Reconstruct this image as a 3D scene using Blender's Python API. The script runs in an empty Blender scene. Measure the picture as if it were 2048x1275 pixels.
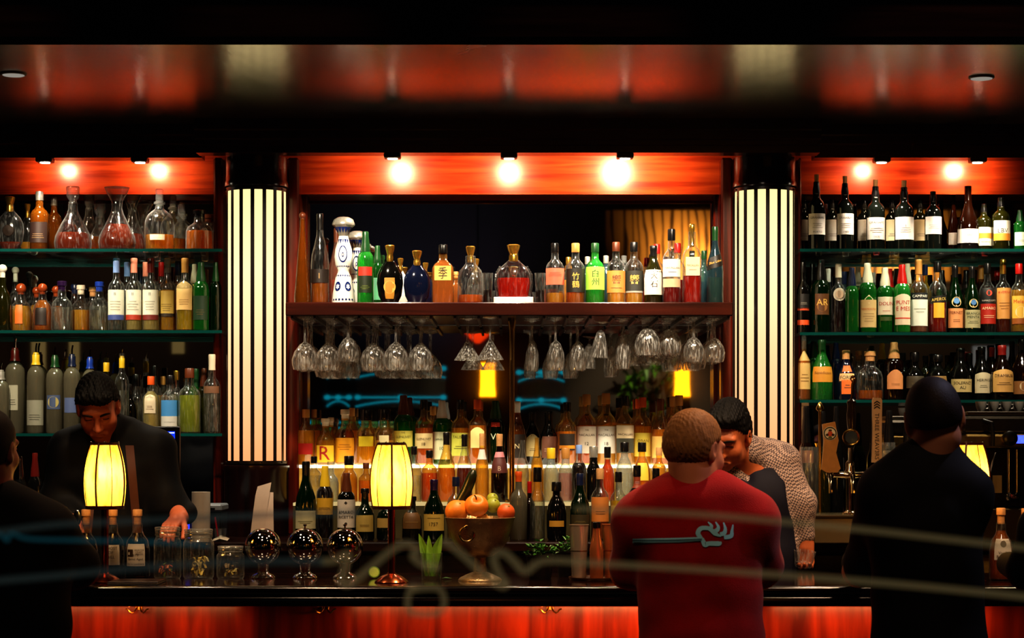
import bpy, bmesh, math, random
import numpy as np
from mathutils import Vector, Matrix, Quaternion
from mathutils.bvhtree import BVHTree
random.seed(7)
F = 4224.0; CX = 1024.0; HY = 880.0; ZC = 1.55      # focal length in pixels, horizon row, eye height
SC = bpy.context.scene
COL = SC.collection
PI = math.pi

def W(px, py, D):
    return Vector(((px - CX) * D / F, D, ZC + (HY - py) * D / F))
def PX(n, D):                     # n pixels at depth D in metres
    return n * D / F
def hexc(h):
    h = h.lstrip('#') or '444444'; o = []
    if len(h) == 3: h = ''.join(q*2 for q in h)
    for i in (0, 2, 4):
        v = int(h[i:i+2], 16) / 255
        o.append(v / 12.92 if v <= .04045 else ((v + .055) / 1.055) ** 2.4)
    return (o[0], o[1], o[2], 1)

# ------------------------------------------------------------------ materials
MC = {}
def nodes(name):
    m = bpy.data.materials.new(name); m.use_nodes = True
    nt = m.node_tree; nt.nodes.clear()
    out = nt.nodes.new('ShaderNodeOutputMaterial')
    return m, nt, out
def N(nt, t, **kw):
    n = nt.nodes.new('ShaderNode' + t)
    for k, v in kw.items():
        if k in n.inputs: n.inputs[k].default_value = v
        else: setattr(n, k, v)
    return n
def pbr(col, rough=.5, metal=0., noise=0., nscale=30., spec=.5, sheen=0., bump=0., bscale=200.):
    """Principled material with a little procedural colour variation."""
    key = ('p', col, rough, metal, noise, nscale, spec, sheen, bump, bscale)
    if key in MC: return MC[key]
    m, nt, out = nodes('surface'); c = hexc(col)
    b = N(nt, 'BsdfPrincipled', Roughness=rough, Metallic=metal)
    b.inputs['Specular IOR Level'].default_value = spec
    b.inputs['Sheen Weight'].default_value = sheen
    tc = N(nt, 'TexCoord'); nz = N(nt, 'TexNoise', Scale=nscale, Detail=3.)
    nt.links.new(tc.outputs['Object'], nz.inputs['Vector'])
    mx = N(nt, 'Mix', data_type='RGBA')
    k = 1 - noise
    mx.inputs[6].default_value = (c[0]*k, c[1]*k, c[2]*k, 1); mx.inputs[7].default_value = (min(1, c[0]*(1+noise)), min(1, c[1]*(1+noise)), min(1, c[2]*(1+noise)), 1)
    nt.links.new(nz.outputs['Fac'], mx.inputs[0]); nt.links.new(mx.outputs[2], b.inputs['Base Color'])
    if bump:
        n2 = N(nt, 'TexNoise', Scale=bscale, Detail=2.); bp = N(nt, 'Bump', Strength=bump, Distance=.002)
        nt.links.new(tc.outputs['Object'], n2.inputs['Vector']); nt.links.new(n2.outputs['Fac'], bp.inputs['Height']); nt.links.new(bp.outputs[0], b.inputs['Normal'])
    nt.links.new(b.outputs[0], out.inputs[0]); MC[key] = m
    return m
def glass(col, dif=.1, ior=1.5, rough=.05, edge=.6, rim=.0, streak=0., glint_haze=0.):
    """Thin coloured glass: tinted see-through body, denser at grazing angles, refracted rim light and glints painted as milkiness, Fresnel shine."""
    key = ('g', col, dif, ior, rough, edge, rim, streak, glint_haze)
    if key in MC: return MC[key]
    m, nt, out = nodes('glass'); c = hexc(col); L = nt.links.new
    lw = N(nt, 'LayerWeight', Blend=.45)
    mx = N(nt, 'Mix', data_type='RGBA'); mx.inputs[6].default_value = c
    mx.inputs[7].default_value = (c[0]*(1-edge)*c[0]**.5, c[1]*(1-edge)*c[1]**.5, c[2]*(1-edge)*c[2]**.5, 1)
    L(lw.outputs['Facing'], mx.inputs[0])
    tr = N(nt, 'BsdfTransparent'); L(mx.outputs[2], tr.inputs[0])
    d1 = N(nt, 'BsdfDiffuse', Color=c); d2 = N(nt, 'BsdfTranslucent', Color=c); dd = N(nt, 'MixShader', Fac=.5)
    L(d1.outputs[0], dd.inputs[1]); L(d2.outputs[0], dd.inputs[2])
    bd = N(nt, 'MixShader', Fac=dif); L(tr.outputs[0], bd.inputs[1]); L(dd.outputs[0], bd.inputs[2])
    if rim:  # milky edge painted in for light refracted at the rim
        pw = N(nt, 'Math', operation='POWER'); pw.inputs[1].default_value = 5.; ml = N(nt, 'Math', operation='MULTIPLY_ADD'); ml.inputs[1].default_value = rim; ml.inputs[2].default_value = dif
        l2 = N(nt, 'LayerWeight', Blend=.5); L(l2.outputs['Facing'], pw.inputs[0]); L(pw.outputs[0], ml.inputs[0]); L(ml.outputs[0], bd.inputs[0])
    fr = N(nt, 'Fresnel', IOR=ior); gl = N(nt, 'BsdfGlossy', Roughness=rough)
    ge = N(nt, 'NewGeometry'); mm = N(nt, 'Mix', data_type='FLOAT'); mm.inputs[2].default_value = ior; mm.inputs[3].default_value = 1/ior   # same reflectance from both sides of a thin wall
    L(ge.outputs['Backfacing'], mm.inputs[0]); L(mm.outputs[0], fr.inputs['IOR'])
    if streak:
        tc = N(nt, 'TexCoord'); mp = N(nt, 'Mapping'); mp.inputs['Scale'].default_value = (90, 90, 14); nz = N(nt, 'TexNoise', Scale=1., Detail=1.5); bp = N(nt, 'Bump', Strength=streak, Distance=.004)
        L(tc.outputs['Object'], mp.inputs[0]); L(mp.outputs[0], nz.inputs['Vector']); L(nz.outputs['Fac'], bp.inputs['Height']); L(bp.outputs[0], gl.inputs['Normal']); L(bp.outputs[0], d1.inputs['Normal'])
    if glint_haze:  # milky streaks painted in for refracted glints
        r2 = N(nt, 'MapRange'); r2.inputs[1].default_value = .52; r2.inputs[2].default_value = .72; r2.inputs[4].default_value = glint_haze
        t2 = N(nt, 'TexCoord'); m2 = N(nt, 'Mapping'); m2.inputs['Scale'].default_value = (150, 150, 22); n2 = N(nt, 'TexNoise', Scale=1., Detail=2.)
        L(t2.outputs['Object'], m2.inputs[0]); L(m2.outputs[0], n2.inputs['Vector']); L(n2.outputs['Fac'], r2.inputs[0])
        a2 = N(nt, 'Math', operation='ADD'); L(r2.outputs[0], a2.inputs[0])
        if rim: L(ml.outputs[0], a2.inputs[1])
        else: a2.inputs[1].default_value = dif
        L(a2.outputs[0], bd.inputs[0])
    fin = N(nt, 'MixShader'); L(fr.outputs[0], fin.inputs[0]); L(bd.outputs[0], fin.inputs[1]); L(gl.outputs[0], fin.inputs[2])
    L(fin.outputs[0], out.inputs[0]); MC[key] = m
    return m
def crystal(rough=.0, tint='#ffffff'):
    key = ('cr', rough, tint)
    if key in MC: return MC[key]
    m, nt, out = nodes('crystal'); g = N(nt, 'BsdfGlass', Roughness=rough, IOR=1.5, Color=hexc(tint))
    nt.links.new(g.outputs[0], out.inputs[0]); MC[key] = m
    return m
def glow(col, e, noise=0., nscale=20.):
    key = ('e', col, e, noise, nscale)
    if key in MC: return MC[key]
    m, nt, out = nodes('glow'); em = N(nt, 'Emission', Color=hexc(col), Strength=e)
    if noise:
        tc = N(nt, 'TexCoord'); nz = N(nt, 'TexNoise', Scale=nscale, Detail=4.)
        mr = N(nt, 'MapRange'); mr.inputs[3].default_value = e*(1-noise); mr.inputs[4].default_value = e*(1+noise)
        nt.links.new(tc.outputs['Object'], nz.inputs['Vector']); nt.links.new(nz.outputs['Fac'], mr.inputs[0]); nt.links.new(mr.outputs[0], em.inputs[1])
    nt.links.new(em.outputs[0], out.inputs[0]); MC[key] = m
    return m
def wood(dark, light, scale=(1., 8., 8.), rough=.25, detail=6., spec=.5, bump=0., ramp=(.35, .7), coat=0.):
    key = ('w', dark, light, scale, rough, detail, spec, bump, ramp, coat)
    if key in MC: return MC[key]
    m, nt, out = nodes('wood'); b = N(nt, 'BsdfPrincipled', Roughness=rough); b.inputs['Specular IOR Level'].default_value = spec
    b.inputs['Coat Weight'].default_value = coat; b.inputs['Coat Roughness'].default_value = .08
    tc = N(nt, 'TexCoord'); mp = N(nt, 'Mapping'); mp.inputs['Scale'].default_value = scale
    nz = N(nt, 'TexNoise', Scale=3., Detail=detail, Distortion=.6); cr = N(nt, 'ValToRGB')
    cr.color_ramp.elements[0].position = ramp[0]; cr.color_ramp.elements[0].color = hexc(dark)
    cr.color_ramp.elements[1].position = ramp[1]; cr.color_ramp.elements[1].color = hexc(light)
    L = nt.links.new
    L(tc.outputs['Object'], mp.inputs[0]); L(mp.outputs[0], nz.inputs['Vector']); L(nz.outputs['Fac'], cr.inputs[0]); L(cr.outputs[0], b.inputs['Base Color'])
    if bump:
        bp = N(nt, 'Bump', Strength=bump, Distance=.01); L(nz.outputs['Fac'], bp.inputs['Height']); L(bp.outputs[0], b.inputs['Normal'])
    L(b.outputs[0], out.inputs[0]); MC[key] = m
    return m

# ------------------------------------------------------------------ mesh building
class MB:
    def __init__(s): s.v = []; s.f = []; s.m = []
    def add(s, vs, fs, mi=0, M=None):
        o = len(s.v)
        s.v += [tuple(M @ Vector(p)) for p in vs] if M is not None else [tuple(p) for p in vs]
        for f in fs: s.f.append([i + o for i in f]); s.m.append(mi)
        return s
    def box(s, x0, x1, y0, y1, z0, z1, mi=0, bv=0., M=None):
        b = min(bv, (x1-x0)/2.01, (y1-y0)/2.01, (z1-z0)/2.01)
        if b <= 0:
            vs = [(x, y, z) for x in (x0, x1) for y in (y0, y1) for z in (z0, z1)]
            fs = [(0,1,3,2),(4,6,7,5),(0,4,5,1),(2,3,7,6),(0,2,6,4),(1,5,7,3)]
            return s.add(vs, fs, mi, M)
        vs = []; idx = {}
        for sx in (0,1):
            for sy in (0,1):
                for sz in (0,1):
                    X = (x0, x1)[sx]; Y = (y0, y1)[sy]; Z = (z0, z1)[sz]
                    dx = b if sx == 0 else -b; dy = b if sy == 0 else -b; dz = b if sz == 0 else -b
                    for a, p in enumerate(((X, Y+dy, Z+dz), (X+dx, Y, Z+dz), (X+dx, Y+dy, Z))):
                        idx[(sx,sy,sz,a)] = len(vs); vs.append(p)
        fs = []
        for k in (0,1):
            fs.append([idx[(k,0,0,0)], idx[(k,0,1,0)], idx[(k,1,1,0)], idx[(k,1,0,0)]])
            fs.append([idx[(0,k,0,1)], idx[(0,k,1,1)], idx[(1,k,1,1)], idx[(1,k,0,1)]])
            fs.append([idx[(0,0,k,2)], idx[(0,1,k,2)], idx[(1,1,k,2)], idx[(1,0,k,2)]])
            for j in (0,1):
                fs.append([idx[(0,k,j,1)], idx[(1,k,j,1)], idx[(1,k,j,2)], idx[(0,k,j,2)]])
                fs.append([idx[(k,0,j,0)], idx[(k,1,j,0)], idx[(k,1,j,2)], idx[(k,0,j,2)]])
                fs.append([idx[(k,j,0,0)], idx[(k,j,1,0)], idx[(k,j,1,1)], idx[(k,j,0,1)]])
                for i in (0,1): fs.append([idx[(k,j,i,0)], idx[(k,j,i,1)], idx[(k,j,i,2)]])
        return s.add(vs, fs, mi, M)
    def lathe(s, prof, seg=20, mi=0, c=(0,0,0), sq=0., dy=1., ribs=0, M=None, closed=True):
        """prof: (radius, z) pairs bottom to top. sq>0 squares the section, dy squashes depth, ribs flutes it."""
        vs = []; fs = []
        n = len(prof)
        for r, z in prof:
            for k in range(seg):
                a = 2*PI*(k+.5)/seg; ca, sa = math.cos(a), math.sin(a); q = r
                if sq: q = r * (1/((abs(ca)**sq + abs(sa)**sq) ** (1/sq)))
                if ribs: q = r * (1 + .035*math.cos(ribs*a))
                vs.append((c[0]+q*ca, c[1]+q*sa*dy, c[2]+z))
        for i in range(n-1):
            for k in range(seg):
                fs.append([i*seg+k, i*seg+(k+1)%seg, (i+1)*seg+(k+1)%seg, (i+1)*seg+k])
        if closed:
            if prof[0][0] > 1e-5: fs.append(list(range(seg))[::-1])
            if prof[-1][0] > 1e-5: fs.append([(n-1)*seg+k for k in range(seg)])
        return s.add(vs, fs, mi, M)
    def tube(s, pts, r, seg=8, mi=0, taper=None, cyc=False):
        pts = [Vector(p) for p in pts]; vs = []; fs = []; n = len(pts); up = None
        for i, p in enumerate(pts):
            if cyc: t = pts[(i+1) % n] - pts[i-1]
            else: t = pts[min(i+1, n-1)] - pts[max(i-1, 0)]
            t.normalize()
            if up is None: up = t.orthogonal().normalized()
            else:
                up = up - t*up.dot(t)
                up = up.normalized() if up.length > 1e-6 else t.orthogonal().normalized()
            w = t.cross(up); rr = r if taper is None else r*taper[i]
            for k in range(seg):
                a = 2*PI*k/seg; vs.append(p + (up*math.cos(a) + w*math.sin(a))*rr)
        for i in range(n if cyc else n-1):
            j = (i+1) % n
            for k in range(seg): fs.append([i*seg+k, i*seg+(k+1)%seg, j*seg+(k+1)%seg, j*seg+k])
        if not cyc: fs += [list(range(seg))[::-1], [(n-1)*seg+k for k in range(seg)]]
        return s.add(vs, fs, mi)
    def ball(s, c, r, mi=0, seg=16, rings=10, sc=(1,1,1), M=None):
        pr = [(r*math.sin(PI*i/rings), -r*math.cos(PI*i/rings)) for i in range(rings+1)]
        pr[0] = (1e-6, -r); pr[-1] = (1e-6, r)
        T = Matrix.Translation(Vector(c)) @ Matrix.Diagonal((sc[0], sc[1], sc[2], 1))
        return s.lathe(pr, seg, mi, M=(M @ T) if M is not None else T)
    def prism(s, poly, y0, y1, mi=0, M=None):
        """poly in the x-z plane, extruded in y."""
        n = len(poly); vs = [(x, y0, z) for x, z in poly] + [(x, y1, z) for x, z in poly]
        fs = [list(range(n)), [n+i for i in range(n)][::-1]] + [[i, i+n, (i+1) % n + n, (i+1) % n] for i in range(n)]
        return s.add(vs, fs, mi, M)
    def extr(s, poly, x0, x1, mi=0):
        """poly in the y-z plane, extruded along x (mouldings)."""
        n = len(poly); vs = [(x0, y, z) for y, z in poly] + [(x1, y, z) for y, z in poly]
        fs = [list(range(n))[::-1], [n+i for i in range(n)]] + [[i, (i+1) % n, (i+1) % n + n, i+n] for i in range(n)]
        return s.add(vs, fs, mi)
    def build(s, name, mats, parent=None, smooth=True, ang=35, loc=None):
        me = bpy.data.meshes.new(name); me.from_pydata(s.v, [], s.f)
        for m in (mats if isinstance(mats, (list, tuple)) else [mats]): me.materials.append(m)
        me.polygons.foreach_set('material_index', s.m)
        if smooth:
            me.polygons.foreach_set('use_smooth', [True]*len(s.f)); me.set_sharp_from_angle(angle=math.radians(ang))
        me.update()
        o = bpy.data.objects.new(name, me); COL.objects.link(o)
        if parent is not None: o.parent = parent
        if loc is not None: o.location = loc
        return o

def tag(o, label=None, cat=None, group=None, kind=None):
    if label: o['label'] = label
    if cat: o['category'] = cat
    if group: o['group'] = group
    if kind: o['kind'] = kind
    return o
def empty(name, loc, label=None, cat=None, group=None, kind=None):
    o = bpy.data.objects.new(name, None); o.empty_display_size = .05; o.location = loc; COL.objects.link(o)
    return tag(o, label, cat, group, kind)
def struct(o): o['kind'] = 'structure'; return o
def copy_tree(o, parent=None, loc=None):
    c = o.copy(); COL.objects.link(c)
    if parent is not None: c.parent = parent
    if loc is not None: c.location = loc
    for ch in list(o.children): copy_tree(ch, c)
    return c
ORD = ('first second third fourth fifth sixth seventh eighth ninth tenth eleventh twelfth thirteenth fourteenth fifteenth sixteenth '
       'seventeenth eighteenth nineteenth twentieth').split() + ['twenty-'+w for w in 'first second third fourth fifth sixth seventh eighth ninth'.split()]

# ------------------------------------------------------------------ lettering as mesh
TC = {}
def text2d(s):
    if s in TC: return TC[s]
    cu = bpy.data.curves.new('lettering', 'FONT'); cu.body = s; cu.resolution_u = 2; cu.align_x = 'CENTER'; cu.size = 1.
    ob = bpy.data.objects.new('lettering', cu); COL.objects.link(ob)
    bpy.context.view_layer.update()
    me = bpy.data.meshes.new_from_object(ob.evaluated_get(bpy.context.evaluated_depsgraph_get()))
    vs = [(v.co.x, v.co.y) for v in me.vertices]; fs = [list(p.vertices) for p in me.polygons]
    bpy.data.objects.remove(ob); bpy.data.curves.remove(cu); bpy.data.meshes.remove(me)
    if not vs: TC[s] = ([], [], 1, 1); return TC[s]
    x0 = min(v[0] for v in vs); x1 = max(v[0] for v in vs); y0 = min(v[1] for v in vs); y1 = max(v[1] for v in vs)
    vs = [(v[0]-(x0+x1)/2, v[1]-(y0+y1)/2) for v in vs]
    TC[s] = (vs, fs, max(x1-x0, 1e-3), max(y1-y0, 1e-3)); return TC[s]
def put_text(mb, s, mapf, u, v, w, h, mi, rot=0.):
    """Fit the lettering s into a w x h box centred at (u, v) of a surface mapf(u, v) -> point."""
    vs, fs, tw, th = text2d(s)
    if not vs: return
    k = min(w/tw, h/th); c, sn = math.cos(rot), math.sin(rot)
    mb.add([mapf(u + (x*c - y*sn)*k, v + (x*sn + y*c)*k) for x, y in vs], fs, mi)
def patch(mb, mapf, u0, u1, v0, v1, mi=0, nu=10, nv=1, arch=0.):
    vs = []; fs = []
    for j in range(nv+1):
        for i in range(nu+1):
            a = i/nu; t = v0 + (v1-v0)*j/nv
            if arch and j == nv: t += arch*math.sin(PI*a)
            vs.append(mapf(u0 + (u1-u0)*a, t))
    for j in range(nv):
        for i in range(nu):
            k = j*(nu+1)+i; fs.append([k, k+1, k+nu+2, k+nu+1])
    mb.add(vs, fs, mi)
def disc(mb, mapf, u, v, ru, rv, mi, n=16, inner=0.):
    vs = [mapf(u+ru*math.cos(2*PI*k/n), v+rv*math.sin(2*PI*k/n)) for k in range(n)]
    if not inner: mb.add(vs, [list(range(n))], mi); return
    vs += [mapf(u+ru*inner*math.cos(2*PI*k/n), v+rv*inner*math.sin(2*PI*k/n)) for k in range(n)]
    mb.add(vs, [[k, (k+1) % n, (k+1) % n + n, k+n] for k in range(n)], mi)
# ================================================================== setting
M_MAHOG = wood('#3a0d05', '#8a2a10', (.6, 6, 9), .22, coat=.3)
M_MAHOGV = wood('#3a0d05', '#7d240e', (9, 6, .6), .22, coat=.3)
M_FRIEZE = wood('#7a1c08', '#b5431a', (.8, 5, 12), .28)
M_DARK = wood('#0c0504', '#1d0a08', (.6, 6, 8), .3)
M_DARKV = wood('#120606', '#260d0c', (8, 6, .6), .22)
M_BLACK = pbr('#0a0909', .35)
D_MIR = 9.15
def zz(py, D): return ZC + (HY - py) * D / F
def xx(px, D): return (px - CX) * D / F

# shell of the room
m = MB().box(-4.6, 4.6, -1.2, 9.6, -.05, 0); struct(m.build('floor', wood('#150a06', '#2a140b', (1, 6, 6), .35)))
m = MB().box(-4.6, 4.6, -1.2, 9.6, 4.0, 4.08); struct(m.build('ceiling', pbr('#2a241f', .8)))
m = MB().box(-4.6, 4.6, 9.2, 9.4, 0, 4); struct(m.build('wall_front', M_DARK))
m = MB().box(-4.7, -4.6, -1.2, 9.6, 0, 4); struct(m.build('wall_left', pbr('#4a3524', .7)))
m = MB().box(4.6, 4.7, -1.2, 9.6, 0, 4); struct(m.build('wall_right', pbr('#4a3524', .7)))
m = MB().box(-4.6, 4.6, -1.3, -1.2, 0, 4); struct(m.build('wall_rear', pbr('#30221a', .7)))

# soffit over the bar: glossy panel, fascia beam in front
Zs = zz(240, 8.6)
def soffit_mat():
    m, nt, out = nodes('lacquer'); L = nt.links.new
    b = N(nt, 'BsdfPrincipled', Roughness=.2); b.inputs['Specular IOR Level'].default_value = 1.; b.inputs['Coat Weight'].default_value = 1.; b.inputs['Coat Roughness'].default_value = .2; b.inputs['Coat IOR'].default_value = 1.7
    tc = N(nt, 'TexCoord'); mp = N(nt, 'Mapping'); mp.inputs['Scale'].default_value = (2.2, 1.2, 1); mp.inputs['Rotation'].default_value = (0, 0, .6)
    nz = N(nt, 'TexNoise', Scale=2.5, Detail=6., Distortion=.8); cr = N(nt, 'ValToRGB')
    cr.color_ramp.elements[0].position = .3; cr.color_ramp.elements[0].color = hexc('#1d0e07')
    cr.color_ramp.elements[1].position = .75; cr.color_ramp.elements[1].color = hexc('#4a2c1a')
    L(tc.outputs['Object'], mp.inputs[0]); L(mp.outputs[0], nz.inputs['Vector']); L(nz.outputs['Fac'], cr.inputs[0]); L(cr.outputs[0], b.inputs['Base Color'])
    mr = N(nt, 'MapRange'); mr.inputs[3].default_value = .14; mr.inputs[4].default_value = .32
    L(nz.outputs['Fac'], mr.inputs[0]); L(mr.outputs[0], b.inputs['Roughness'])
    m2 = N(nt, 'Mapping'); m2.inputs['Scale'].default_value = (9, 3, 1); m2.inputs['Rotation'].default_value = (0, 0, .5)
    n2 = N(nt, 'TexNoise', Scale=2., Detail=4.); bp = N(nt, 'Bump', Strength=.25, Distance=.01)
    L(tc.outputs['Object'], m2.inputs[0]); L(m2.outputs[0], n2.inputs['Vector']); L(n2.outputs['Fac'], bp.inputs['Height']); L(bp.outputs[0], b.inputs['Normal'])
    L(b.outputs[0], out.inputs[0]); return m
m = MB().box(-4.6, 4.6, 6.95, 9.2, Zs, Zs+.05); struct(m.build('ceiling_soffit', soffit_mat()))
m = MB()
m.box(-4.6, 4.6, 6.80, 6.94, Zs-.004, Zs+.16); m.box(-4.6, 4.6, 6.74, 6.94, Zs+.16, Zs+.19); m.box(-4.6, 4.6, 6.78, 6.94, Zs+.19, Zs+.3); m.box(-4.6, 4.6, 6.70, 6.94, Zs+.3, 4.0)
struct(m.build('trim_1', wood('#030101', '#080303', (.6, 6, 8), .9, spec=.0)))
# cornice: deep centre section, shallower wings
Zc = zz(305, 8.6)
def cornice(x0, x1, D, zb):
    m = MB()
    m.extr([(9.2, zb+.09), (D+.13, zb+.09), (D+.13, zb), (D+.03, zb), (D+.03, zb+.028), (D+.02, zb+.03), (D+.02, zb+.05), (D, zb+.055), (D, zb+.085), (D-.015, zb+.09), (D-.015, Zs), (9.2, Zs)], x0, x1)
    return m
xa, xb = xx(392, 8.6), xx(1640, 8.6)
struct(cornice(xa, xb, 8.57, Zc).build('trim_2', wood('#1c0805', '#33100a', (.6, 6, 8), .25)))
struct(cornice(-4.6, xa, 8.72, zz(315, 8.75)).build('trim_3', wood('#1c0805', '#33100a', (.6, 6, 8), .25)))
struct(cornice(xb, 4.6, 8.72, zz(315, 8.75)).build('trim_4', wood('#1c0805', '#33100a', (.6, 6, 8), .25)))
# friezes
D_FR = 8.98
for i, (a, b) in enumerate(((-700, 470), (560, 1490), (1575, 2750))):
    m = MB().box(xx(a, D_FR), xx(b, D_FR), D_FR, 9.2, zz(383, D_FR), Zc+.14)
    m.box(xx(a, D_FR), xx(b, D_FR), D_FR-.012, D_FR, zz(389, D_FR), zz(382, D_FR))
    struct(m.build('trim_%d' % (5+i), M_FRIEZE))
# mirrors in three bays
def mirror_mat():
    m, nt, out = nodes('mirror'); L = nt.links.new
    b = N(nt, 'BsdfPrincipled', Metallic=1., Roughness=.02)
    tc = N(nt, 'TexCoord'); nz = N(nt, 'TexNoise', Scale=1.5, Detail=3.); cr = N(nt, 'ValToRGB')
    cr.color_ramp.elements[0].color = (.62, .63, .64, 1); cr.color_ramp.elements[1].color = (.75, .76, .77, 1)
    L(tc.outputs['Object'], nz.inputs['Vector']); L(nz.outputs['Fac'], cr.inputs[0]); L(cr.outputs[0], b.inputs['Base Color'])
    L(b.outputs[0], out.inputs[0]); return m
M_MIR = mirror_mat()
for a, b, side, lab in ((-700, 462, 'left', 'dark mirror behind the glass shelves of decanters and vodka'), (617, 1425, 'centre', 'large dark mirror behind the wooden shelf and hanging stemware'), (1580, 2750, 'right', 'dark mirror behind the glass shelves of port and liqueurs')):
    e = empty('bar_mirror', (xx((a+b)/2, D_MIR), D_MIR, 1.158), lab, 'mirror')
    m = MB().box(xx(a, D_MIR)-e.location.x, xx(b, D_MIR)-e.location.x, 0, .03, 0, zz(388, D_MIR)-1.158)
    m.build('mirror_glass', M_MIR, e)
    if side == 'centre':
        f = MB()
        hw = xx(b, D_MIR)-e.location.x; zt = zz(388, D_MIR)-1.158
        f.box(-hw-.055, -hw, -.05, .03, 0, zt+.02, bv=.006); f.box(hw, hw+.055, -.05, .03, 0, zt+.02, bv=.006); f.box(-hw, hw, -.02, .03, zt, zt+.012)
        f.build('mirror_frame', M_MAHOGV, e)

# ------------------------------------------------------------------ lit columns
D_COL = 8.78
def strip_mat():
    m, nt, out = nodes('lightbox'); L = nt.links.new
    em = N(nt, 'Emission', Strength=1.0); tc = N(nt, 'TexCoord'); sp = N(nt, 'SeparateXYZ'); cr = N(nt, 'ValToRGB')
    e = cr.color_ramp.elements
    e[0].position = 0; e[0].color = hexc('#ea9a66'); e[1].position = 1; e[1].color = hexc('#ffe49c')
    k = e.new(.35); k.color = hexc('#f6bc8a'); k = e.new(.7); k.color = hexc('#ffe0ac')
    L(tc.outputs['Generated'], sp.inputs[0]); L(sp.outputs[2], cr.inputs[0]); L(cr.outputs[0], em.inputs[0]); L(em.outputs[0], out.inputs[0]); return m
M_STRIP = strip_mat()
M_COLD = pbr('#1a1210', .3, .3)
for px, lab in ((513, 'glowing round column with cream light strips beside the vodka shelves'), (1529, 'glowing round column with cream light strips beside the port shelves')):
    base = Vector((xx(px, D_COL), D_COL, 1.15))
    e = empty('lit_column', base, lab, 'column')
    R = PX(61, 8.65)
    z = lambda py: zz(py, 8.66) - 1.15
    MB().lathe([(R*1.05, 0), (R*1.07, .02), (R*1.07, z(945)), (R*1.1, z(940)), (R*1.1, z(931)), (R*1.02, z(930))], 40).build('column_base', M_DARKV, e)
    MB().lathe([(R*1.03, z(370)), (R*1.06, z(368)), (R*1.06, z(360)), (R*1.02, z(356)), (R*1.02, z(330)), (R*1.02, Zc-1.15)], 40).build('column_capital', pbr('#1b0f12', .18, .2), e)
    # curved light strips between dark bars
    nb = 16
    bars = MB()
    zt, zb = z(378), z(921)
    for k in range(nb):
        a0 = 2*PI*k/nb + .05
        st = MB(); aw = 2*PI/nb*.68
        vs = []
        for i in range(5):
            a = a0 + aw*i/4
            vs += [(R*.985*math.cos(a), R*.985*math.sin(a), zb), (R*.985*math.cos(a), R*.985*math.sin(a), zt)]
        st.add(vs, [[2*i, 2*i+2, 2*i+3, 2*i+1] for i in range(4)])
        if math.sin(a0+aw/2) < .35: st.build('light_strip', M_STRIP, e)
        b0 = a0+aw; bw = 2*PI/nb-aw
        vs = []
        for i in range(3):
            a = b0 + bw*i/2
            for rr in (.96, 1.005):
                vs += [(R*rr*math.cos(a), R*rr*math.sin(a), zb-.005), (R*rr*math.cos(a), R*rr*math.sin(a), zt+.005)]
        fs = []
        for i in range(2):
            o = 4*i
            fs += [[o+2, o+6, o+7, o+3], [o, o+1, o+5, o+4]]
        fs += [[0, 2, 3, 1], [8, 9, 11, 10]]
        bars.add(vs, fs)
    bars.lathe([(R*.9, zb-.012), (R*1.015, zb-.012), (R*1.015, zb), (R*.97, zb)], 40); bars.lathe([(R*.97, zt), (R*1.015, zt), (R*1.015, zt+.014), (R*.9, zt+.014)], 40)
    for k in range(8):
        a = 2*PI*k/8+.3
        bars.ball((R*1.02*math.cos(a), R*1.02*math.sin(a), zb-.006), .004, seg=6, rings=4)
        bars.ball((R*1.02*math.cos(a), R*1.02*math.sin(a), zt+.007), .004, seg=6, rings=4)
    bars.build('glazing_bars', M_COLD, e)
# mahogany pilasters between columns and mirror
for i, (a, b) in enumerate(((577, 600), (1440, 1463), (430, 449), (1594, 1600))):
    D = 8.95
    m = MB().box(xx(a, D), xx(b, D), 8.9, 9.2, 1.15, Zc+.02, bv=.008)
    struct(m.build('trim_%d' % (8+i), M_MAHOGV))

# ------------------------------------------------------------------ puck lights under the cornice and their beams
LIGHTS = []
def lamp(name, kind, loc, energy, col=(1, .8, .55), target=None, **kw):
    l = bpy.data.lights.new(name, kind); l.energy = energy; l.color = col
    for k, v in kw.items(): setattr(l, k, v)
    o = bpy.data.objects.new(name, l); o.location = loc; COL.objects.link(o)
    if target is not None:
        o.rotation_euler = (Vector(target) - Vector(loc)).to_track_quat('-Z', 'Y').to_euler()
    return o
pucks = [(90, 320, 8.74, 'first', 17), (280, 320, 8.74, 'second', 24), (785, 312, 8.62, 'first', 24), (1018, 312, 8.62, 'second', 24), (1250, 313, 8.62, 'third', 52), (1763, 320, 8.74, 'first', 20), (1955, 322, 8.74, 'second', 28)]
for px, py, D, o_, en in pucks:
    zb = (Zc if D < 8.7 else zz(315, 8.75))
    reg = 'left bay' if px < 450 else ('right bay' if px > 1600 else 'middle bay')
    x = xx(px, D)
    e = empty('puck_spotlight', (x, D, zb), 'small black puck light under the cornice, %s from left in %s' % (o_, reg), 'light', 'puck lights under the cornice')
    m = MB().box(-.034, .034, -.03, .03, -.022, 0, bv=.004); m.build('housing', M_BLACK, e)
    MB().lathe([(.02, -.024), (.02, -.0215)], 16).build('lens', glow('#fff1d8', 40.), e)
    lamp('puck_beam', 'SPOT', (x*.99, D+.1, zb+.0), en*.42, (1, .70, .40), (x*.985, D_FR, zb+.0), spot_size=2.6, spot_blend=.7, shadow_soft_size=.02)
    lamp('puck_down', 'SPOT', (x, D-.02, zb-.03), en*1.25, (1, .86, .66), (x, D+.12, zb-1.2), spot_size=1.9, spot_blend=.8, shadow_soft_size=.03)
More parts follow.
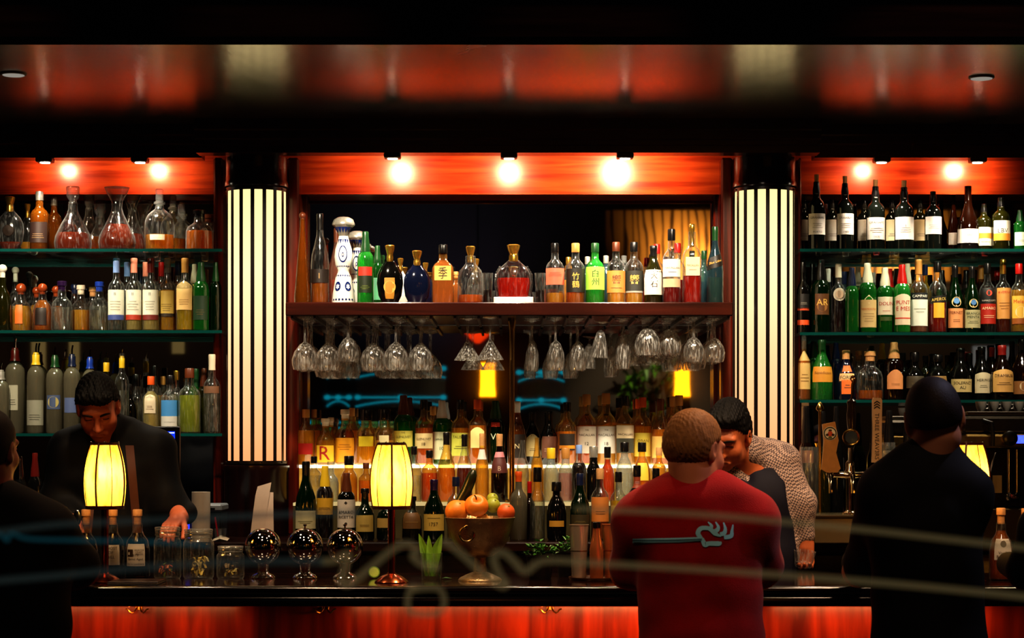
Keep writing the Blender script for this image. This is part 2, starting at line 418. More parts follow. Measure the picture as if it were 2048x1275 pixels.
# two flush ceiling discs in the soffit
for px, py, s in ((27, 147, 'left'), (1963, 154, 'right')):
    D = (Zs-ZC)*F/(HY-py)
    e = empty('ceiling_light', (xx(px, D), D, Zs), 'small round pale disc flush in the brown soffit at its %s end' % s, 'light', None)
    MB().lathe([(.042, -.006), (.046, -.004), (.046, .0)], 24).build('trim_ring', pbr('#8a857c', .4), e)
    MB().lathe([(.036, -.008), (.04, -.0055)], 24).build('diffuser', glow('#cfc8bb', .32), e)

# ------------------------------------------------------------------ room behind the camera, seen in the mirrors
VR = 2*D_MIR + 1.0
def R_(px, py): return ((px-CX)*VR/F, ZC+(HY-py)*VR/F)
def maple():
    m, nt, out = nodes('tiger maple'); L = nt.links.new
    b = N(nt, 'BsdfPrincipled', Roughness=.35); tc = N(nt, 'TexCoord'); mp = N(nt, 'Mapping'); mp.inputs['Scale'].default_value = (3.4, 1, .7)
    wv = N(nt, 'TexWave', Scale=1.2, Distortion=9., Detail=3.); cr = N(nt, 'ValToRGB'); e = cr.color_ramp.elements
    e[0].position = .08; e[0].color = hexc('#2a1306'); e[1].position = .3; e[1].color = hexc('#c88a3c')
    L(tc.outputs['Object'], mp.inputs[0]); L(mp.outputs[0], wv.inputs['Vector']); L(wv.outputs['Fac'], cr.inputs[0]); L(cr.outputs[0], b.inputs['Base Color']); L(b.outputs[0], out.inputs[0]); return m
x0, z1 = R_(1213, 418); x1, z0 = R_(1640, 560)
m = MB().box(x0, x1+2.2, -1.2, -1.1, z0, z1); o = m.build('wall_panel', maple()); struct(o)
lamp('maple_wash', 'SPOT', (1.75, -.7, z0-.1), 85, (1, .72, .4), (1.6, -1.2, z0+.2), spot_size=1.5, spot_blend=.9, shadow_soft_size=.1)
lamp('maple_wash_far', 'SPOT', (3.6, -.6, z0-.1), 42, (1, .75, .4), (3.6, -1.2, z0+.2), spot_size=1.7, spot_blend=.9, shadow_soft_size=.1)
# windows in the rear wall; blue light on the etched borders painted as glow
def rear_window(i, pxa, pxb, pya, pyb, mid):
    xa_, zt = R_(pxa, pya); xb_, zb = R_(pxb, pyb)
    e = empty('window_%d' % i, ((xa_+xb_)/2, -1.19, zb)); struct(e)
    hw = (xb_-xa_)/2; h = zt-zb
    MB().box(-hw, hw, -.005, .01, 0, h).build('pane', pbr('#020406', .1), e)
    b = MB()
    for zf in mid:
        zc = h*zf
        b.box(-hw, hw, .012, .02, zc-.007, zc+.007)
        for k in range(3):
            b.ball((-hw+hw*(.05+k*.95), .016, zc), .032, seg=10, rings=6, sc=(1, .3, .7))
        pts = [(-hw+2*hw*t/12, .016, zc-.035-.05*(2*t/12-1)**2) for t in range(13)]
        b.tube(pts, .007, 5)
    b.build('etched_border', glow('#17a0b4', .62), e)
    return e
rear_window(2, 650, 696, 728, 815, (.9, .25)); rear_window(3, 708, 890, 728, 815, (.92, .25)); rear_window(4, 1036, 1130, 735, 815, (.9, .2)); rear_window(5, 615, 890, 835, 880, (.8,))
# pale panels added to the rear wall, their lit tone given as glow
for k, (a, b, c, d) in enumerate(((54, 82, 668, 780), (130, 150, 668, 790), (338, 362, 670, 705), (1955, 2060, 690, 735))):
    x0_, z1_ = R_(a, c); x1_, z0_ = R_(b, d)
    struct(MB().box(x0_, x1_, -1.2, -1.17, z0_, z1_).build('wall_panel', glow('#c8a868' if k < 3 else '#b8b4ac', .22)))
# wall sconces
for px, lab in ((975, 'glowing amber wall sconce seen in the mirror behind the brass post'), (1366, 'glowing amber wall sconce seen in the mirror under the last glasses')):
    x, zt = R_(px, 725); _, zb = R_(px, 792)
    e = empty('wall_sconce', (x, -1.2, zb), lab, 'sconce'); h = zt-zb
    MB().lathe([(.075, 0), (.07, .05), (.066, h*.3), (.066, h*.9), (.075, h)], 16, c=(0, .1, 0)).build('sconce_shade', glow('#ff9a12', 4.2, .25, 6.), e)
    MB().box(-.05, .05, 0, .12, -.03, 0, bv=.008).build('bracket', M_BLACK, e)
# pendant with orange glass shade
x, zt = R_(957, 640); _, zb = R_(957, 690)
e = empty('pendant_lamp', (x, -.6, zb), 'orange fluted glass pendant lamp seen in the mirror behind the cocktail glasses', 'lamp')
MB().lathe([(.02, 0), (.08, .05), (.2, .2), (.21, .21)], 24, ribs=12).build('pendant_shade', glow('#d2340a', 1.2, .4, 9.), e)
MB().tube([(0, 0, .2), (0, 0, 4.0-zb-.01)], .008, 6).build('pendant_rod', M_BLACK, e)
# leafy plant in a pot
x, zb = R_(1300, 905); zb += .42
e = empty('potted_plant', (x, -.8, zb-.9), 'bushy green plant seen in the mirror behind the wine glasses', 'plant')
MB().lathe([(.14, 0), (.2, .5), (.22, .75), (.2, .76)], 20).build('pot', pbr('#2a1a10', .6), e)
MB().box(-.2, .2, -.2, .2, .9-zb, 0, bv=.01).build('plinth', M_DARK, e)
lf = MB()
for k in range(90):
    a = random.uniform(0, 2*PI); el = random.uniform(.2, 1.4); L_ = random.uniform(.12, .34)
    d = Vector((math.cos(a)*math.cos(el), math.sin(a)*math.cos(el), math.sin(el))); s_ = d.cross(Vector((0, 0, 1))).normalized()*random.uniform(.012, .03)
    b0 = Vector((random.uniform(-.2, .2), random.uniform(-.1, .1), .9 + random.uniform(-.1, .45))); mid_ = b0 + d*L_*.6; tip = b0 + d*L_ - Vector((0, 0, .08))
    lf.add([b0, mid_+s_, tip, mid_-s_], [[0, 1, 2, 3]])
st = MB()
for k in range(6): st.tube([(0, 0, .7), (random.uniform(-.1, .1), random.uniform(-.1, .1), 1.0), (random.uniform(-.3, .3), random.uniform(-.2, .2), 1.35)], .01, 5)
lf.build('leaves', pbr('#3f6a14', .5, 0, .5, 9.), e); st.build('stem', pbr('#4a3418', .7), e)
lamp('plant_fill', 'SPOT', (x+.2, .3, 3.3), 130, (1, .85, .5), (x, -.8, zb+.2), spot_size=.9, spot_blend=.7)  # unseen lamp added so the plant shows in the mirror

# ------------------------------------------------------------------ glass shelves
GL_TOP = glass('#eef7f4', .02, 1.45, .03, .15); GL_EDGE = glass('#1f7f78', .45, 1.5, .1, .3)
SH = {}
def glass_shelf(key, pa, pb, py, lab):
    D = 8.76; z = zz(py, D); SH[key] = z
    m = MB().box(xx(pa, D), xx(pb, D), D, 9.14, z-.012, z)
    m.m[2] = 1; o = m.build('glass_shelf', [GL_TOP, GL_EDGE], smooth=False); tag(o, lab, 'shelf', 'glass bottle shelves'); return o
glass_shelf('L1', -600, 444, 497, 'green-edged glass shelf carrying crystal decanters')
glass_shelf('L2', -600, 444, 660, 'green-edged glass shelf carrying ball-stoppered and tall clear bottles')
glass_shelf('L3', -600, 444, 866, 'green-edged glass shelf carrying frosted bottles behind the bartender')
glass_shelf('R1', 1600, 2650, 497, 'green-edged glass shelf carrying dark port bottles')
glass_shelf('R2', 1600, 2650, 664, 'green-edged glass shelf carrying green and red aperitif bottles')
glass_shelf('R3', 1600, 2650, 799, 'green-edged glass shelf carrying dark liqueur bottles above the beer taps')
# ------------------------------------------------------------------ wooden shelf with glass hangers
D_W0, D_W1 = 8.46, 9.1
zt_, zb_ = zz(604, D_W0), zz(631, D_W0); SH['W'] = zt_
e = empty('hanging_glass_rack', (xx(1018, D_W0), D_W0, zb_), 'dark wooden shelf with slotted rails for stemware across the mirror', 'shelf')
ox = e.location.x
MB().box(xx(571, D_W0)-ox, xx(1466, D_W0)-ox, 0, D_W1-D_W0, 0, zt_-zb_, bv=.004).build('shelf_board', wood('#240b06', '#3d140b', (.6, 6, 8), .25), e)
LANES = [607, 650, 694, 742, 790, 838, 885, 934, 980, 1065, 1112, 1158, 1204, 1250, 1297, 1343, 1390, 1435]
for a, b in zip([560]+LANES, LANES+[1480]):
    px = (a+b)/2
    if 1015 < px < 1030: px = 1000
    MB().box(xx(px, D_W0)-ox-.005, xx(px, D_W0)-ox+.005, .012, D_W1-D_W0-.03, -.014, 0).build('hanger_rail', M_DARK, e)
# ------------------------------------------------------------------ back counter and lit steps
SH['C'] = 1.154; SH['B'] = zz(1003, 8.68); SH['A'] = zz(929, 8.9)
bc = empty('back_counter', (0, 8.7, 0), 'dark wooden back counter running under the bottle display', 'counter')
MB().box(-4.5, 4.5, -.48, .43, SH['C']-.04, SH['C'], bv=.006).build('counter_top', wood('#120705', '#2a120c', (.6, 6, 8), .2), bc)
MB().box(-4.5, 4.5, -.42, .43, 0, SH['C']-.04).build('carcass', M_DARK, bc)
for k in range(12):
    x = -4.2+k*.72
    d = MB().box(x, x+.66, -.445, -.42, SH['C']-.13, SH['C']-.05, bv=.004)
    d.build('drawer', wood('#5a4418', '#7a5f28', (.6, 6, 9), .3) if x > 1.0 else M_DARK, bc)  # yellow tone of the right-hand drawers stands in for light on them
M_LIT = glow('#fff0cc', 2.2, .35, 14.)
for key, lab, d0, d1, zlo in (('A', 'lit translucent upper step under the back row of whisky bottles', 8.80, 9.09, SH['B']), ('B', 'lit translucent lower step under the middle row of bottles', 8.55, 9.09, SH['C'])):
    e = empty('bottle_step', (xx(1018, d0), d0, zlo), lab, 'step')
    hw = PX(415, 8.9); h = SH[key]-zlo
    MB().box(-hw, hw, .004, d1-d0, 0, h-.012).build('step_box', M_DARK, e)
    MB().box(-hw, hw, 0, d1-d0-(.33 if key == 'B' else 0), h-.012, h).build('step_top', M_LIT if key == 'A' else glow('#ffdf9a', .45, .5, 14.), e)
    MB().box(-hw, hw, 0, .004, 0, h-.012).build('step_riser', glow('#ffb84a', .38, .85, 16.) if key == 'A' else glow('#ffcf7a', .03, .4, 10.), e)

# brass support post
D = 8.62
e2 = empty('support_post', (xx(1024, D), D, SH['B']), 'slim brass post with flared top rising to the wooden shelf', 'post')
hh = zb_-SH['B']
MB().lathe([(.03, 0), (.03, .01), (.012, .014), (.0105, .05), (.0105, hh-.06), (.012, hh-.045), (.017, hh-.012), (.017, hh)], 20).build('post_shaft', pbr('#b08a55', .18, 1.), e2)

# ------------------------------------------------------------------ front bar
ZB = zz(1172, 7.0)
bar = empty('bar_counter', (0, 7.3, 0), 'long polished dark bar with mahogany front in front of the bartenders', 'bar')
M_TOP = wood('#120606', '#2b100a', (.5, 7, 7), .12, spec=.6, coat=.5)
MB().box(-4.5, 4.5, -.26, .42, ZB-.03, ZB).build('countertop', M_TOP, bar)
n_ = MB(); rr = .012
n_.extr([(-.26, ZB), (-.292, ZB), (-.3, ZB-.006), (-.3, ZB-.02), (-.292, ZB-.028), (-.284, ZB-.03), (-.292, ZB-.034), (-.296, ZB-.042), (-.292, ZB-.066), (-.27, ZB-.07), (-.12, ZB-.07), (-.12, ZB-.03), (-.26, ZB-.03)], -4.5, 4.5)
n_.build('bar_nosing', pbr('#0c0506', .14, 0, .2, 8., .7), bar, ang=60)
MB().box(-4.5, 4.5, -.12, -.08, .1, ZB-.03).build('front_panel', wood('#4a0f06', '#96300f', (5, 6, .5), .3), bar)
MB().box(-4.5, 4.5, -.08, .42, .1, ZB-.03).build('bar_body', M_DARK, bar)
MB().box(-4.5, 4.5, -.1, .4, 0, .1).build('kick_plate', M_BLACK, bar)
for px in (270, 647, 1101):
    h = empty('purse_hook', (xx(px, 7.1), 7.18, zz(1222, 7.1)), 'curled double brass purse hook under the bar edge, %s' % {270: 'below the corked bottles', 647: 'below the chrome spheres', 1101: 'below the mint planters'}[px], 'hook')
    u = PX(1, 7.1)
    for s_ in (-1, 1):
        pts = [(s_*(3*u), 0, .012), (s_*4*u, -.012, 2*u), (s_*7*u, -.022, -3*u), (s_*11*u, -.03, -5*u), (s_*15*u, -.034, -3*u), (s_*19*u, -.036, 2*u), (s_*23*u, -.036, 3*u)]
        MB().tube(pts, .0028, 6).build('hook_prong', pbr('#d9a04a', .25, 1.), h)
    MB().box(-.012, .012, -.004, .0, -.002, .02, bv=.002).build('hook_plate', pbr('#b98a40', .3, 1.), h)
    h.location.y = 7.178
# warm strip under the bar overhang
for x, en in ((-1.3, 1.0), (-.2, 1.1), (.4, 2.4), (1.25, 1.8)):
    l = lamp('under_bar_glow', 'AREA', (x, 7.07, ZB-.085), en, (1, .38, .14), (x, 7.16, ZB-.3), shape='RECTANGLE', size=.7, size_y=.03)

# fill and rim lamps added without fittings, and washes on the rear wall
lamp('rear_wall_fill', 'SPOT', (-.9, .6, 2.6), 30, (.5, .62, 1), (-.8, -1.2, 3.5), spot_size=1.5, spot_blend=.9, shadow_soft_size=.2)  # unseen lamp added for the bluish haze in the centre mirror
lamp('room_fill', 'SPOT', (-.9, 4.6, 3.9), 60, (1, .66, .42), (-.2, 7.2, .9), spot_size=1.0, spot_blend=.9, shadow_soft_size=.15)  # unseen lamps added as general fill from the room side
lamp('room_fill', 'SPOT', (1.5, 4.8, 3.9), 60, (1, .66, .42), (.9, 7.0, .9), spot_size=.9, spot_blend=.9, shadow_soft_size=.15)
lamp('stool_fill', 'SPOT', (.35, 6.75, 3.9), 120, (1, .6, .3), (.55, 6.5, 1.2), spot_size=.75, spot_blend=.8, shadow_soft_size=.06)  # unseen lamp added to rim the sweater man's head from above
for sx, en in ((-2.0, 105), (-.75, 100), (.15, 105), (.8, 95), (2.0, 66)):
    lamp('bottle_fill', 'SPOT', (sx, 7.75, Zs-.02), en, (1, .84, .62), (sx*1.0, 8.9, 1.72), spot_size=1.15, spot_blend=.7, shadow_soft_size=.035)  # unseen lamps added to brighten bottles and labels from the front
for sx, tx, en in ((-1.9, -1.6, 85), (-.9, -.55, 70), (.35, .05, 90), (1.55, 1.15, 120), (2.3, 1.75, 75)):
    lamp('bar_fill', 'SPOT', (sx, 6.15, 3.65), en, (1, .66, .38), (tx, 7.75, 1.3), spot_size=.8, spot_blend=.7, shadow_soft_size=.06)  # unseen lamps added to brighten the bartenders and bar items
lamp('patron_rim_fill', 'SPOT', (1.15, 6.98, Zs-.02), 75, (1, .66, .42), (.56, 6.5, 1.55), spot_size=.8, spot_blend=.7, shadow_soft_size=.05)  # unseen lamps added to edge-light the seated patrons
lamp('patron_rim_fill', 'SPOT', (2.3, 6.7, Zs+.3), 70, (.75, .72, 1), (1.3, 6.3, 1.6), spot_size=.7, spot_blend=.7, shadow_soft_size=.05)
lamp('patron_rim_fill', 'SPOT', (-1.1, 7.1, Zs-.02), 26, (1, .6, .35), (-1.6, 6.5, 1.5), spot_size=.8, spot_blend=.7, shadow_soft_size=.05)
lamp('rear_wash', 'SPOT', (3.5, .4, 3.6), 45, (1, .72, .35), (3.7, -1.2, 2.3), spot_size=1.1, spot_blend=.9, shadow_soft_size=.1)
lamp('rear_wash', 'SPOT', (-3.6, .8, 3.8), 30, (1, .66, .4), (-3.6, -1.2, 2.4), spot_size=1.5, spot_blend=.9, shadow_soft_size=.1)  # unseen lamp added to lift the brown seen in the left mirror
lamp('bar_top_fill', 'SPOT', (.1, 7.25, Zs-.03), 75, (1, .72, .42), (.05, 7.35, 1.0), spot_size=1.5, spot_blend=.9, shadow_soft_size=.05)  # unseen lamps added above the bar to brighten what stands on it
lamp('bar_top_fill', 'SPOT', (-1.3, 7.25, Zs-.03), 40, (1, .72, .45), (-1.3, 7.55, 1.0), spot_size=1.4, spot_blend=.9, shadow_soft_size=.05)
lamp('bar_top_fill', 'SPOT', (1.25, 7.4, Zs-.03), 42, (1, .72, .5), (1.05, 7.7, 1.0), spot_size=1.3, spot_blend=.9, shadow_soft_size=.05)
# ================================================================== bottles
PROF = {   # (height fraction, radius fraction) up to the mouth, then cap start, cap radius, cap kind
 'bord':   ([(0,.86),(.012,.98),(.03,1),(.6,1),(.655,.95),(.695,.78),(.73,.52),(.76,.4),(.95,.36)], .72, .40, 'capsule'),
 'port':   ([(0,.86),(.012,.98),(.03,1),(.56,1),(.61,.95),(.645,.78),(.675,.52),(.7,.44),(.8,.42),(.9,.33)], .75, .42, 'port'),
 'burg':   ([(0,.9),(.02,1),(.36,1),(.48,.86),(.6,.6),(.7,.4),(.8,.33),(1,.33)], .985, .36, 'none'),
 'whisky': ([(0,.92),(.015,1),(.56,1),(.62,.95),(.67,.78),(.71,.52),(.745,.4),(.88,.37),(.9,.37)], .85, .43, 'screw'),
 'tall':   ([(0,.9),(.02,1),(.56,1),(.61,.97),(.655,.8),(.69,.52),(.72,.41),(.93,.38)], .8, .43, 'capsule'),
 'squat':  ([(0,.85),(.04,1),(.46,.98),(.58,.85),(.66,.52),(.7,.4),(.83,.38)], .8, .46, 'cork'),
 'ball':   ([(0,.88),(.03,1),(.42,.97),(.55,.82),(.63,.5),(.68,.4),(.8,.38)], .78, .38, 'ball'),
 'cone':   ([(0,.95),(.015,1),(.08,1),(.5,.62),(.75,.36),(.93,.25)], .925, .32, 'ball'),
 'decanter':([(0,.8),(.02,.95),(.12,1),(.22,.95),(.4,.66),(.55,.36),(.64,.25),(.76,.23)], .76, .36, 'flare'),
 'flare':  ([(0,.82),(.03,.95),(.14,1),(.24,.93),(.42,.62),(.58,.36),(.68,.27),(.78,.3),(.9,.52),(1,.68)], 1, .2, 'none'),
 'dome':   ([(0,.97),(.02,1),(.4,1),(.5,.95),(.58,.78),(.64,.5),(.68,.3),(.74,.28)], .74, .26, 'square'),
 'flask':  ([(0,.55),(.03,.62),(.15,.88),(.35,1),(.5,.95),(.62,.72),(.7,.42),(.75,.27),(.88,.25)], .86, .34, 'crown'),
 'ceramic':([(0,1),(.02,1.02),(.12,.95),(.3,.72),(.36,.52),(.39,.5),(.45,.72),(.54,.8),(.63,.72),(.72,.5),(.78,.4)], .78, .4, 'bell'),
 'jug':    ([(0,.95),(.03,1),(.5,1),(.58,.94),(.65,.72),(.69,.55),(.88,.5)], .8, .58, 'screw'),
 'frost':  ([(0,.92),(.02,1),(.62,1),(.68,.93),(.72,.72),(.75,.42),(.88,.38)], .74, .42, 'spout'),
 'slope':  ([(0,.92),(.02,1),(.44,1),(.55,.9),(.66,.62),(.76,.4),(.86,.34),(.93,.34)], .82, .4, 'capsule'),
 'shot':   ([(0,.75),(.05,.8),(.5,.85),(1,1)], 1, 0, 'none'),
 'orb':    ([(0,.8),(.04,.95),(.2,1),(.45,1),(.58,.9),(.7,.6),(.76,.4),(.86,.36)], .84, .5, 'screw'),
}
def prof_at(P, t):
    for (a, ra), (b, rb) in zip(P, P[1:]):
        if t <= b: return ra + (rb-ra)*(t-a)/max(b-a, 1e-6)
    return P[-1][1]
GLS = {  # glass colours
 'clear': ('#f8faf8', .008), 'amber': ('#c8741c', .25), 'brown': ('#5a2408', .3), 'green': ('#2f9a3c', .3), 'dgreen': ('#0e3a18', .3), 'black': ('#0c0b0c', .7),
 'olive': ('#3c3a10', .35), 'lgreen': ('#46c852', .3), 'blue': ('#6f9fb0', .15), 'navy': ('#0c1430', .5), 'frost': ('#9a927a', .5), 'pink': ('#e8a890', .15),
 'ceramic': ('#e9e4da', 1.), 'dbrown': ('#2a1006', .45), 'port': ('#0b0f0c', .6), 'yellow': ('#d8b040', .25), 'tan': ('#d9a45a', .2), 'silver': ('#e8f2f2', .2), 'warm': ('#ffe6a8', .02)}  # warm: clear glass, golden glow refracted from the spirits put into its tint
LIQ = {'amber': ('#e8861c', .42), 'damber': ('#9a3408', .42), 'gold': ('#f8bc38', .45), 'pale': ('#fbe698', .4), 'red': ('#d82808', .5), 'dark': ('#2a0c04', .5), 'pink': ('#f0a070', .4),
 'clear': ('#f8f8f0', .05), 'green': ('#d0d850', .38), 'yel': ('#f8d430', .48), 'orange': ('#f0681a', .55), 'grass': ('#5cd038', .4), 'cherry': ('#a81808', .45)}
GMAT = {k: glass(c, d, 1.75, .085, .5, .65 if k in ('clear', 'silver', 'blue', 'warm') else .2, .3, .10 if k in ('clear', 'silver', 'warm') else .06) for k, (c, d) in GLS.items() if k != 'ceramic'}
GMAT['ceramic'] = pbr('#e9e4da', .12)
GMAT['black'] = pbr('#0a0908', .08, spec=.7); GMAT['port'] = pbr('#0a0d0a', .08, spec=.7); GMAT['navy'] = pbr('#0b1024', .08, spec=.7)
LMAT = {k: glass(c, d, 1.2, .1, .55, 0., .3, .25) for k, (c, d) in LIQ.items()}
PAPER = lambda c: pbr(c, .55, 0, .06, 60.)
INK = lambda c: pbr(c, .6)
GOLD = pbr('#d9a84a', .22, .9); CHROME = pbr('#d8d8d4', .08, 1.)
CAPM = {'black': pbr('#100e0e', .25), 'gold': GOLD, 'cork': pbr('#c48f58', .7, 0, .25, 150.), 'orange': pbr('#d9561c', .35), 'red': pbr('#a31510', .3), 'cream': pbr('#d9cdb4', .4), 'white': pbr('#e4e0d8', .35),
 'blue': pbr('#1c3c9a', .25), 'navy': pbr('#101a38', .3), 'brown': pbr('#5a2a14', .35), 'ballbrown': pbr('#8a3a18', .2), 'ballwhite': pbr('#d8d0c0', .3), 'pink': pbr('#d8806a', .4), 'green': pbr('#16401e', .3),
 'chrome': CHROME, 'yellow': pbr('#e0b82a', .35), 'dred': pbr('#5c140e', .3), 'glass': glass('#f4f6f4', .1), 'purple': pbr('#241032', .2), 'tan': pbr('#b07a3c', .4), 'lblue': pbr('#7d9ad0', .35), 'grey': pbr('#77716a', .4), 'wax': pbr('#7a120c', .4), 'silver': pbr('#b9b4a8', .25, .7)}
ROWS = {}
SQ = {'sq': 5.}
def bottle(shelf, D, sp, pos):
    x, top, w, ty, gl, liq, ltop, cap, lab, desc = sp[:10]
    opt = sp[10] if len(sp) > 10 else {}
    P, c0, cr, ck = PROF[ty]
    zb = SH[shelf]; H = zz(top, D)-zb; R = PX(w, D)/2
    if 'ck' in opt: ck = opt['ck']
    sq = opt.get('sq', 0.); dy = opt.get('dy', 1.)
    if ty == 'flask': dy = opt.get('dy', .55)
    nm = opt.get('name', {'decanter': 'decanter', 'flare': 'decanter', 'flask': 'decanter', 'dome': 'decanter', 'shot': 'shot_glass'}.get(ty, 'bottle'))
    lb = desc + ', ' + pos
    e = empty(nm, (xx(x, D), D, zb), lb, opt.get('cat', nm.replace('_', ' ')), opt.get('grp'))
    seg = 24
    def sect(t): return R*prof_at(P, t)
    pr = [(R*r, H*t) for t, r in P if t <= 1]
    # round off the shoulder
    pts = []
    for i in range(len(pr)-1):
        pts.append(pr[i])
    pts.append(pr[-1])
    if ty in ('shot',): pts = pts + [(R*.9, H), (R*.72, H*.12), (1e-5, H*.1)]
    MB().lathe(pts, seg, 0, sq=sq, dy=dy, ribs=opt.get('ribs', 0)).build('glass_body', GMAT[gl], e, ang=50)
    top_g = P[-1][0]
    if liq:
        tl = min(max((zz(ltop, D)-zb)/H, .06), top_g-.01)
        lp = [(sect(t)*.93, H*max(t, .025)) for t, r in P if t < tl] + [(sect(tl)*.93, H*tl)]
        if lp[0][1] < H*.025: lp[0] = (lp[0][0], H*.025)
        MB().lathe(lp, seg, 0, sq=sq, dy=dy).build('liquid', LMAT[liq], e, ang=50)
    # closure
    if cap and ck != 'none':
        cm = CAPM[cap]; m = MB(); r_ = R*cr; ra = R*prof_at(P, c0)+.0006
        if ck == 'capsule': m.lathe([(ra, H*c0), (ra*.97, H*(c0+.06)), (r_*.97, H*.93), (r_*.99, H*.985), (r_*.85, H), (1e-5, H)], 16)
        elif ck == 'screw': m.lathe([(r_*.98, H*c0), (r_, H*(c0+.01)), (r_, H*.985), (r_*.9, H), (1e-5, H)], 16)
        elif ck == 'cork': m.lathe([(r_*.8, H*c0), (r_*.8, H*.9), (r_, H*.905), (r_, H*.99), (r_*.9, H), (1e-5, H)], 16)
        elif ck == 'ball':
            b = max(min(H*(1-c0)/2, R*.5), .006)
            m.lathe([(r_*.8, H*c0-.002), (r_*.8, H-b*1.6)], 12); m.ball((0, 0, H-b), b, seg=14, rings=10)
        elif ck == 'port':
            m.lathe([(ra, H*c0), (ra*1.01, H*.8), (R*.36, H*.86), (R*.36, H*.9), (R*.3, H*.905)], 16)
        elif ck == 'flare': m.lathe([(R*.2, H*.74), (R*.2, H*.78), (R*.34, H*.84), (R*.37, H*.985), (R*.34, H), (1e-5, H)], 8, ribs=0)
        elif ck == 'square':
            m.lathe([(R*.24, H*.72), (R*.24, H*.75), (R*.38, H*.755), (R*.38, H*.79), (R*.26, H*.8), (R*.26, H*.815)], 14); m.box(-R*.24, R*.24, -R*.2, R*.2, H*.81, H, bv=.003)
        elif ck == 'crown': m.lathe([(R*.26, H*.72), (R*.27, H*.8), (R*.22, H*.84), (R*.26, H*.87), (R*.34, H*.93), (R*.38, H*.985), (R*.3, H), (1e-5, H)], 12)
        elif ck == 'bell': m.lathe([(R*.4, H*.775), (R*.46, H*.8), (R*.7, H*.87), (R*.98, H*.9), (R*1.0, H*.915), (R*.96, H*.93), (R*.85, H*.965), (R*.5, H*.992), (1e-5, H)], 20)
        elif ck == 'spout':
            m.lathe([(ra, H*.76), (R*.42, H*.8), (R*.42, H*.87), (R*.32, H*.885), (R*.3, H*.9)], 12)
        m.build('stopper' if ck in ('ball', 'flare', 'square', 'crown', 'bell', 'cork') else ('capsule' if ck in ('capsule', 'port', 'spout') else 'cap'), cm, e, ang=40)
        if ck == 'port' and opt.get('cork', 1): MB().lathe([(R*.26, H*.9), (R*.28, H*1.0), (1e-5, H)], 10).build('cork', CAPM['cork'], e)
        if ck == 'port': 
            m = MB(); mp = lambda u, v: (R*.42*math.sin(u), -R*.43*math.cos(u), v); patch(m, mp, -.8, .8, H*.685, H*.775, 0, 6); m.build('neck_label', PAPER('#cfc7bd'), e)
        if ck == 'spout':
            m = MB(); m.tube([(0, 0, H*.89), (0, 0, H*.95), (.004, -.003, H)], R*.1, 8); m.build('pour_spout', CHROME, e)
    # labels
    for li in (lab if isinstance(lab, list) else ([lab] if lab else [])):
        lc, yt, yb, tx, tc = li[:5]; lo = li[5] if len(li) > 5 else {}
        v1 = min(max((zz(yt, D)-zb), H*.02), H*.97); v0 = min(max((zz(yb, D)-zb), H*.02), v1-.003)
        hw = lo.get('hw', 1.1)
        if sq or lo.get('flat'):
            rm = R*(.8 if ty == 'flask' else .98)
            def mp(u, v, k=0., rm=rm): return (rm*math.sin(max(-1.2, min(1.2, u))*.75)/math.sin(.9)*.82, -R*dy*(1.005 if sq else prof_at(P, v/H)*1.01) - .0006 - k, v)
        else:
            tilt = lo.get('tilt', 0.)
            def mp(u, v, k=0., tilt=tilt):
                vv = v + tilt*u*R
                r = R*prof_at(P, max(0, min(1, vv/H)))*1.012 + .0005 + k
                return (r*math.sin(u), -r*dy*math.cos(u), vv)
        m = MB(); mats = [PAPER(lc) if lc else None]
        if lo.get('round'):
            rv = (v1-v0)/2; disc(m, mp, 0, (v0+v1)/2, rv/R, rv, 0, 20)
        elif lc: patch(m, mp, -hw, hw, v0, v1, 0, 14, 6 if len(P) and not sq else 1, arch=lo.get('arch', 0)*(v1-v0))
        ups = lambda k: (lambda u, v: mp(u, v, k))
        if not lc: mats = []
        def slot(mm):
            if mm not in mats: mats.append(mm)
            return mats.index(mm)
        vh = v1-v0
        if 'band' in lo: patch(m, ups(.0004), -hw, hw, v0+vh*lo['band'][1], v0+vh*lo['band'][2], slot(PAPER(lo['band'][0])), 12)
        if 'band2' in lo: patch(m, ups(.0004), -hw, hw, v0+vh*lo['band2'][1], v0+vh*lo['band2'][2], slot(PAPER(lo['band2'][0])), 12)
        if 'disc' in lo:
            c_, cy_, rr_ = lo['disc']; disc(m, ups(.0006), 0, v0+vh*cy_, rr_*vh/R, rr_*vh, slot(INK(c_)), 18)
            if 'disc2' in lo: disc(m, ups(.0009), 0, v0+vh*cy_, rr_*.7*vh/R, rr_*.7*vh, slot(INK(lo['disc2'])), 18)
        if 'diamond' in lo:
            c_, cy_, rr_ = lo['diamond']; disc(m, ups(.0006), 0, v0+vh*cy_, rr_*vh/R, rr_*vh, slot(INK(c_)), 4)
        if 'tri' in lo:
            c_, cy_, rr_ = lo['tri']; a = rr_*vh
            cy = v0+vh*cy_; tp = [(-a/R, cy+a*.7), (a/R, cy+a*.7), (0, cy-a)]; ti = [(.62*p[0], cy+(p[1]-cy)*.55) for p in tp]
            m.add([ups(.0008)(*p) for p in tp+ti], [[0, 1, 4, 3], [1, 2, 5, 4], [2, 0, 3, 5]], slot(INK(c_)))
        lines = tx if isinstance(tx, list) else ([(tx, .72, .2)] if tx else [])
        for s_, vy, hh in lines:
            put_text(m, s_, ups(.0010), 0, v0+vh*vy, 2*hw*.8*R/R, vh*hh, slot(INK(tc))) if False else None
            vs, fs, tw, th = text2d(s_)
            k = min(2*min(hw, 1.0)*.86*R/tw, vh*hh/th)
            m.add([ups(.0010)(p[0]*k/R, v0+vh*vy+p[1]*k) for p in vs], fs, slot(INK(tc)))
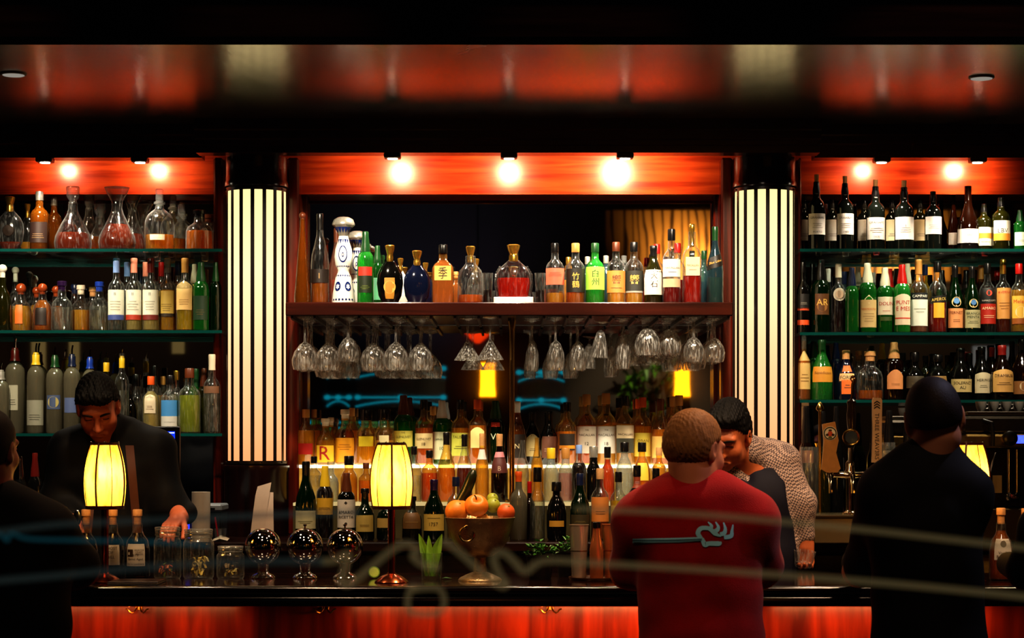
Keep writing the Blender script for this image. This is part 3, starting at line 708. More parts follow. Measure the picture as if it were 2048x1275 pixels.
        if lo.get('bars', 0):
            for q in range(lo['bars']):
                vy = v0+vh*(lo.get('bar0', .4)-.09*q); ww = hw*random.uniform(.35, .62)
                patch(m, ups(.0008), -ww, ww, vy, vy+vh*.022, slot(INK(lo.get('barc', tc or '#555555'))), 8)
        if m.f: m.build(lo.get('pname', 'label'), mats, e)
    for xtra in opt.get('extra', []): xtra(e, R, H)
    return e
def row(shelf, D, where, items, noun='from left'):
    items = sorted(items, key=lambda s: s[0])
    placed = []; sg = 1
    for i, sp in enumerate(items):
        X0 = xx(sp[0], D); r = PX(sp[2], D)/2+.0008; d = 0.
        for k in range(40):
            if all(math.hypot(X0-a, d-b) >= r+c for a, b, c in placed): break
            d = sg*.002*(k+1); X0 = xx(sp[0], D+d)
        if d: sg = -sg
        placed.append((X0, d, r))
        bottle(shelf, D+d, sp, '%s %s %s' % (ORD[i], noun, where))

# ---- extras
def pearls(e, R, H):          # spiked ridge on the sides of the round flask decanter
    m = MB()
    for s_ in (-1, 1):
        for k in range(13):
            t = .12+.5*k/12; r = R*prof_at(PROF['flask'][0], t)+.003
            m.ball((s_*r, 0, H*t), .0055, seg=8, rings=6)
    m.build('beaded_edge', GMAT['clear'], e)
def medallion(col, zf, r, nm='medallion'):
    def f(e, R, H):
        m = MB(); y = -R*.56
        m.lathe([(R*r, 0), (R*r*.9, .004), (1e-5, .005)], 20, M=Matrix.Translation((0, y+.001, H*zf)) @ Matrix.Rotation(PI/2, 4, 'X')); m.build(nm, pbr(col, .25, .4), e)
    return f
def ceramic_art(e, R, H):
    m = MB(); P = PROF['ceramic'][0]
    mp = lambda u, v: ((R*prof_at(P, v/H)+.0012)*math.sin(u), -(R*prof_at(P, v/H)+.0012)*math.cos(u), v)
    for u in (-.55, .55):
        disc(m, mp, u, H*.2, .34, H*.055, 0, 16, .6)
        for k in range(6): disc(m, mp, u+.2*math.cos(k*PI/3), H*.2+H*.03*math.sin(k*PI/3), .06, H*.008, 0, 6)
    for k in range(7): disc(m, mp, -.9+.3*k, H*.05, .09, H*.013, 0, 8)
    for k in range(7): disc(m, mp, -.9+.3*k, H*.325, .09, H*.012, 0, 8)
    for k in range(9): disc(m, mp, -.9+.225*k, H*.43, .07, H*.01, 0, 8)
    disc(m, mp, 0, H*.57, .5, H*.1, 0, 20, .82); disc(m, mp, 0, H*.56, .12, H*.03, 0, 12, .5)
    for k in range(5):
        u = -.8+.4*k; m.add([mp(u-.2, H*.74), mp(u+.2, H*.74), mp(u, H*.68)], [[0, 1, 2]], 0)
    body = e.children[0]; n0 = len(body.data.polygons); pt = m.build('painted_pattern', pbr('#14245c', .2), None); bm = bmesh.new(); bm.from_mesh(body.data); bm.from_mesh(pt.data)
    body.data.materials.append(pt.data.materials[0]); bm.faces.ensure_lookup_table()
    for f in bm.faces[n0:]: f.material_index = 1
    bm.to_mesh(body.data); bm.free(); bpy.data.objects.remove(pt)
    b = MB()
    for k in range(7):
        u = -1.2+.4*k; c = lambda uu, v, r: (R*r*math.sin(uu), -R*r*math.cos(uu), v)
        b.add([c(u-.2, H*.875, .8), c(u+.2, H*.875, .8), c(u, H*.81, .53)], [[0, 1, 2]])
    b.build('stopper_points', pbr('#14245c', .2), e)
def pedestal(e, R, H):
    MB().box(-R*1.1, R*1.1, -R*.6, R*.6, 0, .028, bv=.003).build('pedestal', pbr('#e8d9d4', .3), e)
def dice(c):
    def f(e, R, H): MB().lathe([(R*.4, H*.42), (R*.42, H*.5)], 8).build('neck_ring', pbr(c, .3), e)
    return f
X = lambda *a: {'extra': list(a)}

# ------------------------------------------------------------------ upper left shelf: decanters
row('L1', 8.86, 'in front, decanter shelf', [
 (20, 393, 56, 'flask', 'clear', 'damber', 484, 'gold', None, 'scalloped round crystal decanter with dark medallion', {'extra': [medallion('#241a14', .36, .42)], 'ribs': 10, 'dy': .6}),
 (79, 383, 38, 'whisky', 'amber', 'damber', 432, 'silver', ('#2a1610', 445, 486, '', '#a08060', {'bars': 3, 'barc': '#8a6a48'}), 'amber bottle with silver wrapped neck, dark label'),
 (146, 373, 75, 'decanter', 'clear', 'damber', 466, 'glass', None, 'wide conical decanter with flared glass stopper'),
 (234, 375, 75, 'flare', 'clear', 'damber', 449, None, None, 'round decanter with trumpet mouth, dark amber spirit'),
 (319, 378, 60, 'dome', 'clear', 'gold', 470, 'glass', [(None, 449, 468, '', '#d8c090', {}), ('#d8c8a8', 471, 482, '', '#7a6a4a', {'hw': .5, 'bars': 1})], 'domed clear decanter with square stopper'),
 (399, 420, 56, 'squat', 'clear', 'amber', 462, 'black', None, 'squat amber bottle with short dark stopper')])
row('L1', 9.02, 'at back, decanter shelf', [
 (55, 407, 34, 'flask', 'clear', 'gold', 484, 'gold', None, 'gold-necked crystal decanter peeping behind'),
 (108, 394, 32, 'whisky', 'amber', 'damber', 450, 'silver', None, 'silver-necked amber bottle'),
 (178, 387, 62, 'decanter', 'clear', 'amber', 474, 'glass', None, 'conical decanter with flared stopper'),
 (264, 388, 58, 'flare', 'clear', 'damber', 468, None, None, 'decanter with trumpet mouth'),
 (346, 390, 52, 'dome', 'clear', 'gold', 478, 'glass', None, 'domed decanter with square stopper'),
 (418, 429, 48, 'squat', 'clear', 'amber', 466, 'brown', None, 'squat amber bottle with brown stopper')])
# ---- middle left shelf
def vod(x, cap, band, liq, lt, d): return (x, 516, 33, 'tall', 'clear', liq, lt, cap, ('#d8d2c0', 580, 640, [('II', .86, .1)], '#40404a', {'band': (band, 0, .17), 'bars': 4, 'bar0': .6, 'barc': '#9a9484', 'hw': 1.2}), d)
row('L2', 8.86, 'in front, middle left shelf', [
 (5, 528, 36, 'ball', 'olive', None, 0, 'ballwhite', None, 'tall dark bottle with pale ball stopper'),
 (42, 566, 44, 'ball', 'clear', 'gold', 612, 'ballbrown', ('#c8641c', 610, 648, '', '#000000', {'hw': .35}), 'squat pale gold bottle with brown ball stopper'),
 (85, 566, 40, 'ball', 'clear', 'amber', 600, 'ballbrown', ('#1c0e08', 616, 650, '', '#000000', {'hw': .6}), 'squat amber bottle, dark oval label, brown ball'),
 (124, 562, 42, 'squat', 'clear', 'clear', 615, 'purple', None, 'cut crystal bottle with purple-black stopper', {'ribs': 9}),
 (162, 570, 38, 'squat', 'clear', 'gold', 620, 'cream', None, 'faceted pale gold bottle with cream cork', {'ribs': 9}),
 (199, 563, 40, 'squat', 'clear', 'clear', 612, 'blue', None, 'faceted clear bottle with bright blue stopper', {'ribs': 9}),
 vod(233, 'lblue', '#3c4c86', 'clear', 600, 'tall clear bottle with blue-banded cream label'),
 vod(268, 'pink', '#a5341c', 'pale', 600, 'tall clear bottle with red-banded label, coral neck'),
 vod(302, 'dred', '#6e2018', 'pale', 600, 'tall clear bottle with maroon-banded label'),
 (335, 516, 33, 'tall', 'clear', 'gold', 580, 'glass', ('#b89a4a', 582, 628, '', '#4a3a14', {'bars': 4, 'barc': '#6a5420', 'band': ('#2a1c0c', -.12, .02), 'hw': 1.2}), 'tall golden bottle with black-banded gold label'),
 (370, 516, 35, 'tall', 'clear', 'yel', 580, 'tan', ('#d9b070', 572, 620, '', '#6a4414', {'bars': 3, 'barc': '#8a6430', 'arch': .2}), 'tall yellow bottle with arched tan label'),
 (402, 524, 32, 'bord', 'green', 'grass', 600, 'green', [('#123016', 592, 640, '', '#405a30', {'bars': 3, 'barc': '#5a4a20'}), ('#d8401c', 592, 640, '', '#fff', {'hw': .0})], 'green bottle with dark label'),
 (431, 524, 24, 'bord', 'dgreen', None, 0, 'green', None, 'narrow deep green bottle beside the column')])
row('L2', 9.02, 'at back, middle left shelf', [
 (31, 533, 30, 'ball', 'clear', 'pale', 620, 'ballwhite', None, 'bottle with white ball stopper'), (73, 573, 34, 'ball', 'clear', 'gold', 610, 'ballbrown', None, 'gold bottle with brown ball'),
 (112, 571, 34, 'ball', 'clear', 'amber', 612, 'ballbrown', None, 'amber bottle with red-brown ball'), (150, 568, 36, 'squat', 'clear', 'clear', 615, 'navy', None, 'clear bottle with navy stopper'),
 (186, 574, 36, 'squat', 'clear', 'pale', 620, 'cork', None, 'pale bottle with cork stopper'), (254, 524, 28, 'tall', 'clear', 'clear', 600, 'lblue', None, 'clear bottle with pale blue neck'),
 (291, 524, 28, 'tall', 'clear', 'pale', 600, 'pink', None, 'clear bottle with coral neck'), (323, 524, 28, 'tall', 'clear', 'pale', 600, 'red', None, 'clear bottle with red neck'),
 (356, 522, 28, 'tall', 'clear', 'gold', 600, 'navy', None, 'gold bottle with dark neck'), (389, 528, 26, 'bord', 'lgreen', None, 0, 'cream', ('#d8401c', 592, 640, '', '#fff', {}), 'green bottle with cream neck, red label')])
# ---- lower left shelf: frosted vodkas with pourers
row('L3', 8.86, 'behind bartender', [
 (2, 725, 34, 'frost', 'frost', None, 0, 'grey', None, 'frosted bottle at the frame edge with pourer'),
 (30, 676, 40, 'frost', 'frost', None, 0, 'dred', ('#a39f8c', 770, 820, '', '#3a3630', {'bars': 3, 'barc': '#4a463c', 'hw': .5}), 'frosted bottle with dark red neck and pourer'),
 (72, 686, 36, 'frost', 'frost', None, 0, 'yellow', ('#8c8a7a', 800, 850, '', '#4a4a40', {'bars': 3, 'barc': '#5a584c'}), 'frosted bottle with yellow neck and pourer'),
 (110, 692, 36, 'frost', 'frost', None, 0, 'green', ('#4a5878', 790, 818, '', '#c0b060', {'disc': ('#a89a5c', .5, .4), 'hw': .8}), 'frosted bottle with green neck, blue emblem'),
 (144, 690, 34, 'frost', 'frost', None, 0, 'navy', ('#56648c', 795, 825, '', '#ffffff', {'hw': .8}), 'frosted bottle with navy neck and blue label'),
 (180, 696, 32, 'frost', 'frost', None, 0, 'blue', None, 'frosted bottle with blue neck behind the head'),
 (213, 704, 30, 'tall', 'olive', None, 0, 'yellow', None, 'dark bottle with yellow neck band and pourer', {'ck': 'spout'}),
 (244, 694, 28, 'tall', 'clear', 'clear', 780, 'yellow', None, 'clear bottle with yellow capsule and orange pourer', {'ck': 'spout'}),
 (259, 767, 32, 'squat', 'black', None, 0, 'black', None, 'small squat black bottle', {'ck': 'screw'}),
 (302, 752, 34, 'whisky', 'clear', 'pale', 782, 'orange', ('#c8b89c', 792, 826, '', '#6a4a30', {'bars': 3, 'hw': .7, 'arch': .1}), 'clear bottle with orange cap and cream label'),
 (341, 750, 38, 'whisky', 'clear', 'clear', 790, 'black', [('#3a7ab0', 800, 832, '', '#ffffff', {}), ('#b8b4ac', 832, 852, '', '#666666', {'bars': 1})], 'clear bottle with broad blue label'),
 (379, 736, 44, 'whisky', 'clear', 'green', 790, 'brown', None, 'large clear bottle of greenish spirit, brown cap'),
 (424, 708, 34, 'tall', 'clear', 'clear', 780, 'cream', ('#6a4a34', 772, 786, '', '#333', {}), 'tall thin bottle with cream cap beside column')])
row('L3', 9.02, 'at back behind left bartender', [
 (273, 748, 28, 'jug', 'clear', 'clear', 800, 'black', None, 'clear jar-like bottle, wide black cap'), (309, 731, 28, 'whisky', 'clear', 'pale', 790, 'black', None, 'bottle with round black stopper'),
 (326, 752, 24, 'whisky', 'clear', 'amber', 790, 'tan', None, 'bottle with amber cap'), (353, 741, 26, 'whisky', 'clear', 'clear', 790, 'gold', None, 'bottle with gold cap'),
 (392, 737, 30, 'bord', 'green', None, 0, 'green', None, 'green bottle with dark cap'), (408, 736, 26, 'bord', 'olive', None, 0, 'brown', None, 'dark bottle with brown cap')])
# ---- upper right shelf: port
def port(x, top, w, yt, yb, tx, d, **k):
    return (x, top, w, 'port', 'port', None, 0, 'black', ('#cdc4bc', yt, yb, tx, '#3a3430', {'bars': 3, 'bar0': .5, 'barc': '#8a8078', 'hw': 1.25}), d, k)
row('R1', 8.86, 'in front, port shelf', [
 port(1633, 349, 34, 428, 470, [("GRAHAM'S", .8, .13), ('PORTO', .12, .09)], 'dark port bottle, tallest cork, white label'),
 port(1690, 352, 34, 428, 470, [("GRAHAM'S", .8, .13), ('1983', .12, .1)], 'dark port bottle with tall cork, cream label'),
 port(1751, 359, 37, 436, 480, [("GRAHAM'S", .78, .13), ('1970', .12, .1)], 'dark port bottle with pale cork, grey label'),
 port(1808, 361, 38, 435, 480, [('1', .6, .12)], 'dark port bottle with slanted cork, emblem label'),
 port(1866, 370, 33, 434, 469, '', 'black-capped bottle with blue picture on label', cork=0),
 (1936, 372, 43, 'burg', 'dbrown', None, 0, None, ('#cfc6bc', 459, 487, [('Lejé', .6, .25)], '#6a4a40', {'hw': 1.4}), 'brown sloping bottle with white label, open top'),
 (1968, 398, 30, 'port', 'olive', None, 0, 'black', ('#cfc6b0', 455, 492, '', '#555', {'band': ('#c07a28', .4, .68), 'bars': 1, 'bar0': .2}), 'shorter dark bottle with orange-banded label', {'cork': 0}),
 (2002, 384, 36, 'port', 'olive', None, 0, 'black', ('#d8d0bc', 442, 482, [('LBV', .5, .22)], '#222222', {'band': ('#c87a24', 0, .36)}), 'dark bottle with orange-footed label, cropped picture', {'cork': 0}),
 (2040, 420, 26, 'bord', 'green', None, 0, 'green', ('#c8d0b8', 465, 492, '', '#444', {'bars': 2}), 'small green bottle with pale label at edge')])
bk = lambda x, d, g='port', t=387, w=27, lc='#c4bcb2': (x, t, w, 'port', g, None, 0, 'black', (lc, 440, 482, '', '#333', {'hw': 1.2, 'bars': 2, 'bar0': .3, 'barc': '#6a625a'}), d, {'cork': 0})
row('R1', 9.02, 'at back, port shelf', [bk(1608, 'dark bottle with pale label next the column'), bk(1664, 'dark bottle with barcode label'), bk(1728, 'dark bottle with white back label'),
 bk(1784, 'dark bottle with cream back label', lc='#d8cfa8'), bk(1840, 'olive bottle with tan label', 'olive', lc='#d0b890'),
 (1907, 386, 24, 'burg', 'brown', None, 0, None, ('#cfc6bc', 466, 490, '', '#555', {}), 'brown bottle with bright orange glint')])
# ---- middle right shelf: aperitifs
row('R2', 8.86, 'in front, aperitif shelf', [
 (1606, 524, 26, 'whisky', 'black', None, 0, 'black', [('#15110f', 588, 618, '', '#8a8078', {'bars': 2, 'barc': '#a09888'}), ('#d8501c', 640, 650, '', '#fff', {}), ('#c8481c', 616, 621, '', '#fff', {})], 'black bottle with orange stripes next the column'),
 (1642, 519, 38, 'bord', 'dgreen', None, 0, 'black', ('#5a3410', 588, 630, [('AR', .6, .3)], '#d8a850', {'disc': ('#8a5a20', .4, .25), 'hw': .8}), 'dark green bottle with brown gold emblem'),
 (1677, 527, 31, 'tall', 'clear', 'dark', 590, 'cream', ('#d8c8b4', 576, 602, '', '#7a4a30', {'round': 1, 'disc': ('#b89a80', .5, .32)}), 'clear bottle of dark spirit, round label'),
 (1704, 535, 27, 'bord', 'green', 'dark', 600, 'navy', None, 'green bottle with navy cap and dark contents'),
 (1735, 526, 36, 'bord', 'green', 'grass', 590, 'cream', ('#b89a68', 600, 655, [('VERMOUTH', .66, .09)], '#b4501c', {'diamond': ('#d8c8a0', 1.02, .16), 'bars': 4, 'bar0': .48, 'barc': '#8a7048'}), 'green bottle with tan label topped by diamond'),
 (1770, 535, 34, 'bord', 'green', 'grass', 600, 'cream', [('#d8c8b0', 594, 630, [('DOLIN', .62, .28)], '#a81c14', {'bars': 1, 'bar0': .2}), ('#3a4a18', 634, 642, '', '#fff', {'hw': .7})], 'green bottle with white label, red lettering'),
 (1804, 529, 33, 'bord', 'lgreen', 'grass', 600, 'red', ('#d8c4a8', 594, 650, [('PUNT', .8, .16), ('E MES', .58, .15)], '#b02014', {'band': ('#c03020', .22, .26), 'arch': .1}), 'green bottle with red cap, red lettering'),
 (1837, 519, 36, 'tall', 'clear', 'pink', 640, 'tan', ('#dfe0d4', 586, 652, [('CAMPARI', .9, .14)], '#f4f0e4', {'band': ('#14161c', .8, 1.0), 'bars': 2, 'bar0': .5, 'barc': '#a8a898', 'hw': 1.15}), 'clear bottle, white label headed by black band'),
 (1875, 522, 36, 'whisky', 'clear', 'red', 602, 'black', [('#e8a830', 606, 636, '', '#c01c10', {'hw': .62}), ('#14100c', 592, 606, [('APEROL', .5, .7)], '#e8c060', {'tilt': .12})], 'clear bottle of red aperitif, slanted black band'),
 (1910, 530, 33, 'slope', 'dgreen', None, 0, 'black', [('#d8905c', 617, 656, [('FERNET', .78, .14)], '#6a2a14', {'bars': 2}), ('#c8a070', 594, 614, '', '#333', {'round': 1, 'disc': ('#4a7ab0', .6, .3)})], 'green-shouldered bottle with peach label, round emblem'),
 (1944, 532, 33, 'slope', 'dgreen', None, 0, 'black', [('#a8a078', 620, 656, [('BRANCA', .8, .14), ('MENTA', .6, .14)], '#22301c', {'bars': 2, 'bar0': .35}), ('#c8a870', 598, 616, '', '#333', {'round': 1, 'disc': ('#3a6aa0', .6, .3)})], 'green-shouldered bottle with grey-green label, round emblem'),
 (1975, 526, 33, 'whisky', 'clear', 'dark', 572, 'black', [('#a82414', 608, 648, [('AMARO', .78, .16)], '#e8c8a0', {'bars': 2}), ('#141010', 576, 608, [('RAMAZZOTTI', .2, .2)], '#c8bcb0', {'disc': ('#c83c1c', .68, .18)})], 'dark bottle with red label, black cap'),
 (2006, 518, 31, 'tall', 'clear', 'damber', 585, 'gold', ('#c88c4a', 576, 638, [('AVERNA', .86, .13)], '#b01c14', {'bars': 3, 'bar0': .5, 'barc': '#8a5a24'}), 'amber bottle with tan label, gold capsule'),
 (2038, 527, 34, 'whisky', 'clear', 'gold', 580, 'red', ('#d8a840', 592, 648, [('Meletti', .8, .16)], '#b83c14', {'disc': ('#e0d0a0', .42, .2), 'band': ('#8a4a14', 0, .2)}), 'yellow-labelled bottle with red cap at edge')])
sb = lambda x, t, w, g, c, d, ty='bord': (x, t, w, ty, g, None, 0, c, None, d)
row('R2', 9.02, 'at back, aperitif shelf', [sb(1625, 527, 26, 'green', 'black', 'green bottle with black cap'), sb(1656, 537, 26, 'clear', 'white', 'clear bottle with white cap', 'tall'), sb(1688, 543, 26, 'blue', 'navy', 'bluish bottle with navy cap', 'tall'),
 sb(1716, 533, 26, 'green', 'cream', 'green bottle with cream cap'), sb(1746, 545, 26, 'clear', 'white', 'clear bottle with white neck', 'tall'), sb(1779, 537, 28, 'lgreen', 'red', 'green bottle with red capsule'), sb(1815, 527, 26, 'yellow', 'cream', 'yellow bottle with cream capsule'),
 sb(1850, 529, 26, 'yellow', 'navy', 'yellow bottle with navy cap', 'whisky'), sb(1884, 540, 26, 'green', 'black', 'green bottle with short cap'), sb(1932, 540, 26, 'dgreen', 'black', 'dark green bottle with black cap'), sb(1962, 530, 26, 'amber', 'tan', 'amber bottle with tan capsule', 'tall'), sb(1994, 541, 26, 'amber', 'red', 'amber bottle with red cap', 'whisky')])
# ---- lower right shelf: liqueurs
row('R3', 8.86, 'in front, liqueur shelf', [
 (1608, 672, 26, 'tall', 'tan', 'gold', 710, 'glass', ('#c8a868', 708, 778, '', '#7a5a28', {'bars': 3, 'arch': .1}), 'tall pale gold bottle next the column'),
 (1644, 679, 42, 'slope', 'lgreen', 'dark', 740, 'green', ('#c8882c', 733, 764, [('Bénédictine', .6, .3)], '#6a3a10', {'hw': 1.2}), 'green-topped dark bottle with broad ochre label'),
 (1692, 700, 40, 'slope', 'navy', None, 0, 'cork', [('#d86a24', 731, 788, '', '#222', {'hw': .6, 'bars': 2, 'bar0': .3}), ('#d8b078', 747, 762, [('FORDS', .5, .6)], '#181410', {'hw': .85})], 'dark bottle with orange label, lettered band'),
 (1740, 702, 50, 'squat', 'clear', 'amber', 780, 'cork', None, 'broad clear decanter bottle nearly empty', {'sq': 6., 'dy': .7, 'ribs': 0}),
 (1788, 684, 38, 'bord', 'dbrown', None, 0, 'cork', ('#d8905c', 752, 778, '', '#7a4a28', {'arch': .5, 'hw': .95, 'bars': 2}), 'red-brown bottle with arched peach label'),
 (1829, 704, 40, 'squat', 'black', None, 0, 'black', ('#4a4030', 752, 776, '', '#a89868', {'bars': 2, 'barc': '#8a7a50'}), 'grey-black squat bottle with framed label', {'ck': 'screw'}),
 (1874, 709, 45, 'orb', 'black', None, 0, 'black', ('#8a6a3a', 752, 772, '', '#333', {'hw': .8}), 'round black bottle behind patron'),
 (1921, 696, 44, 'slope', 'black', None, 0, 'black', ('#c8b078', 758, 784, [('SOLERNO', .7, .22), ('AU', .35, .24)], '#2a1c10', {'hw': 1.15}), 'sloping dark bottle with cream label'),
 (1963, 693, 40, 'slope', 'black', None, 0, 'black', ('#c8b898', 749, 786, [('HERING', .7, .14)], '#2a1c10', {'bars': 2, 'bar0': .4, 'hw': .9, 'arch': .12}), 'dark bottle with small cream arched label'),
 (2004, 690, 45, 'slope', 'dbrown', None, 0, 'wax', ('#c89a58', 744, 784, [('DRAMBUIE', .82, .17)], '#2a0c08', {'bars': 2, 'bar0': .45, 'hw': 1.1, 'arch': .14}), 'dark bottle with red wax cap, tan label'),
 (2044, 678, 40, 'slope', 'dbrown', None, 0, 'black', ('#8a5a30', 762, 788, '', '#222', {'disc': ('#d0b890', .6, .35)}), 'dark bottle with round emblem at edge')])
row('R3', 9.02, 'at back, liqueur shelf', [sb(1627, 682, 28, 'lgreen', 'green', 'green bottle next the column'), sb(1672, 685, 26, 'navy', 'navy', 'dark navy bottle'), sb(1717, 701, 30, 'clear', 'cork', 'clear bottle with cork', 'squat'), sb(1764, 686, 26, 'black', 'yellow', 'dark bottle with yellow cap'), sb(1806, 705, 26, 'black', 'black', 'black bottle with round stopper', 'whisky'),
 sb(1851, 711, 28, 'olive', 'black', 'olive bottle with black cap', 'whisky'), sb(1895, 710, 26, 'olive', 'black', 'short olive bottle', 'whisky'), sb(1940, 706, 26, 'black', 'black', 'black bottle between labels', 'slope'), sb(1984, 694, 30, 'dbrown', 'wax', 'brown bottle with red wax', 'slope'), sb(2024, 682, 28, 'dbrown', 'black', 'brown bottle with tall neck', 'slope')])
# ---- wooden shelf across the mirror
row('W', 8.6, 'in front, wooden shelf', [
 (605, 424, 33, 'cone', 'amber', 'damber', 520, 'brown', None, 'tall tapering brown bottle with dark ball stopper'),
 (640, 427, 37, 'slope', 'clear', 'amber', 565, 'black', ('#1e120c', 539, 566, [('1', .5, .4)], '#b08a50', {'hw': 1.3, 'bars': 0}), 'clear sloping bottle with dark label band'),
 (687, 433, 46, 'ceramic', 'ceramic', None, 0, 'silver', None, 'white ceramic bottle with blue pattern, silver bell stopper', {'extra': [ceramic_art]}),
 (731, 463, 33, 'bord', 'lgreen', 'grass', 590, 'green', [('#b83020', 534, 552, '', '#fff', {'hw': .95}), ('#17240f', 552, 586, '', '#7a8a30', {'bars': 3, 'barc': '#6a7a28', 'hw': .95})], 'bright green bottle with red and black label'),
 (780, 490, 53, 'flask', 'black', None, 0, 'gold', ('#b8802c', 556, 598, '', '#4a2a0a', {'hw': .4, 'disc': ('#d8a850', .55, .3)}), 'black round flask with gold emblem, gold stopper', {'dy': .6}),
 (834, 501, 54, 'flask', 'navy', None, 0, 'gold', None, 'plain blue-black round flask with gold stopper', {'dy': .6}),
 (886, 489, 43, 'whisky', 'tan', 'gold', 520, 'black', ('#d8b25a', 532, 561, [('季', .5, .8)], '#20180c', {'hw': 1.15, 'flat': 1}), 'square golden bottle with black brushed character', {'sq': 7., 'dy': .6}),
 (941, 492, 52, 'squat', 'clear', 'amber', 590, 'gold', None, 'clear bell-shaped bottle with gold stopper', {'ck': 'crown'}),
 (975, 546, 23, 'shot', 'clear', 'dark', 580, None, None, 'small shot glass'),
 (1027, 489, 72, 'flask', 'clear', 'red', 556, 'gold', None, 'ornate beaded decanter of ruby spirit on white base', {'extra': [pearls, pedestal], 'dy': .55}),
 (1080, 546, 22, 'shot', 'clear', 'dark', 580, None, None, 'small shot glass right of ruby decanter'),
 (1110, 486, 37, 'whisky', 'clear', 'gold', 586, 'black', ('#d8644a', 537, 570, '', '#a83828', {'bars': 3, 'bar0': .7, 'hw': 1.3}), 'clear whisky bottle with coral label'),
 (1151, 486, 38, 'whisky', 'clear', 'amber', 580, 'tan', ('#17130c', 538, 585, [('竹', .68, .3), ('鶴', .34, .3)], '#d8b050', {'hw': 1.3}), 'amber bottle with black label, gold characters'),
 (1190, 486, 38, 'whisky', 'lgreen', 'grass', 570, 'green', ('#9ad048', 534, 580, [('白', .7, .32), ('州', .34, .32)], '#10200c', {'hw': 1.3}), 'vivid green bottle with black characters'),
 (1232, 484, 37, 'whisky', 'clear', 'gold', 586, 'brown', ('#b87838', 542, 586, [('響', .6, .4)], '#5a2a10', {'hw': 1.3, 'bars': 1, 'bar0': .2}), 'clear bottle with tan label, dark brown cap'),
 (1268, 484, 37, 'whisky', 'clear', 'gold', 586, 'black', ('#24241f', 542, 586, [('響', .6, .42)], '#d8b050', {'hw': 1.3, 'band': ('#8a8a80', 0, .08)}), 'clear bottle with grey-black label, gold glyph'),
 (1307, 491, 38, 'slope', 'olive', None, 0, 'black', ('#c8bcae', 540, 590, [('大', .76, .26), ('石', .42, .26)], '#14100c', {'hw': 1.3}), 'dark olive bottle with pale label, black brushstrokes'),
 (1343, 458, 36, 'whisky', 'clear', 'cherry', 574, 'black', [('#d8cfc0', 519, 554, [('MACALLAN', .5, .16)], '#5a4a3a', {'hw': 1.25, 'bars': 1, 'bar0': .25}), ('#b89a78', 558, 575, '', '#5a3a20', {'hw': 1.2})], 'tall clear bottle of red whisky, white label'),
 (1384, 448, 37, 'whisky', 'clear', 'red', 552, 'gold', ('#d8c09c', 515, 552, [('MACALLAN', .55, .14)], '#7a5a3a', {'hw': 1.1, 'bars': 1, 'bar0': .3}), 'faceted amber-red bottle with gold stopper', {'ck': 'crown', 'sq': 3.4}),
 (1430, 453, 33, 'slope', 'blue', 'gold', 555, 'green', ('#1c140c', 512, 536, [('Blue Label', .5, .36)], '#d8a850', {'tilt': .28, 'hw': 1.3}), 'blue-green bottle with slanted dark label')])
row('W', 8.82, 'at back, wooden shelf', [
 (673, 456, 30, 'slope', 'pink', 'pink', 560, 'brown', None, 'pinkish clear bottle behind ceramic bottle'),
 (714, 461, 40, 'ceramic', 'ceramic', None, 0, 'silver', None, 'white ceramic bottle with silver bell stopper', {'extra': [ceramic_art]}),
 (755, 491, 26, 'bord', 'green', None, 0, 'green', ('#7ac8a0', 556, 600, '', '#2a4a30', {}), 'slim green bottle with pale label'),
 (801, 516, 34, 'flask', 'ceramic', None, 0, 'gold', None, 'pale flask with gold crown stopper'),
 (851, 525, 32, 'flask', 'navy', None, 0, 'gold', None, 'small dark flask with gold cap'),
 (912, 543, 22, 'squat', 'tan', 'gold', 560, 'tan', None, 'small amber square bottle', {'sq': 6.}),
 (952, 517, 36, 'squat', 'clear', 'amber', 590, 'gold', None, 'clear bell bottle with gold stopper', {'ck': 'crown'}),
 (1137, 514, 26, 'whisky', 'clear', 'gold', 560, 'gold', None, 'gold-capped bottle'), (1175, 513, 26, 'whisky', 'blue', None, 0, 'silver', None, 'clear bottle with silver cap'), (1212, 511, 26, 'whisky', 'blue', None, 0, 'silver', None, 'bluish bottle with silver cap'),
 (1248, 511, 26, 'whisky', 'clear', 'gold', 560, 'glass', None, 'bottle with clear stopper'), (1314, 488, 30, 'whisky', 'clear', 'red', 560, 'red', None, 'bottle with red neck'), (1355, 486, 32, 'whisky', 'clear', 'cherry', 560, 'red', None, 'reddish bottle with red capsule'), (1408, 501, 26, 'whisky', 'blue', None, 0, 'green', None, 'blue-green bottle')])
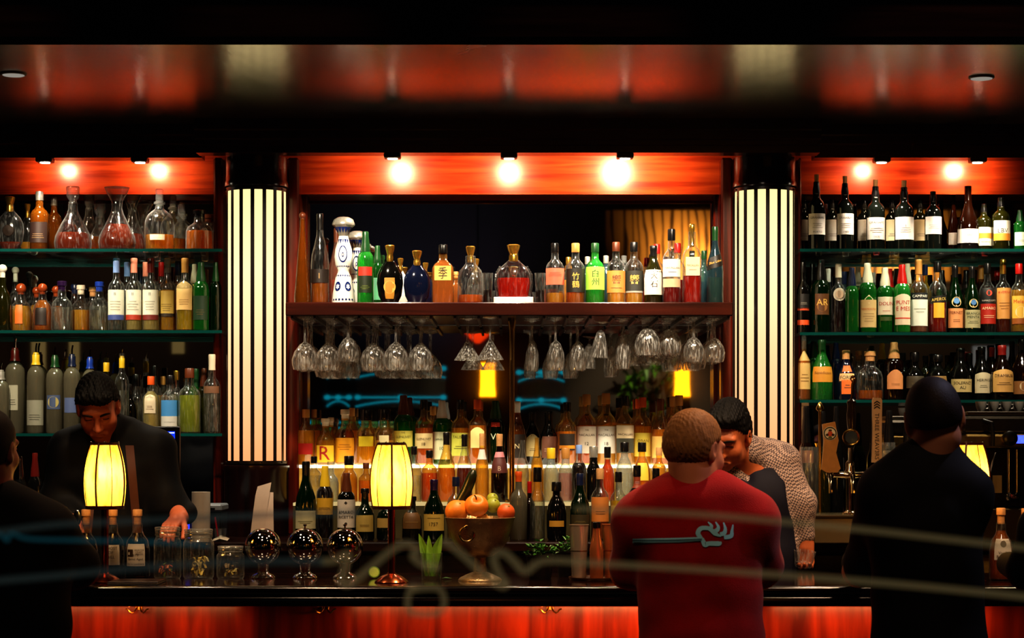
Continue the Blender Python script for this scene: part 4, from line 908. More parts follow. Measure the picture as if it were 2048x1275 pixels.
# ---- upper step
mac = lambda n, lc='#d8cfc2': (lc, 852, 906, [('THE', .86, .05), ('MACALLAN', .68, .13), (n, .36, .12)], '#3a3028', {'hw': 1.25, 'band': (lc, 0, .1)})
tri = (None, 826, 842, '', '#fff', {'tri': ('#2a2018', .5, .55)})
row('A', 8.92, 'in front, upper lit step', [
 (612, 818, 36, 'whisky', 'warm', 'yel', 860, 'tan', ('#b01c18', 886, 908, '', '#fff', {'hw': .9}), 'yellow bottle with red label by the frame'),
 (651, 836, 38, 'squat', 'yellow', 'yel', 880, 'cream', ('#e8c030', 890, 924, [('R', .55, .8)], '#a81c10', {'hw': 1.1}), 'squat yellow bottle with red scrawled label'),
 (690, 818, 40, 'squat', 'warm', 'amber', 875, 'cream', ('#e8a024', 875, 924, '', '#a05a10', {'bars': 3, 'bar0': .7, 'hw': 1.2}), 'orange-labelled bottle with cream cap'),
 (733, 818, 40, 'jug', 'warm', 'yel', 892, 'black', ('#d8c028', 872, 892, '', '#5a4a10', {'hw': .8}), 'stout yellow bottle with black cap, gold ring'),
 (769, 817, 40, 'jug', 'warm', 'pale', 880, 'black', ('#e0d8a8', 870, 890, '', '#5a4a10', {'hw': .5}), 'stout pale bottle with black cap, gold ring'),
 (807, 790, 38, 'bord', 'green', 'grass', 870, 'brown', ('#c8c058', 861, 893, [('THE', .88, .09), ('GLENLIVET', .62, .18), ('12', .24, .16)], '#2a3014', {'hw': 1.25}), 'green bottle with yellow-green label, brown cap'),
 (848, 799, 37, 'whisky', 'warm', 'pink', 855, 'black', ('#d8c490', 866, 896, [('GLENLIVET', .62, .2), ('18', .28, .2)], '#4a3418', {'hw': 1.2}), 'rosy amber bottle with cream label'),
 (884, 800, 36, 'bord', 'green', 'grass', 865, 'white', ('#d8dcb8', 863, 918, [('LAPHROAIG', .72, .12), ('10', .4, .12)], '#2a4020', {'hw': 1.2}), 'green bottle with white cap, pale label'),
 (921, 799, 37, 'whisky', 'warm', 'yel', 855, 'black', ('#c8cc58', 865, 911, [('TALISKER', .82, .13)], '#4a4a14', {'hw': 1.2, 'bars': 2}), 'yellow bottle with lime label, dark neck'),
 (955, 798, 37, 'whisky', 'warm', 'gold', 850, 'orange', ('#e8d890', 862, 895, '', '#4a3a14', {'hw': .8, 'arch': .25}), 'golden bottle with orange cap, arched label'),
 (991, 801, 37, 'bord', 'dgreen', 'dark', 860, 'green', [('#c83c24', 844, 853, '', '#fff', {'hw': .5}), (None, 860, 885, [('V2', .5, .5)], '#c8ccb0', {})], 'deep green bottle with small red square'),
 (1034, 802, 38, 'slope', 'amber', 'damber', 850, 'white', ('#1e120c', 868, 915, [('N', .5, .2)], '#c8b890', {}), 'red-brown bottle partly behind the brass post'),
 (1065, 822, 37, 'slope', 'black', None, 0, 'black', ('#c8b480', 875, 912, '', '#3a2a14', {'hw': .7, 'arch': .2, 'bars': 2}), 'black bottle with cream oval label'),
 (1099, 822, 34, 'slope', 'black', None, 0, 'black', ('#6a4434', 872, 915, '', '#c8a890', {'bars': 3}), 'black bottle with brown label'),
 (1134, 804, 38, 'whisky', 'warm', 'gold', 862, 'black', ('#241a12', 867, 900, '', '#c88a3c', {'hw': .9, 'band': ('#d88a24', .1, .3)}), 'clear amber bottle with black cap, dark label'),
 (1173, 788, 39, 'whisky', 'warm', 'pink', 850, 'tan', [mac('12'), tri], 'tall gold-capped bottle with pinkish white label'),
 (1212, 786, 41, 'whisky', 'warm', 'pale', 850, 'tan', [mac('18', '#e6e4dc'), tri], 'tallest gold-capped bottle with bright white label'),
 (1250, 791, 36, 'whisky', 'warm', 'pale', 847, 'black', [('#d8c8a8', 850, 876, [('MACALLAN', .3, .28)], '#3a3028', {'hw': 1.25}), ('#4a4c44', 876, 905, '', '#222', {'hw': 1.25})], 'black-capped bottle with cream over grey label'),
 (1285, 794, 37, 'whisky', 'warm', 'yel', 852, 'orange', ('#e0cc58', 865, 912, [('OBAN', .66, .12)], '#7a6424', {'hw': 1.2}), 'orange-capped bottle with yellow label'),
 (1321, 797, 38, 'slope', 'warm', 'gold', 858, 'brown', ('#d8b060', 872, 915, '', '#5a3a14', {'bars': 2}), 'conical golden bottle with dark cap'),
 (1358, 790, 38, 'whisky', 'warm', 'amber', 855, 'tan', [mac('25'), tri], 'gold-capped bottle beside the red sweater')])
row('A', 9.05, 'at back, upper lit step', [(628, 818, 28, 'whisky', 'warm', 'gold', 860, 'tan', None, 'gold bottle with cork-coloured cap'), (662, 834, 28, 'squat', 'warm', 'yel', 880, 'cream', None, 'squat yellow bottle'), (704, 815, 28, 'whisky', 'warm', 'gold', 860, 'tan', None, 'gold bottle'),
 (866, 812, 28, 'whisky', 'warm', 'amber', 855, 'tan', None, 'amber bottle'), (1276, 797, 26, 'whisky', 'warm', 'yel', 850, 'orange', None, 'yellow bottle with orange cap'), (1345, 792, 28, 'whisky', 'warm', 'gold', 855, 'tan', None, 'bottle with gold cap')])
# ---- lower step
row('B', 8.68, 'on lower lit step', [
 (628, 912, 30, 'whisky', 'clear', 'clear', 950, 'black', None, 'clear bottle with black cap'), (662, 922, 32, 'squat', 'silver', 'clear', 955, 'glass', None, 'clear bottle with pale glass stopper'), (698, 911, 34, 'jug', 'warm', 'yel', 945, 'black', None, 'clear jar bottle with gold rim'),
 (732, 925, 30, 'whisky', 'warm', 'gold', 960, 'brown', None, 'gold bottle behind lamp'), (828, 892, 30, 'whisky', 'clear', 'clear', 950, 'black', None, 'clear bottle with dark pourer right of lamp'), (859, 900, 34, 'whisky', 'warm', 'amber', 945, 'black', None, 'amber bottle with black cap', {'ck': 'screw'}),
 (893, 864, 36, 'slope', 'warm', 'gold', 935, 'black', None, 'golden cone-shouldered bottle with long black pourer'), (929, 868, 32, 'slope', 'clear', 'damber', 935, 'black', None, 'amber bottle with long black pourer'),
 (964, 866, 28, 'slope', 'warm', 'pale', 915, 'cork', ('#d8cfc0', 898, 918, '', '#777', {}), 'clear bottle with white neck paper'), (999, 867, 34, 'slope', 'dbrown', None, 0, 'cork', [('#d88a90', 903, 914, '', '#fff', {'hw': 1.3}), ('#5a2a24', 915, 945, [('B', .3, .3)], '#c8a890', {'hw': 1.2})], 'dark bottle with pink neck ribbon'),
 (1045, 870, 26, 'slope', 'clear', 'clear', 930, None, None, 'slim clear bottle right of the post'), (1074, 865, 26, 'slope', 'warm', 'pale', 915, None, None, 'slim clear bottle with yellow tint'),
 (1102, 895, 30, 'jug', 'silver', 'pale', 935, 'yellow', None, 'wide-necked clear bottle with yellow ring'), (1131, 895, 30, 'jug', 'silver', 'amber', 945, 'tan', None, 'wide-necked clear bottle of amber spirit'), (1158, 889, 30, 'whisky', 'clear', 'dark', 925, 'lblue', None, 'dark bottle with blue band cap'),
 (1187, 892, 30, 'jug', 'black', None, 0, 'silver', None, 'black jar with silver cap ring'), (1215, 893, 30, 'squat', 'clear', 'orange', 918, 'black', None, 'small orange bottle with black cap', {'ck': 'screw'}), (1249, 884, 36, 'orb', 'silver', 'clear', 945, 'black', None, 'round frosty silver bottle with black cap'),
 (1284, 884, 34, 'orb', 'warm', 'gold', 925, 'black', ('#e0c040', 925, 960, '', '#553', {'hw': .8}), 'rounded golden bottle with black cap'), (1318, 894, 30, 'whisky', 'warm', 'pale', 930, 'cork', None, 'clear bottle with cork beside the sweater')])
# ---- counter, front row
row('C', 8.4, 'below the lit steps', [
 (612, 922, 42, 'slope', 'dgreen', None, 0, 'black', ('#b8b088', 1020, 1056, '', '#5a5a30', {'hw': 1.2, 'bars': 2}), 'tall dark wine bottle with pale label by frame'),
 (650, 931, 34, 'bord', 'clear', 'dark', 970, 'yellow', ('#c89a28', 995, 1028, '', '#5a4010', {'hw': 1.2, 'bars': 2}), 'dark bottle with yellow neck and label'),
 (693, 945, 36, 'bord', 'black', None, 0, 'brown', ('#cfc4b4', 998, 1054, [('AMARO', .55, .14), ('RICETTA', .38, .14)], '#2a2420', {'hw': 1.3, 'disc': ('#2a2420', .14, .05), 'diamond': ('#2a2420', .88, .06)}), 'black bottle with tall white label'),
 (730, 976, 38, 'squat', 'dgreen', None, 0, 'black', ('#b09850', 1029, 1062, '', '#5a4a18', {'hw': 1.1, 'bars': 2}), 'squat dark green bottle with yellow label'),
 (772, 985, 38, 'squat', 'dgreen', None, 0, 'black', ('#a88a48', 1035, 1054, '', '#5a4a18', {'hw': 1.1}), 'squat dark bottle behind lamp post'),
 (824, 992, 40, 'squat', 'olive', None, 0, 'black', ('#6a4a24', 1024, 1056, '', '#a88a50', {'hw': 1.1, 'bars': 1}), 'squat dark bottle with brown label'),
 (868, 958, 42, 'slope', 'dgreen', None, 0, 'purple', ('#c8a850', 1027, 1060, [('1757', .4, .2)], '#4a3a14', {'hw': 1.2, 'bars': 1, 'bar0': .75}), 'green bottle with purple cap, yellow label'),
 (912, 953, 36, 'whisky', 'clear', 'pale', 1000, 'navy', None, 'clear bottle with navy cap by cucumber', {'ck': 'screw'}),
 (1037, 942, 36, 'whisky', 'frost', None, 0, 'orange', None, 'white bottle with long orange cap', {'ck': 'capsule'}),
 (1059, 962, 22, 'tall', 'dbrown', 'cherry', 1000, 'red', None, 'slim dark red bottle with red cap'),
 (1075, 934, 30, 'jug', 'clear', 'clear', 1000, 'black', None, 'clear bottle with wide black band cap'),
 (1113, 963, 40, 'orb', 'black', None, 0, 'black', ('#b8862c', 1040, 1052, '', '#4a2a0a', {'hw': .8}), 'round black bottle with copper neck, gold label'),
 (1160, 946, 40, 'slope', 'dgreen', None, 0, 'navy', ('#3a3018', 1028, 1050, '', '#8a7a40', {'bars': 2}), 'dark green sloping bottle above the mint'),
 (1200, 936, 36, 'whisky', 'clear', 'amber', 995, 'cork', ('#c87a34', 993, 1042, '', '#6a3a10', {'hw': 1.2, 'bars': 2}), 'clear bottle with orange-brown label'),
 (1237, 943, 34, 'whisky', 'clear', 'yel', 1000, 'black', ('#a89048', 1010, 1035, '', '#5a4a18', {'bars': 1}), 'clear bottle of yellow liqueur, dark pourer'),
 (1274, 930, 36, 'whisky', 'clear', 'dark', 960, 'black', ('#8a3a1c', 945, 975, '', '#caa', {'bars': 2}), 'dark bottle with red-brown label'),
 (1312, 936, 34, 'whisky', 'clear', 'dark', 965, 'black', ('#5a4a40', 945, 970, '', '#caa', {'bars': 2}), 'dark bottle with grey label beside sweater')])
# dark bottles standing under the right bay shelves, behind the taps
row('C', 8.75, 'behind beer taps', [(1612, 812, 32, 'bord', 'dbrown', None, 0, 'black', ('#8a4a2c', 900, 925, '', '#ccc', {}), 'brown-black bottle with russet label next the column'), (1645, 822, 32, 'bord', 'olive', None, 0, 'black', None, 'olive black bottle'), (1672, 812, 28, 'bord', 'black', None, 0, 'black', None, 'black bottle with pale label'),
 (1778, 820, 34, 'bord', 'olive', None, 0, 'black', ('#4a3a24', 900, 940, '', '#ccc', {'bars': 2}), 'olive bottle with brown label'), (1815, 832, 32, 'bord', 'dbrown', None, 0, 'black', None, 'dark brown bottle beside patron')])
# dark bottles on the counter at left
row('C', 8.62, 'at counter left of bartender', [(40, 912, 26, 'bord', 'black', None, 0, 'chrome', None, 'black bottle with metal cap'), (70, 905, 28, 'bord', 'black', None, 0, 'dred', None, 'black bottle with dark red cap'), (96, 916, 26, 'bord', 'black', None, 0, 'chrome', None, 'small black bottle with metal cap')])
# ================================================================== stemware on the rack
GCL = glass('#fafcfa', .02, 1.9, .08, .4, .7, .6, .12); GST = glass('#fffdfa', .02, 1.9, .08, .3, .35, .9, .34)
def stem_prof(kind):
    foot = [(.036, 0), (.0355, -.003), (.012, -.007), (.005, -.012)]
    st = {'red':    ([(.0042, -.075), (.006, -.1)], [(.022, -.112), (.043, -.14), (.0525, -.17), (.052, -.19), (.046, -.212)]),
          'martini':([(.0042, -.075), (.005, -.09)], [(.012, -.1), (.033, -.135), (.0555, -.172)]),
          'flute':  ([(.004, -.06), (.006, -.09)], [(.017, -.105), (.0265, -.15), (.0275, -.185), (.0245, -.213)]),
          'white':  ([(.004, -.07), (.006, -.095)], [(.02, -.108), (.034, -.145), (.0365, -.175), (.032, -.212)]),
          'sherry': ([(.004, -.025), (.006, -.035)], [(.016, -.045), (.026, -.08), (.033, -.115), (.036, -.146)]),
          'brandy': ([(.0045, -.03), (.007, -.045)], [(.026, -.055), (.046, -.085), (.053, -.112), (.05, -.135), (.044, -.152)]),
          'wine':   ([(.0042, -.06), (.006, -.08)], [(.02, -.09), (.037, -.115), (.043, -.14), (.041, -.16), (.036, -.178)]),
          'port':   ([(.004, -.045), (.006, -.065)], [(.018, -.075), (.028, -.11), (.031, -.15), (.03, -.18), (.027, -.206)])}[kind]
    inner = [(max(r-.0016, .001), z+.0002) for r, z in st[1]][::-1]
    inner = inner + [(1e-5, st[1][0][1]-.004)]
    return foot + st[0] + st[1], inner
GL_MESH = {}
def stem_glass(kind, px, D, k, n, tiltx=0.):
    key = kind
    desc = {'red': 'large-bowled wine glass', 'martini': 'V-shaped cocktail glass', 'flute': 'narrow champagne flute', 'white': 'slender white wine glass', 'sherry': 'short flared glass hanging askew', 'brandy': 'wide brandy balloon', 'wine': 'medium wine glass', 'port': 'tall narrow tulip glass'}[kind]
    e = empty('hanging_glass', (xx(px, D_W0), D, zb_-(.02 if tiltx else .002)), '%s hanging in the %s lane from left, %s' % (desc, ORD[n], ('front', 'middle', 'rear')[k]), 'glass', 'stemware hanging from the rack')
    if tiltx: e.rotation_euler = (0, tiltx, 0)
    if key in GL_MESH:
        for nm, me in GL_MESH[key]:
            o = bpy.data.objects.new(nm, me); COL.objects.link(o); o.parent = e
        return
    out, inn = stem_prof(kind)
    nf = 6
    sh = MB(); sh.lathe(out[:nf][::-1], 24, closed=True)
    a = sh.build('foot_and_stem', GST, e, ang=60)
    b = MB(); b.lathe((out[nf-1:]+inn), 28, closed=False, ribs=14)
    b = b.build('bowl', GST, e, ang=60)
    GL_MESH[key] = [('foot_and_stem', a.data), ('bowl', b.data)]
LK = ['red', 'red', 'wine', 'red', 'red', 'red', None, 'martini', 'martini', 'flute', 'white', 'white', 'sherry', 'port', 'brandy', 'brandy', 'wine', 'wine']
ND = [3, 3, 2, 3, 3, 2, 0, 1, 1, 2, 2, 2, 1, 2, 3, 3, 3, 3]
for n, (px, kd, nd) in enumerate(zip(LANES, LK, ND)):
    if not kd: continue
    for k in range(nd):
        stem_glass(kd, px, D_W0+.06 + .14*k + .07*(n % 2), k, n, .07 if kd == 'sherry' else 0.)

# ================================================================== things on the front bar
def shade_mat():
    m, nt, out = nodes('stained glass'); L = nt.links.new
    tc = N(nt, 'TexCoord'); mp = N(nt, 'Mapping'); mp.inputs['Scale'].default_value = (50, 50, 12); nz = N(nt, 'TexNoise', Scale=1., Detail=5.); cr = N(nt, 'ValToRGB')
    e = cr.color_ramp.elements; e[0].position = .28; e[0].color = hexc('#b8641a'); e[1].position = .55; e[1].color = hexc('#f8c850')
    L(tc.outputs['Object'], mp.inputs[0]); L(mp.outputs[0], nz.inputs['Vector']); L(nz.outputs['Fac'], cr.inputs[0])
    t = N(nt, 'BsdfTranslucent'); L(cr.outputs[0], t.inputs[0]); g = N(nt, 'BsdfGlossy', Roughness=.25); mx = N(nt, 'MixShader', Fac=.04)
    em = N(nt, 'Emission', Strength=.3); L(cr.outputs[0], em.inputs[0]); ad = N(nt, 'AddShader')
    L(t.outputs[0], ad.inputs[0]); L(em.outputs[0], ad.inputs[1])
    tp = N(nt, 'BsdfTransparent', Color=(1, .72, .36, 1)); m3 = N(nt, 'MixShader', Fac=.7); L(tp.outputs[0], m3.inputs[1]); L(ad.outputs[0], m3.inputs[2])
    L(m3.outputs[0], mx.inputs[1]); L(g.outputs[0], mx.inputs[2]); L(mx.outputs[0], out.inputs[0]); return m
M_SHADE = shade_mat(); M_COPPER = pbr('#b8603c', .2, 1.); M_RIB = pbr('#3a1408', .4, .3)
def bar_lamp(px, D, lab, rot):
    e = empty('bar_lamp', (xx(px, D), D, ZB), lab, 'lamp', 'amber bar lamps'); e.rotation_euler = (0, 0, rot)
    u = PX(1, D); zb = (ZC-ZB)
    z = lambda py: zz(py, D)-ZB
    z0, z1 = z(1015), z(886); H = z1-z0
    MB().lathe([(34*u, 0), (34*u, .003), (31*u, .008), (20*u, .022), (9*u, .03), (8.5*u, .034), (1e-5, .036)], 28).build('lamp_base', M_COPPER, e)
    MB().lathe([(7.5*u, .03), (7.5*u, z0+.01)], 16).build('lamp_pole', M_COPPER, e)
    rp = lambda t: u*(32 + 12.3*math.sin(PI*min(1, (t*.86+.0)))**1.0 - 3*t) if False else u*(36.5 + 26*t*(1-t)*1.0 - 9.5*t**2.2)
    n = 8
    for k in range(n):
        m = MB(); vs = []; fs = []
        for j in range(9):
            t = j/8; r = rp(t)
            for i in range(4):
                a = 2*PI*(k + .02 + .96*i/3)/n
                vs.append((r*math.cos(a), r*math.sin(a), z0+H*t))
        for j in range(8):
            for i in range(3): fs.append([j*4+i, j*4+i+1, j*4+i+5, j*4+i+4])
        m.add(vs, fs); m.build('shade_panel', M_SHADE, e)
        a = 2*PI*k/n; wide = k % 2 == 0
        MB().tube([(rp(j/10)*1.005*math.cos(a), rp(j/10)*1.005*math.sin(a), z0+H*j/10) for j in range(11)], u*(2.2 if wide else .9), 6).build('shade_rib', M_RIB, e)
    MB().lathe([(rp(0)-u, z0-.004), (rp(0)+2*u, z0-.004), (rp(0)+2*u, z0+.008), (rp(0)-u, z0+.008)], 32).build('shade_rim', M_RIB, e)
    MB().lathe([(rp(1)-u, z1-.006), (rp(1)+1.5*u, z1-.006), (rp(1)+1.5*u, z1+.003), (rp(1)-u, z1+.003)], 32).build('shade_rim', M_RIB, e)
    for k in range(4):
        a = PI/2*k+.4; MB().ball((rp(1)*math.cos(a), rp(1)*math.sin(a), z1+.004), .003, seg=8, rings=6).build('finial', CHROME, e)
    lamp('lamp_bulb', 'POINT', (xx(px, D), D, ZB+z0+H*.5), 2.8, (1, .72, .36), shadow_soft_size=.018)
bar_lamp(210, 7.22, 'amber paneled bar lamp on a copper base beside the corked bottles', -PI/2-.26+PI/8*0)
bar_lamp(783, 7.2, 'amber paneled bar lamp on a copper base right of the chrome spheres', -PI/2+.08)
bar_lamp(1938, 7.25, 'amber paneled bar lamp half hidden by the dark-jacketed patron', -PI/2-.4)

def stamp(e, R, H):
    m = MB(); r = R*1.03; mp = lambda u, v: (r*math.sin(u), -r*math.cos(u), v)
    patch(m, mp, -.68, -.18, H*.32, H*.42, 0, 4); patch(m, lambda u, v: (1.004*mp(u, v)[0], 1.004*mp(u, v)[1], v), -.6, -.45, H*.34, H*.38, 1, 2)
    for j, s_ in enumerate(('ABSINTHE', 'CRAFT', 'SPIRITS')): put_text(m, s_, lambda u, v: mp(u/R, v), R*.3, H*(.41-.03*j), R*.75, H*.024, 0)
    m.build('label_stamp', [pbr('#3a2a1c', .6), PAPER('#cfc8bc')], e)
# corked house bottles on the bar
SH['F'] = ZB
hl = lambda l2: ('#cfc8bc', 1086, 1130, l2, '#2a2420', {'hw': .8})
row('F', 7.42, 'beside the left lamp', [
 (172, 1018, 48, 'ball', 'clear', 'dark', 1065, 'cork', ('#cfc8bc', 1088, 1128, [('GHOST', .84, .14), ('OF', .62, .14), ('HILL', .4, .14)], '#2a2420', {'hw': .75}), 'corked dark spirit bottle partly behind patron', {'ck': 'cork'}),
 (226, 1018, 48, 'ball', 'clear', 'dark', 1065, 'cork', ('#cfc8bc', 1088, 1128, [('GHOST', .84, .14), ('OF', .62, .14), ('HILL', .4, .14)], '#2a2420', {'hw': .75}), 'corked dark spirit bottle behind the lamp pole', {'ck': 'cork'}),
 (275, 1018, 50, 'ball', 'clear', 'dark', 1065, 'cork', [('#cfc8bc', 1086, 1130, [('4/19', .5, .11), ('Barrel Aged', .3, .13), ('De La Louisiane', .1, .12)], '#2a2420', {'hw': .8})], 'corked dark spirit bottle with handwritten label', {'ck': 'cork', 'extra': [lambda e, R, H: stamp(e, R, H)]})])
row('F', 7.3, 'at right end of bar', [
 (2002, 1015, 48, 'ball', 'clear', 'amber', 1060, 'cork', ('#cfc8bc', 1076, 1118, [('Vanilla', .34, .13), ('Bourbon', .16, .13)], '#2a2420', {'hw': .8, 'bars': 0, 'disc': ('#5a4a3a', .76, .16)}), 'corked reddish spirit bottle, handwritten label', {'ck': 'cork'}),
 (2052, 1016, 48, 'ball', 'clear', 'amber', 1060, 'cork', ('#cfc8bc', 1076, 1118, '', '#2a2420', {'hw': .8, 'bars': 3}), 'corked reddish bottle at the frame edge', {'ck': 'cork'})])

# preserving jars
def jar(px, D, w, py, lab, fill):
    R = PX(w, D)/2; H = zz(py, D)-ZB
    e = empty('glass_jar', (xx(px, D), D, ZB), lab, 'jar', 'glass garnish jars')
    MB().lathe([(R*.88, 0), (R*.97, .006), (R, .014), (R, H*.66), (R*.97, H*.73), (R*.86, H*.79), (R*.84, H*.82)], 28).build('glass_body', GCL, e, ang=60)
    MB().lathe([(R*.84, H*.82), (R*.9, H*.84), (R*.9, H*.87), (R*.84, H*.88), (R*.84, H*.9), (R*.9, H*.91), (R*.9, H*.94), (R*.86, H*.96)], 28, closed=False).build('threaded_neck', GCL, e, ang=60)
    MB().lathe([(R*.9, H*.955), (R*.93, H*.965), (R*.92, H*.99), (R*.86, H), (1e-5, H*1.0)], 28).build('glass_lid', GCL, e, ang=60)
    MB().tube([(R*.905*math.cos(2*PI*k/24), R*.905*math.sin(2*PI*k/24), H*.89) for k in range(24)], .0012, 5, cyc=True).build('wire_clamp', CHROME, e)
    fill(e, R, H)
def peel_fill(cols, n, zmax, curl):
    def f(e, R, H):
        rng = random.Random(n)
        for ci, c in enumerate(cols):
            m = MB()
            for k in range(n):
                a = rng.uniform(0, 2*PI); r = R*.6*rng.uniform(.1, 1); z = rng.uniform(.008, zmax*H); L_ = R*rng.uniform(.35, .6); th = rng.uniform(0, 2*PI); ph = rng.uniform(-.6, .8)
                d = Vector((math.cos(th)*math.cos(ph), math.sin(th)*math.cos(ph), math.sin(ph))); s_ = d.cross(Vector((0, 0, 1))).normalized()*R*.16; up = s_.cross(d).normalized()
                c0 = Vector((r*math.cos(a)*.8, r*math.sin(a)*.8, z)); vs = []
                for j in range(6):
                    t = j/5-.5; p = c0+d*L_*t+up*curl*R*(.25-t*t)*1.2
                    q = Vector((p.x, p.y, max(p.z, .005)))
                    rr = math.hypot(q.x, q.y)
                    if rr > R*.82: q.x *= R*.82/rr; q.y *= R*.82/rr
                    vs += [q-s_*.5, q+s_*.5]
                m.add(vs, [[2*j, 2*j+1, 2*j+3, 2*j+2] for j in range(5)])
            o = m.build('citrus_peel', pbr(c, .5, 0, .2, 80.), e); o['kind'] = 'stuff'
    return f
jar(335, 7.4, 55, 1053, 'tall glass jar with orange peels and green stems', peel_fill(['#d85a1c', '#e07a2a', '#6a7a2a'], 9, .28, .8))
jar(397, 7.4, 62, 1057, 'tall glass jar of pale yellow citrus curls', peel_fill(['#d8c060', '#c8a838', '#e0d090'], 14, .38, 1.))
jar(461, 7.4, 56, 1091, 'short glass jar with pale peels beside first chrome sphere', peel_fill(['#b8a860', '#8a6a30'], 12, .4, .8))

# chrome spheres on small stands
for i, (px, s_) in enumerate(((526, 'first'), (610, 'middle'), (690, 'last'))):
    D = 7.42; R = PX(36.5, D); zc = zz(1092, D)-ZB
    e = empty('chrome_sphere', (xx(px, D), D, ZB), 'polished chrome sphere on a round stand, %s of three from left' % s_, 'sphere', 'chrome spheres on the bar')
    MB().lathe([(.042, 0), (.043, .004), (.036, .012), (.022, .018), (.018, .024), (.022, zc-R+.008)], 28).build('stand', CHROME, e)
    MB().ball((0, 0, zc), R, seg=40, rings=24).build('globe', pbr('#c9c8c4', .04, 1.), e, ang=80)
    b = MB(); b.lathe([(R*1.004, -.0012), (R*1.004, .0012)], 40, c=(0, 0, zc), closed=False); b.build('seam_ring', CHROME, e)
    if i: k = MB(); k.lathe([(.003, zc+R-.002), (.003, zc+R+.008), (.007, zc+R+.009), (.007, zc+R+.013), (1e-5, zc+R+.014)], 12); k.build('lid_knob', CHROME, e)

# menu folder lying on the bar
D0 = 7.05; e = empty('menu_folder', (xx(274, 7.16), 7.16, ZB), 'closed dark menu folder lying flat on the bar by left lamp', 'menu')
MB().box(-.085, .085, -.085, .085, 0, .003, bv=.001).build('back_cover', pbr('#140b08', .35), e); MB().box(-.083, .083, -.083, .083, .003, .007).build('pages', PAPER('#8a7a68'), e); MB().box(-.085, .085, -.085, .085, .007, .010, bv=.001).build('front_cover', pbr('#2a1a14', .3), e)

# lime slice and tumbler with leaves
lm = MB(); lm.lathe([(.02, 0), (.021, .002), (.02, .004)], 20); lm.lathe([(.017, .0041), (1e-5, .0045)], 20, 1)
lo = lm.build('lime_slice', [pbr('#5f8a1e', .4), pbr('#b8cc60', .4, 0, .2, 300.)]); lo.location = (xx(748, 7.4), 7.4, ZB+.02); lo.rotation_euler = (1.35, 0, .2); lo.location.z = ZB+.022
tag(lo, 'green lime slice leaning on the bar left of the centre lamp pole', 'fruit')
D = 7.36; e = empty('tumbler', (xx(863, D), D, ZB), 'small clear tumbler holding upright green leaves', 'glass'); R = PX(22, D); H = zz(1105, D)-ZB
MB().lathe([(R*.85, 0), (R*.9, .004), (R, H), (R*.94, H), (R*.84, .012), (1e-5, .01)], 28, closed=False).build('glass_body', GCL, e, ang=50)
MB().lathe([(R*.82, .012), (R*.86, H*.45)], 24).build('water', glass('#e8f0c8', .12, 1.3, .05), e)
for bx, tip, py, w, bend in ((-.4, -1.15, 1067, .42, -.3), (-.1, -.25, 1070, .32, .2), (.15, .95, 1067, .5, .3), (-.55, -.9, 1095, .2, -.2), (.35, .35, 1085, .3, .1)):
    m = MB(); vs = []; zt2 = zz(py, D)-ZB; z0 = .012
    for j in range(9):
        t = j/8; x = R*(bx + (tip-bx)*t*t); z = z0+(zt2-z0)*t; y = -R*.3*math.sin(bend*6)+R*.25*t*bend; ww = R*w*math.sin(PI*min(1, t*.93+.06))**.8
        vs += [(x-ww, y, z), (x, y+ww*.35, z), (x+ww, y, z)]
    for j in range(8):
        for i in range(2): m.add([], [])
    m.add(vs, [[3*j+i, 3*j+i+1, 3*j+i+4, 3*j+i+3] for j in range(8) for i in range(2)])
    m.build('leaf', pbr('#8fc84a', .4, 0, .25, 60.), e)
m = MB(); m.add([(R*.9, -.01, .003), (R*1.2, -.016, .006), (R*1.9, -.008, .004), (R*1.3, .004, .008)], [[0, 1, 2, 3]]); o = m.build('mint_leaf', pbr('#4a8a24', .5)); o.location = e.location; tag(o, 'loose mint leaf lying beside the tumbler of leaves', 'leaf')

# ---- hammered footed bowl of fruit with a ring handle
D = 7.3; e = empty('fruit_bowl', (xx(960, D), D, ZB), 'hammered metal footed bowl with ring handle, heaped with citrus', 'bowl'); u = PX(1, D)
zr = zz(1034, D)-ZB; zbm = zz(1112, D)-ZB
M_HAM = pbr('#a08058', .32, .75, .25, 60., bump=.9, bscale=170.)
MB().lathe([(24*u, zbm), (40*u, zbm+10*u), (55*u, zbm+30*u), (64*u, zbm+54*u), (69*u, zr-2*u), (71*u, zr), (69*u, zr+1*u), (66*u, zr-2*u), (60*u, zbm+50*u), (40*u, zbm+16*u), (1e-5, zbm+8*u)], 48).build('bowl_body', M_HAM, e, ang=60)
MB().lathe([(44*u, 0), (44*u, .003), (40*u, .01), (26*u, .022), (14*u, .03), (12*u, zbm-.004), (24*u, zbm+.004)], 40).build('bowl_foot', pbr('#b09a78', .3, .75, .2, 60., bump=.9, bscale=200.), e, ang=60)
for sx, ry in ((-25*u, -.0), ):
    zc = zz(1063, D)-ZB; rb = 60*u; yb = -math.sqrt(rb*rb-sx*sx)
    h = MB().tube([(sx+14*u*math.sin(2*PI*k/24), yb-6*u+2*u*math.cos(2*PI*k/24), zc-2*u+14*u*math.cos(2*PI*k/24)) for k in range(24)], 2.4*u, 8, cyc=True).build('ring_handle', pbr('#b89a64', .2, 1.), e)
    MB().ball((sx, yb-3*u, zc+13*u), 5*u, seg=12, rings=8).build('handle_boss', pbr('#b89a64', .2, 1.), e)
MB().ball((0, 0, zr-24*u), 52*u, seg=24, rings=12, sc=(1, 1, .3)).build('ice_fill', pbr('#b8a890', .4), e)
M_ORA = pbr('#e8862a', .42, 0, .08, 90., bump=.25, bscale=500.); M_LIM = pbr('#9aa838', .4, 0, .15, 60., bump=.2, bscale=500.)
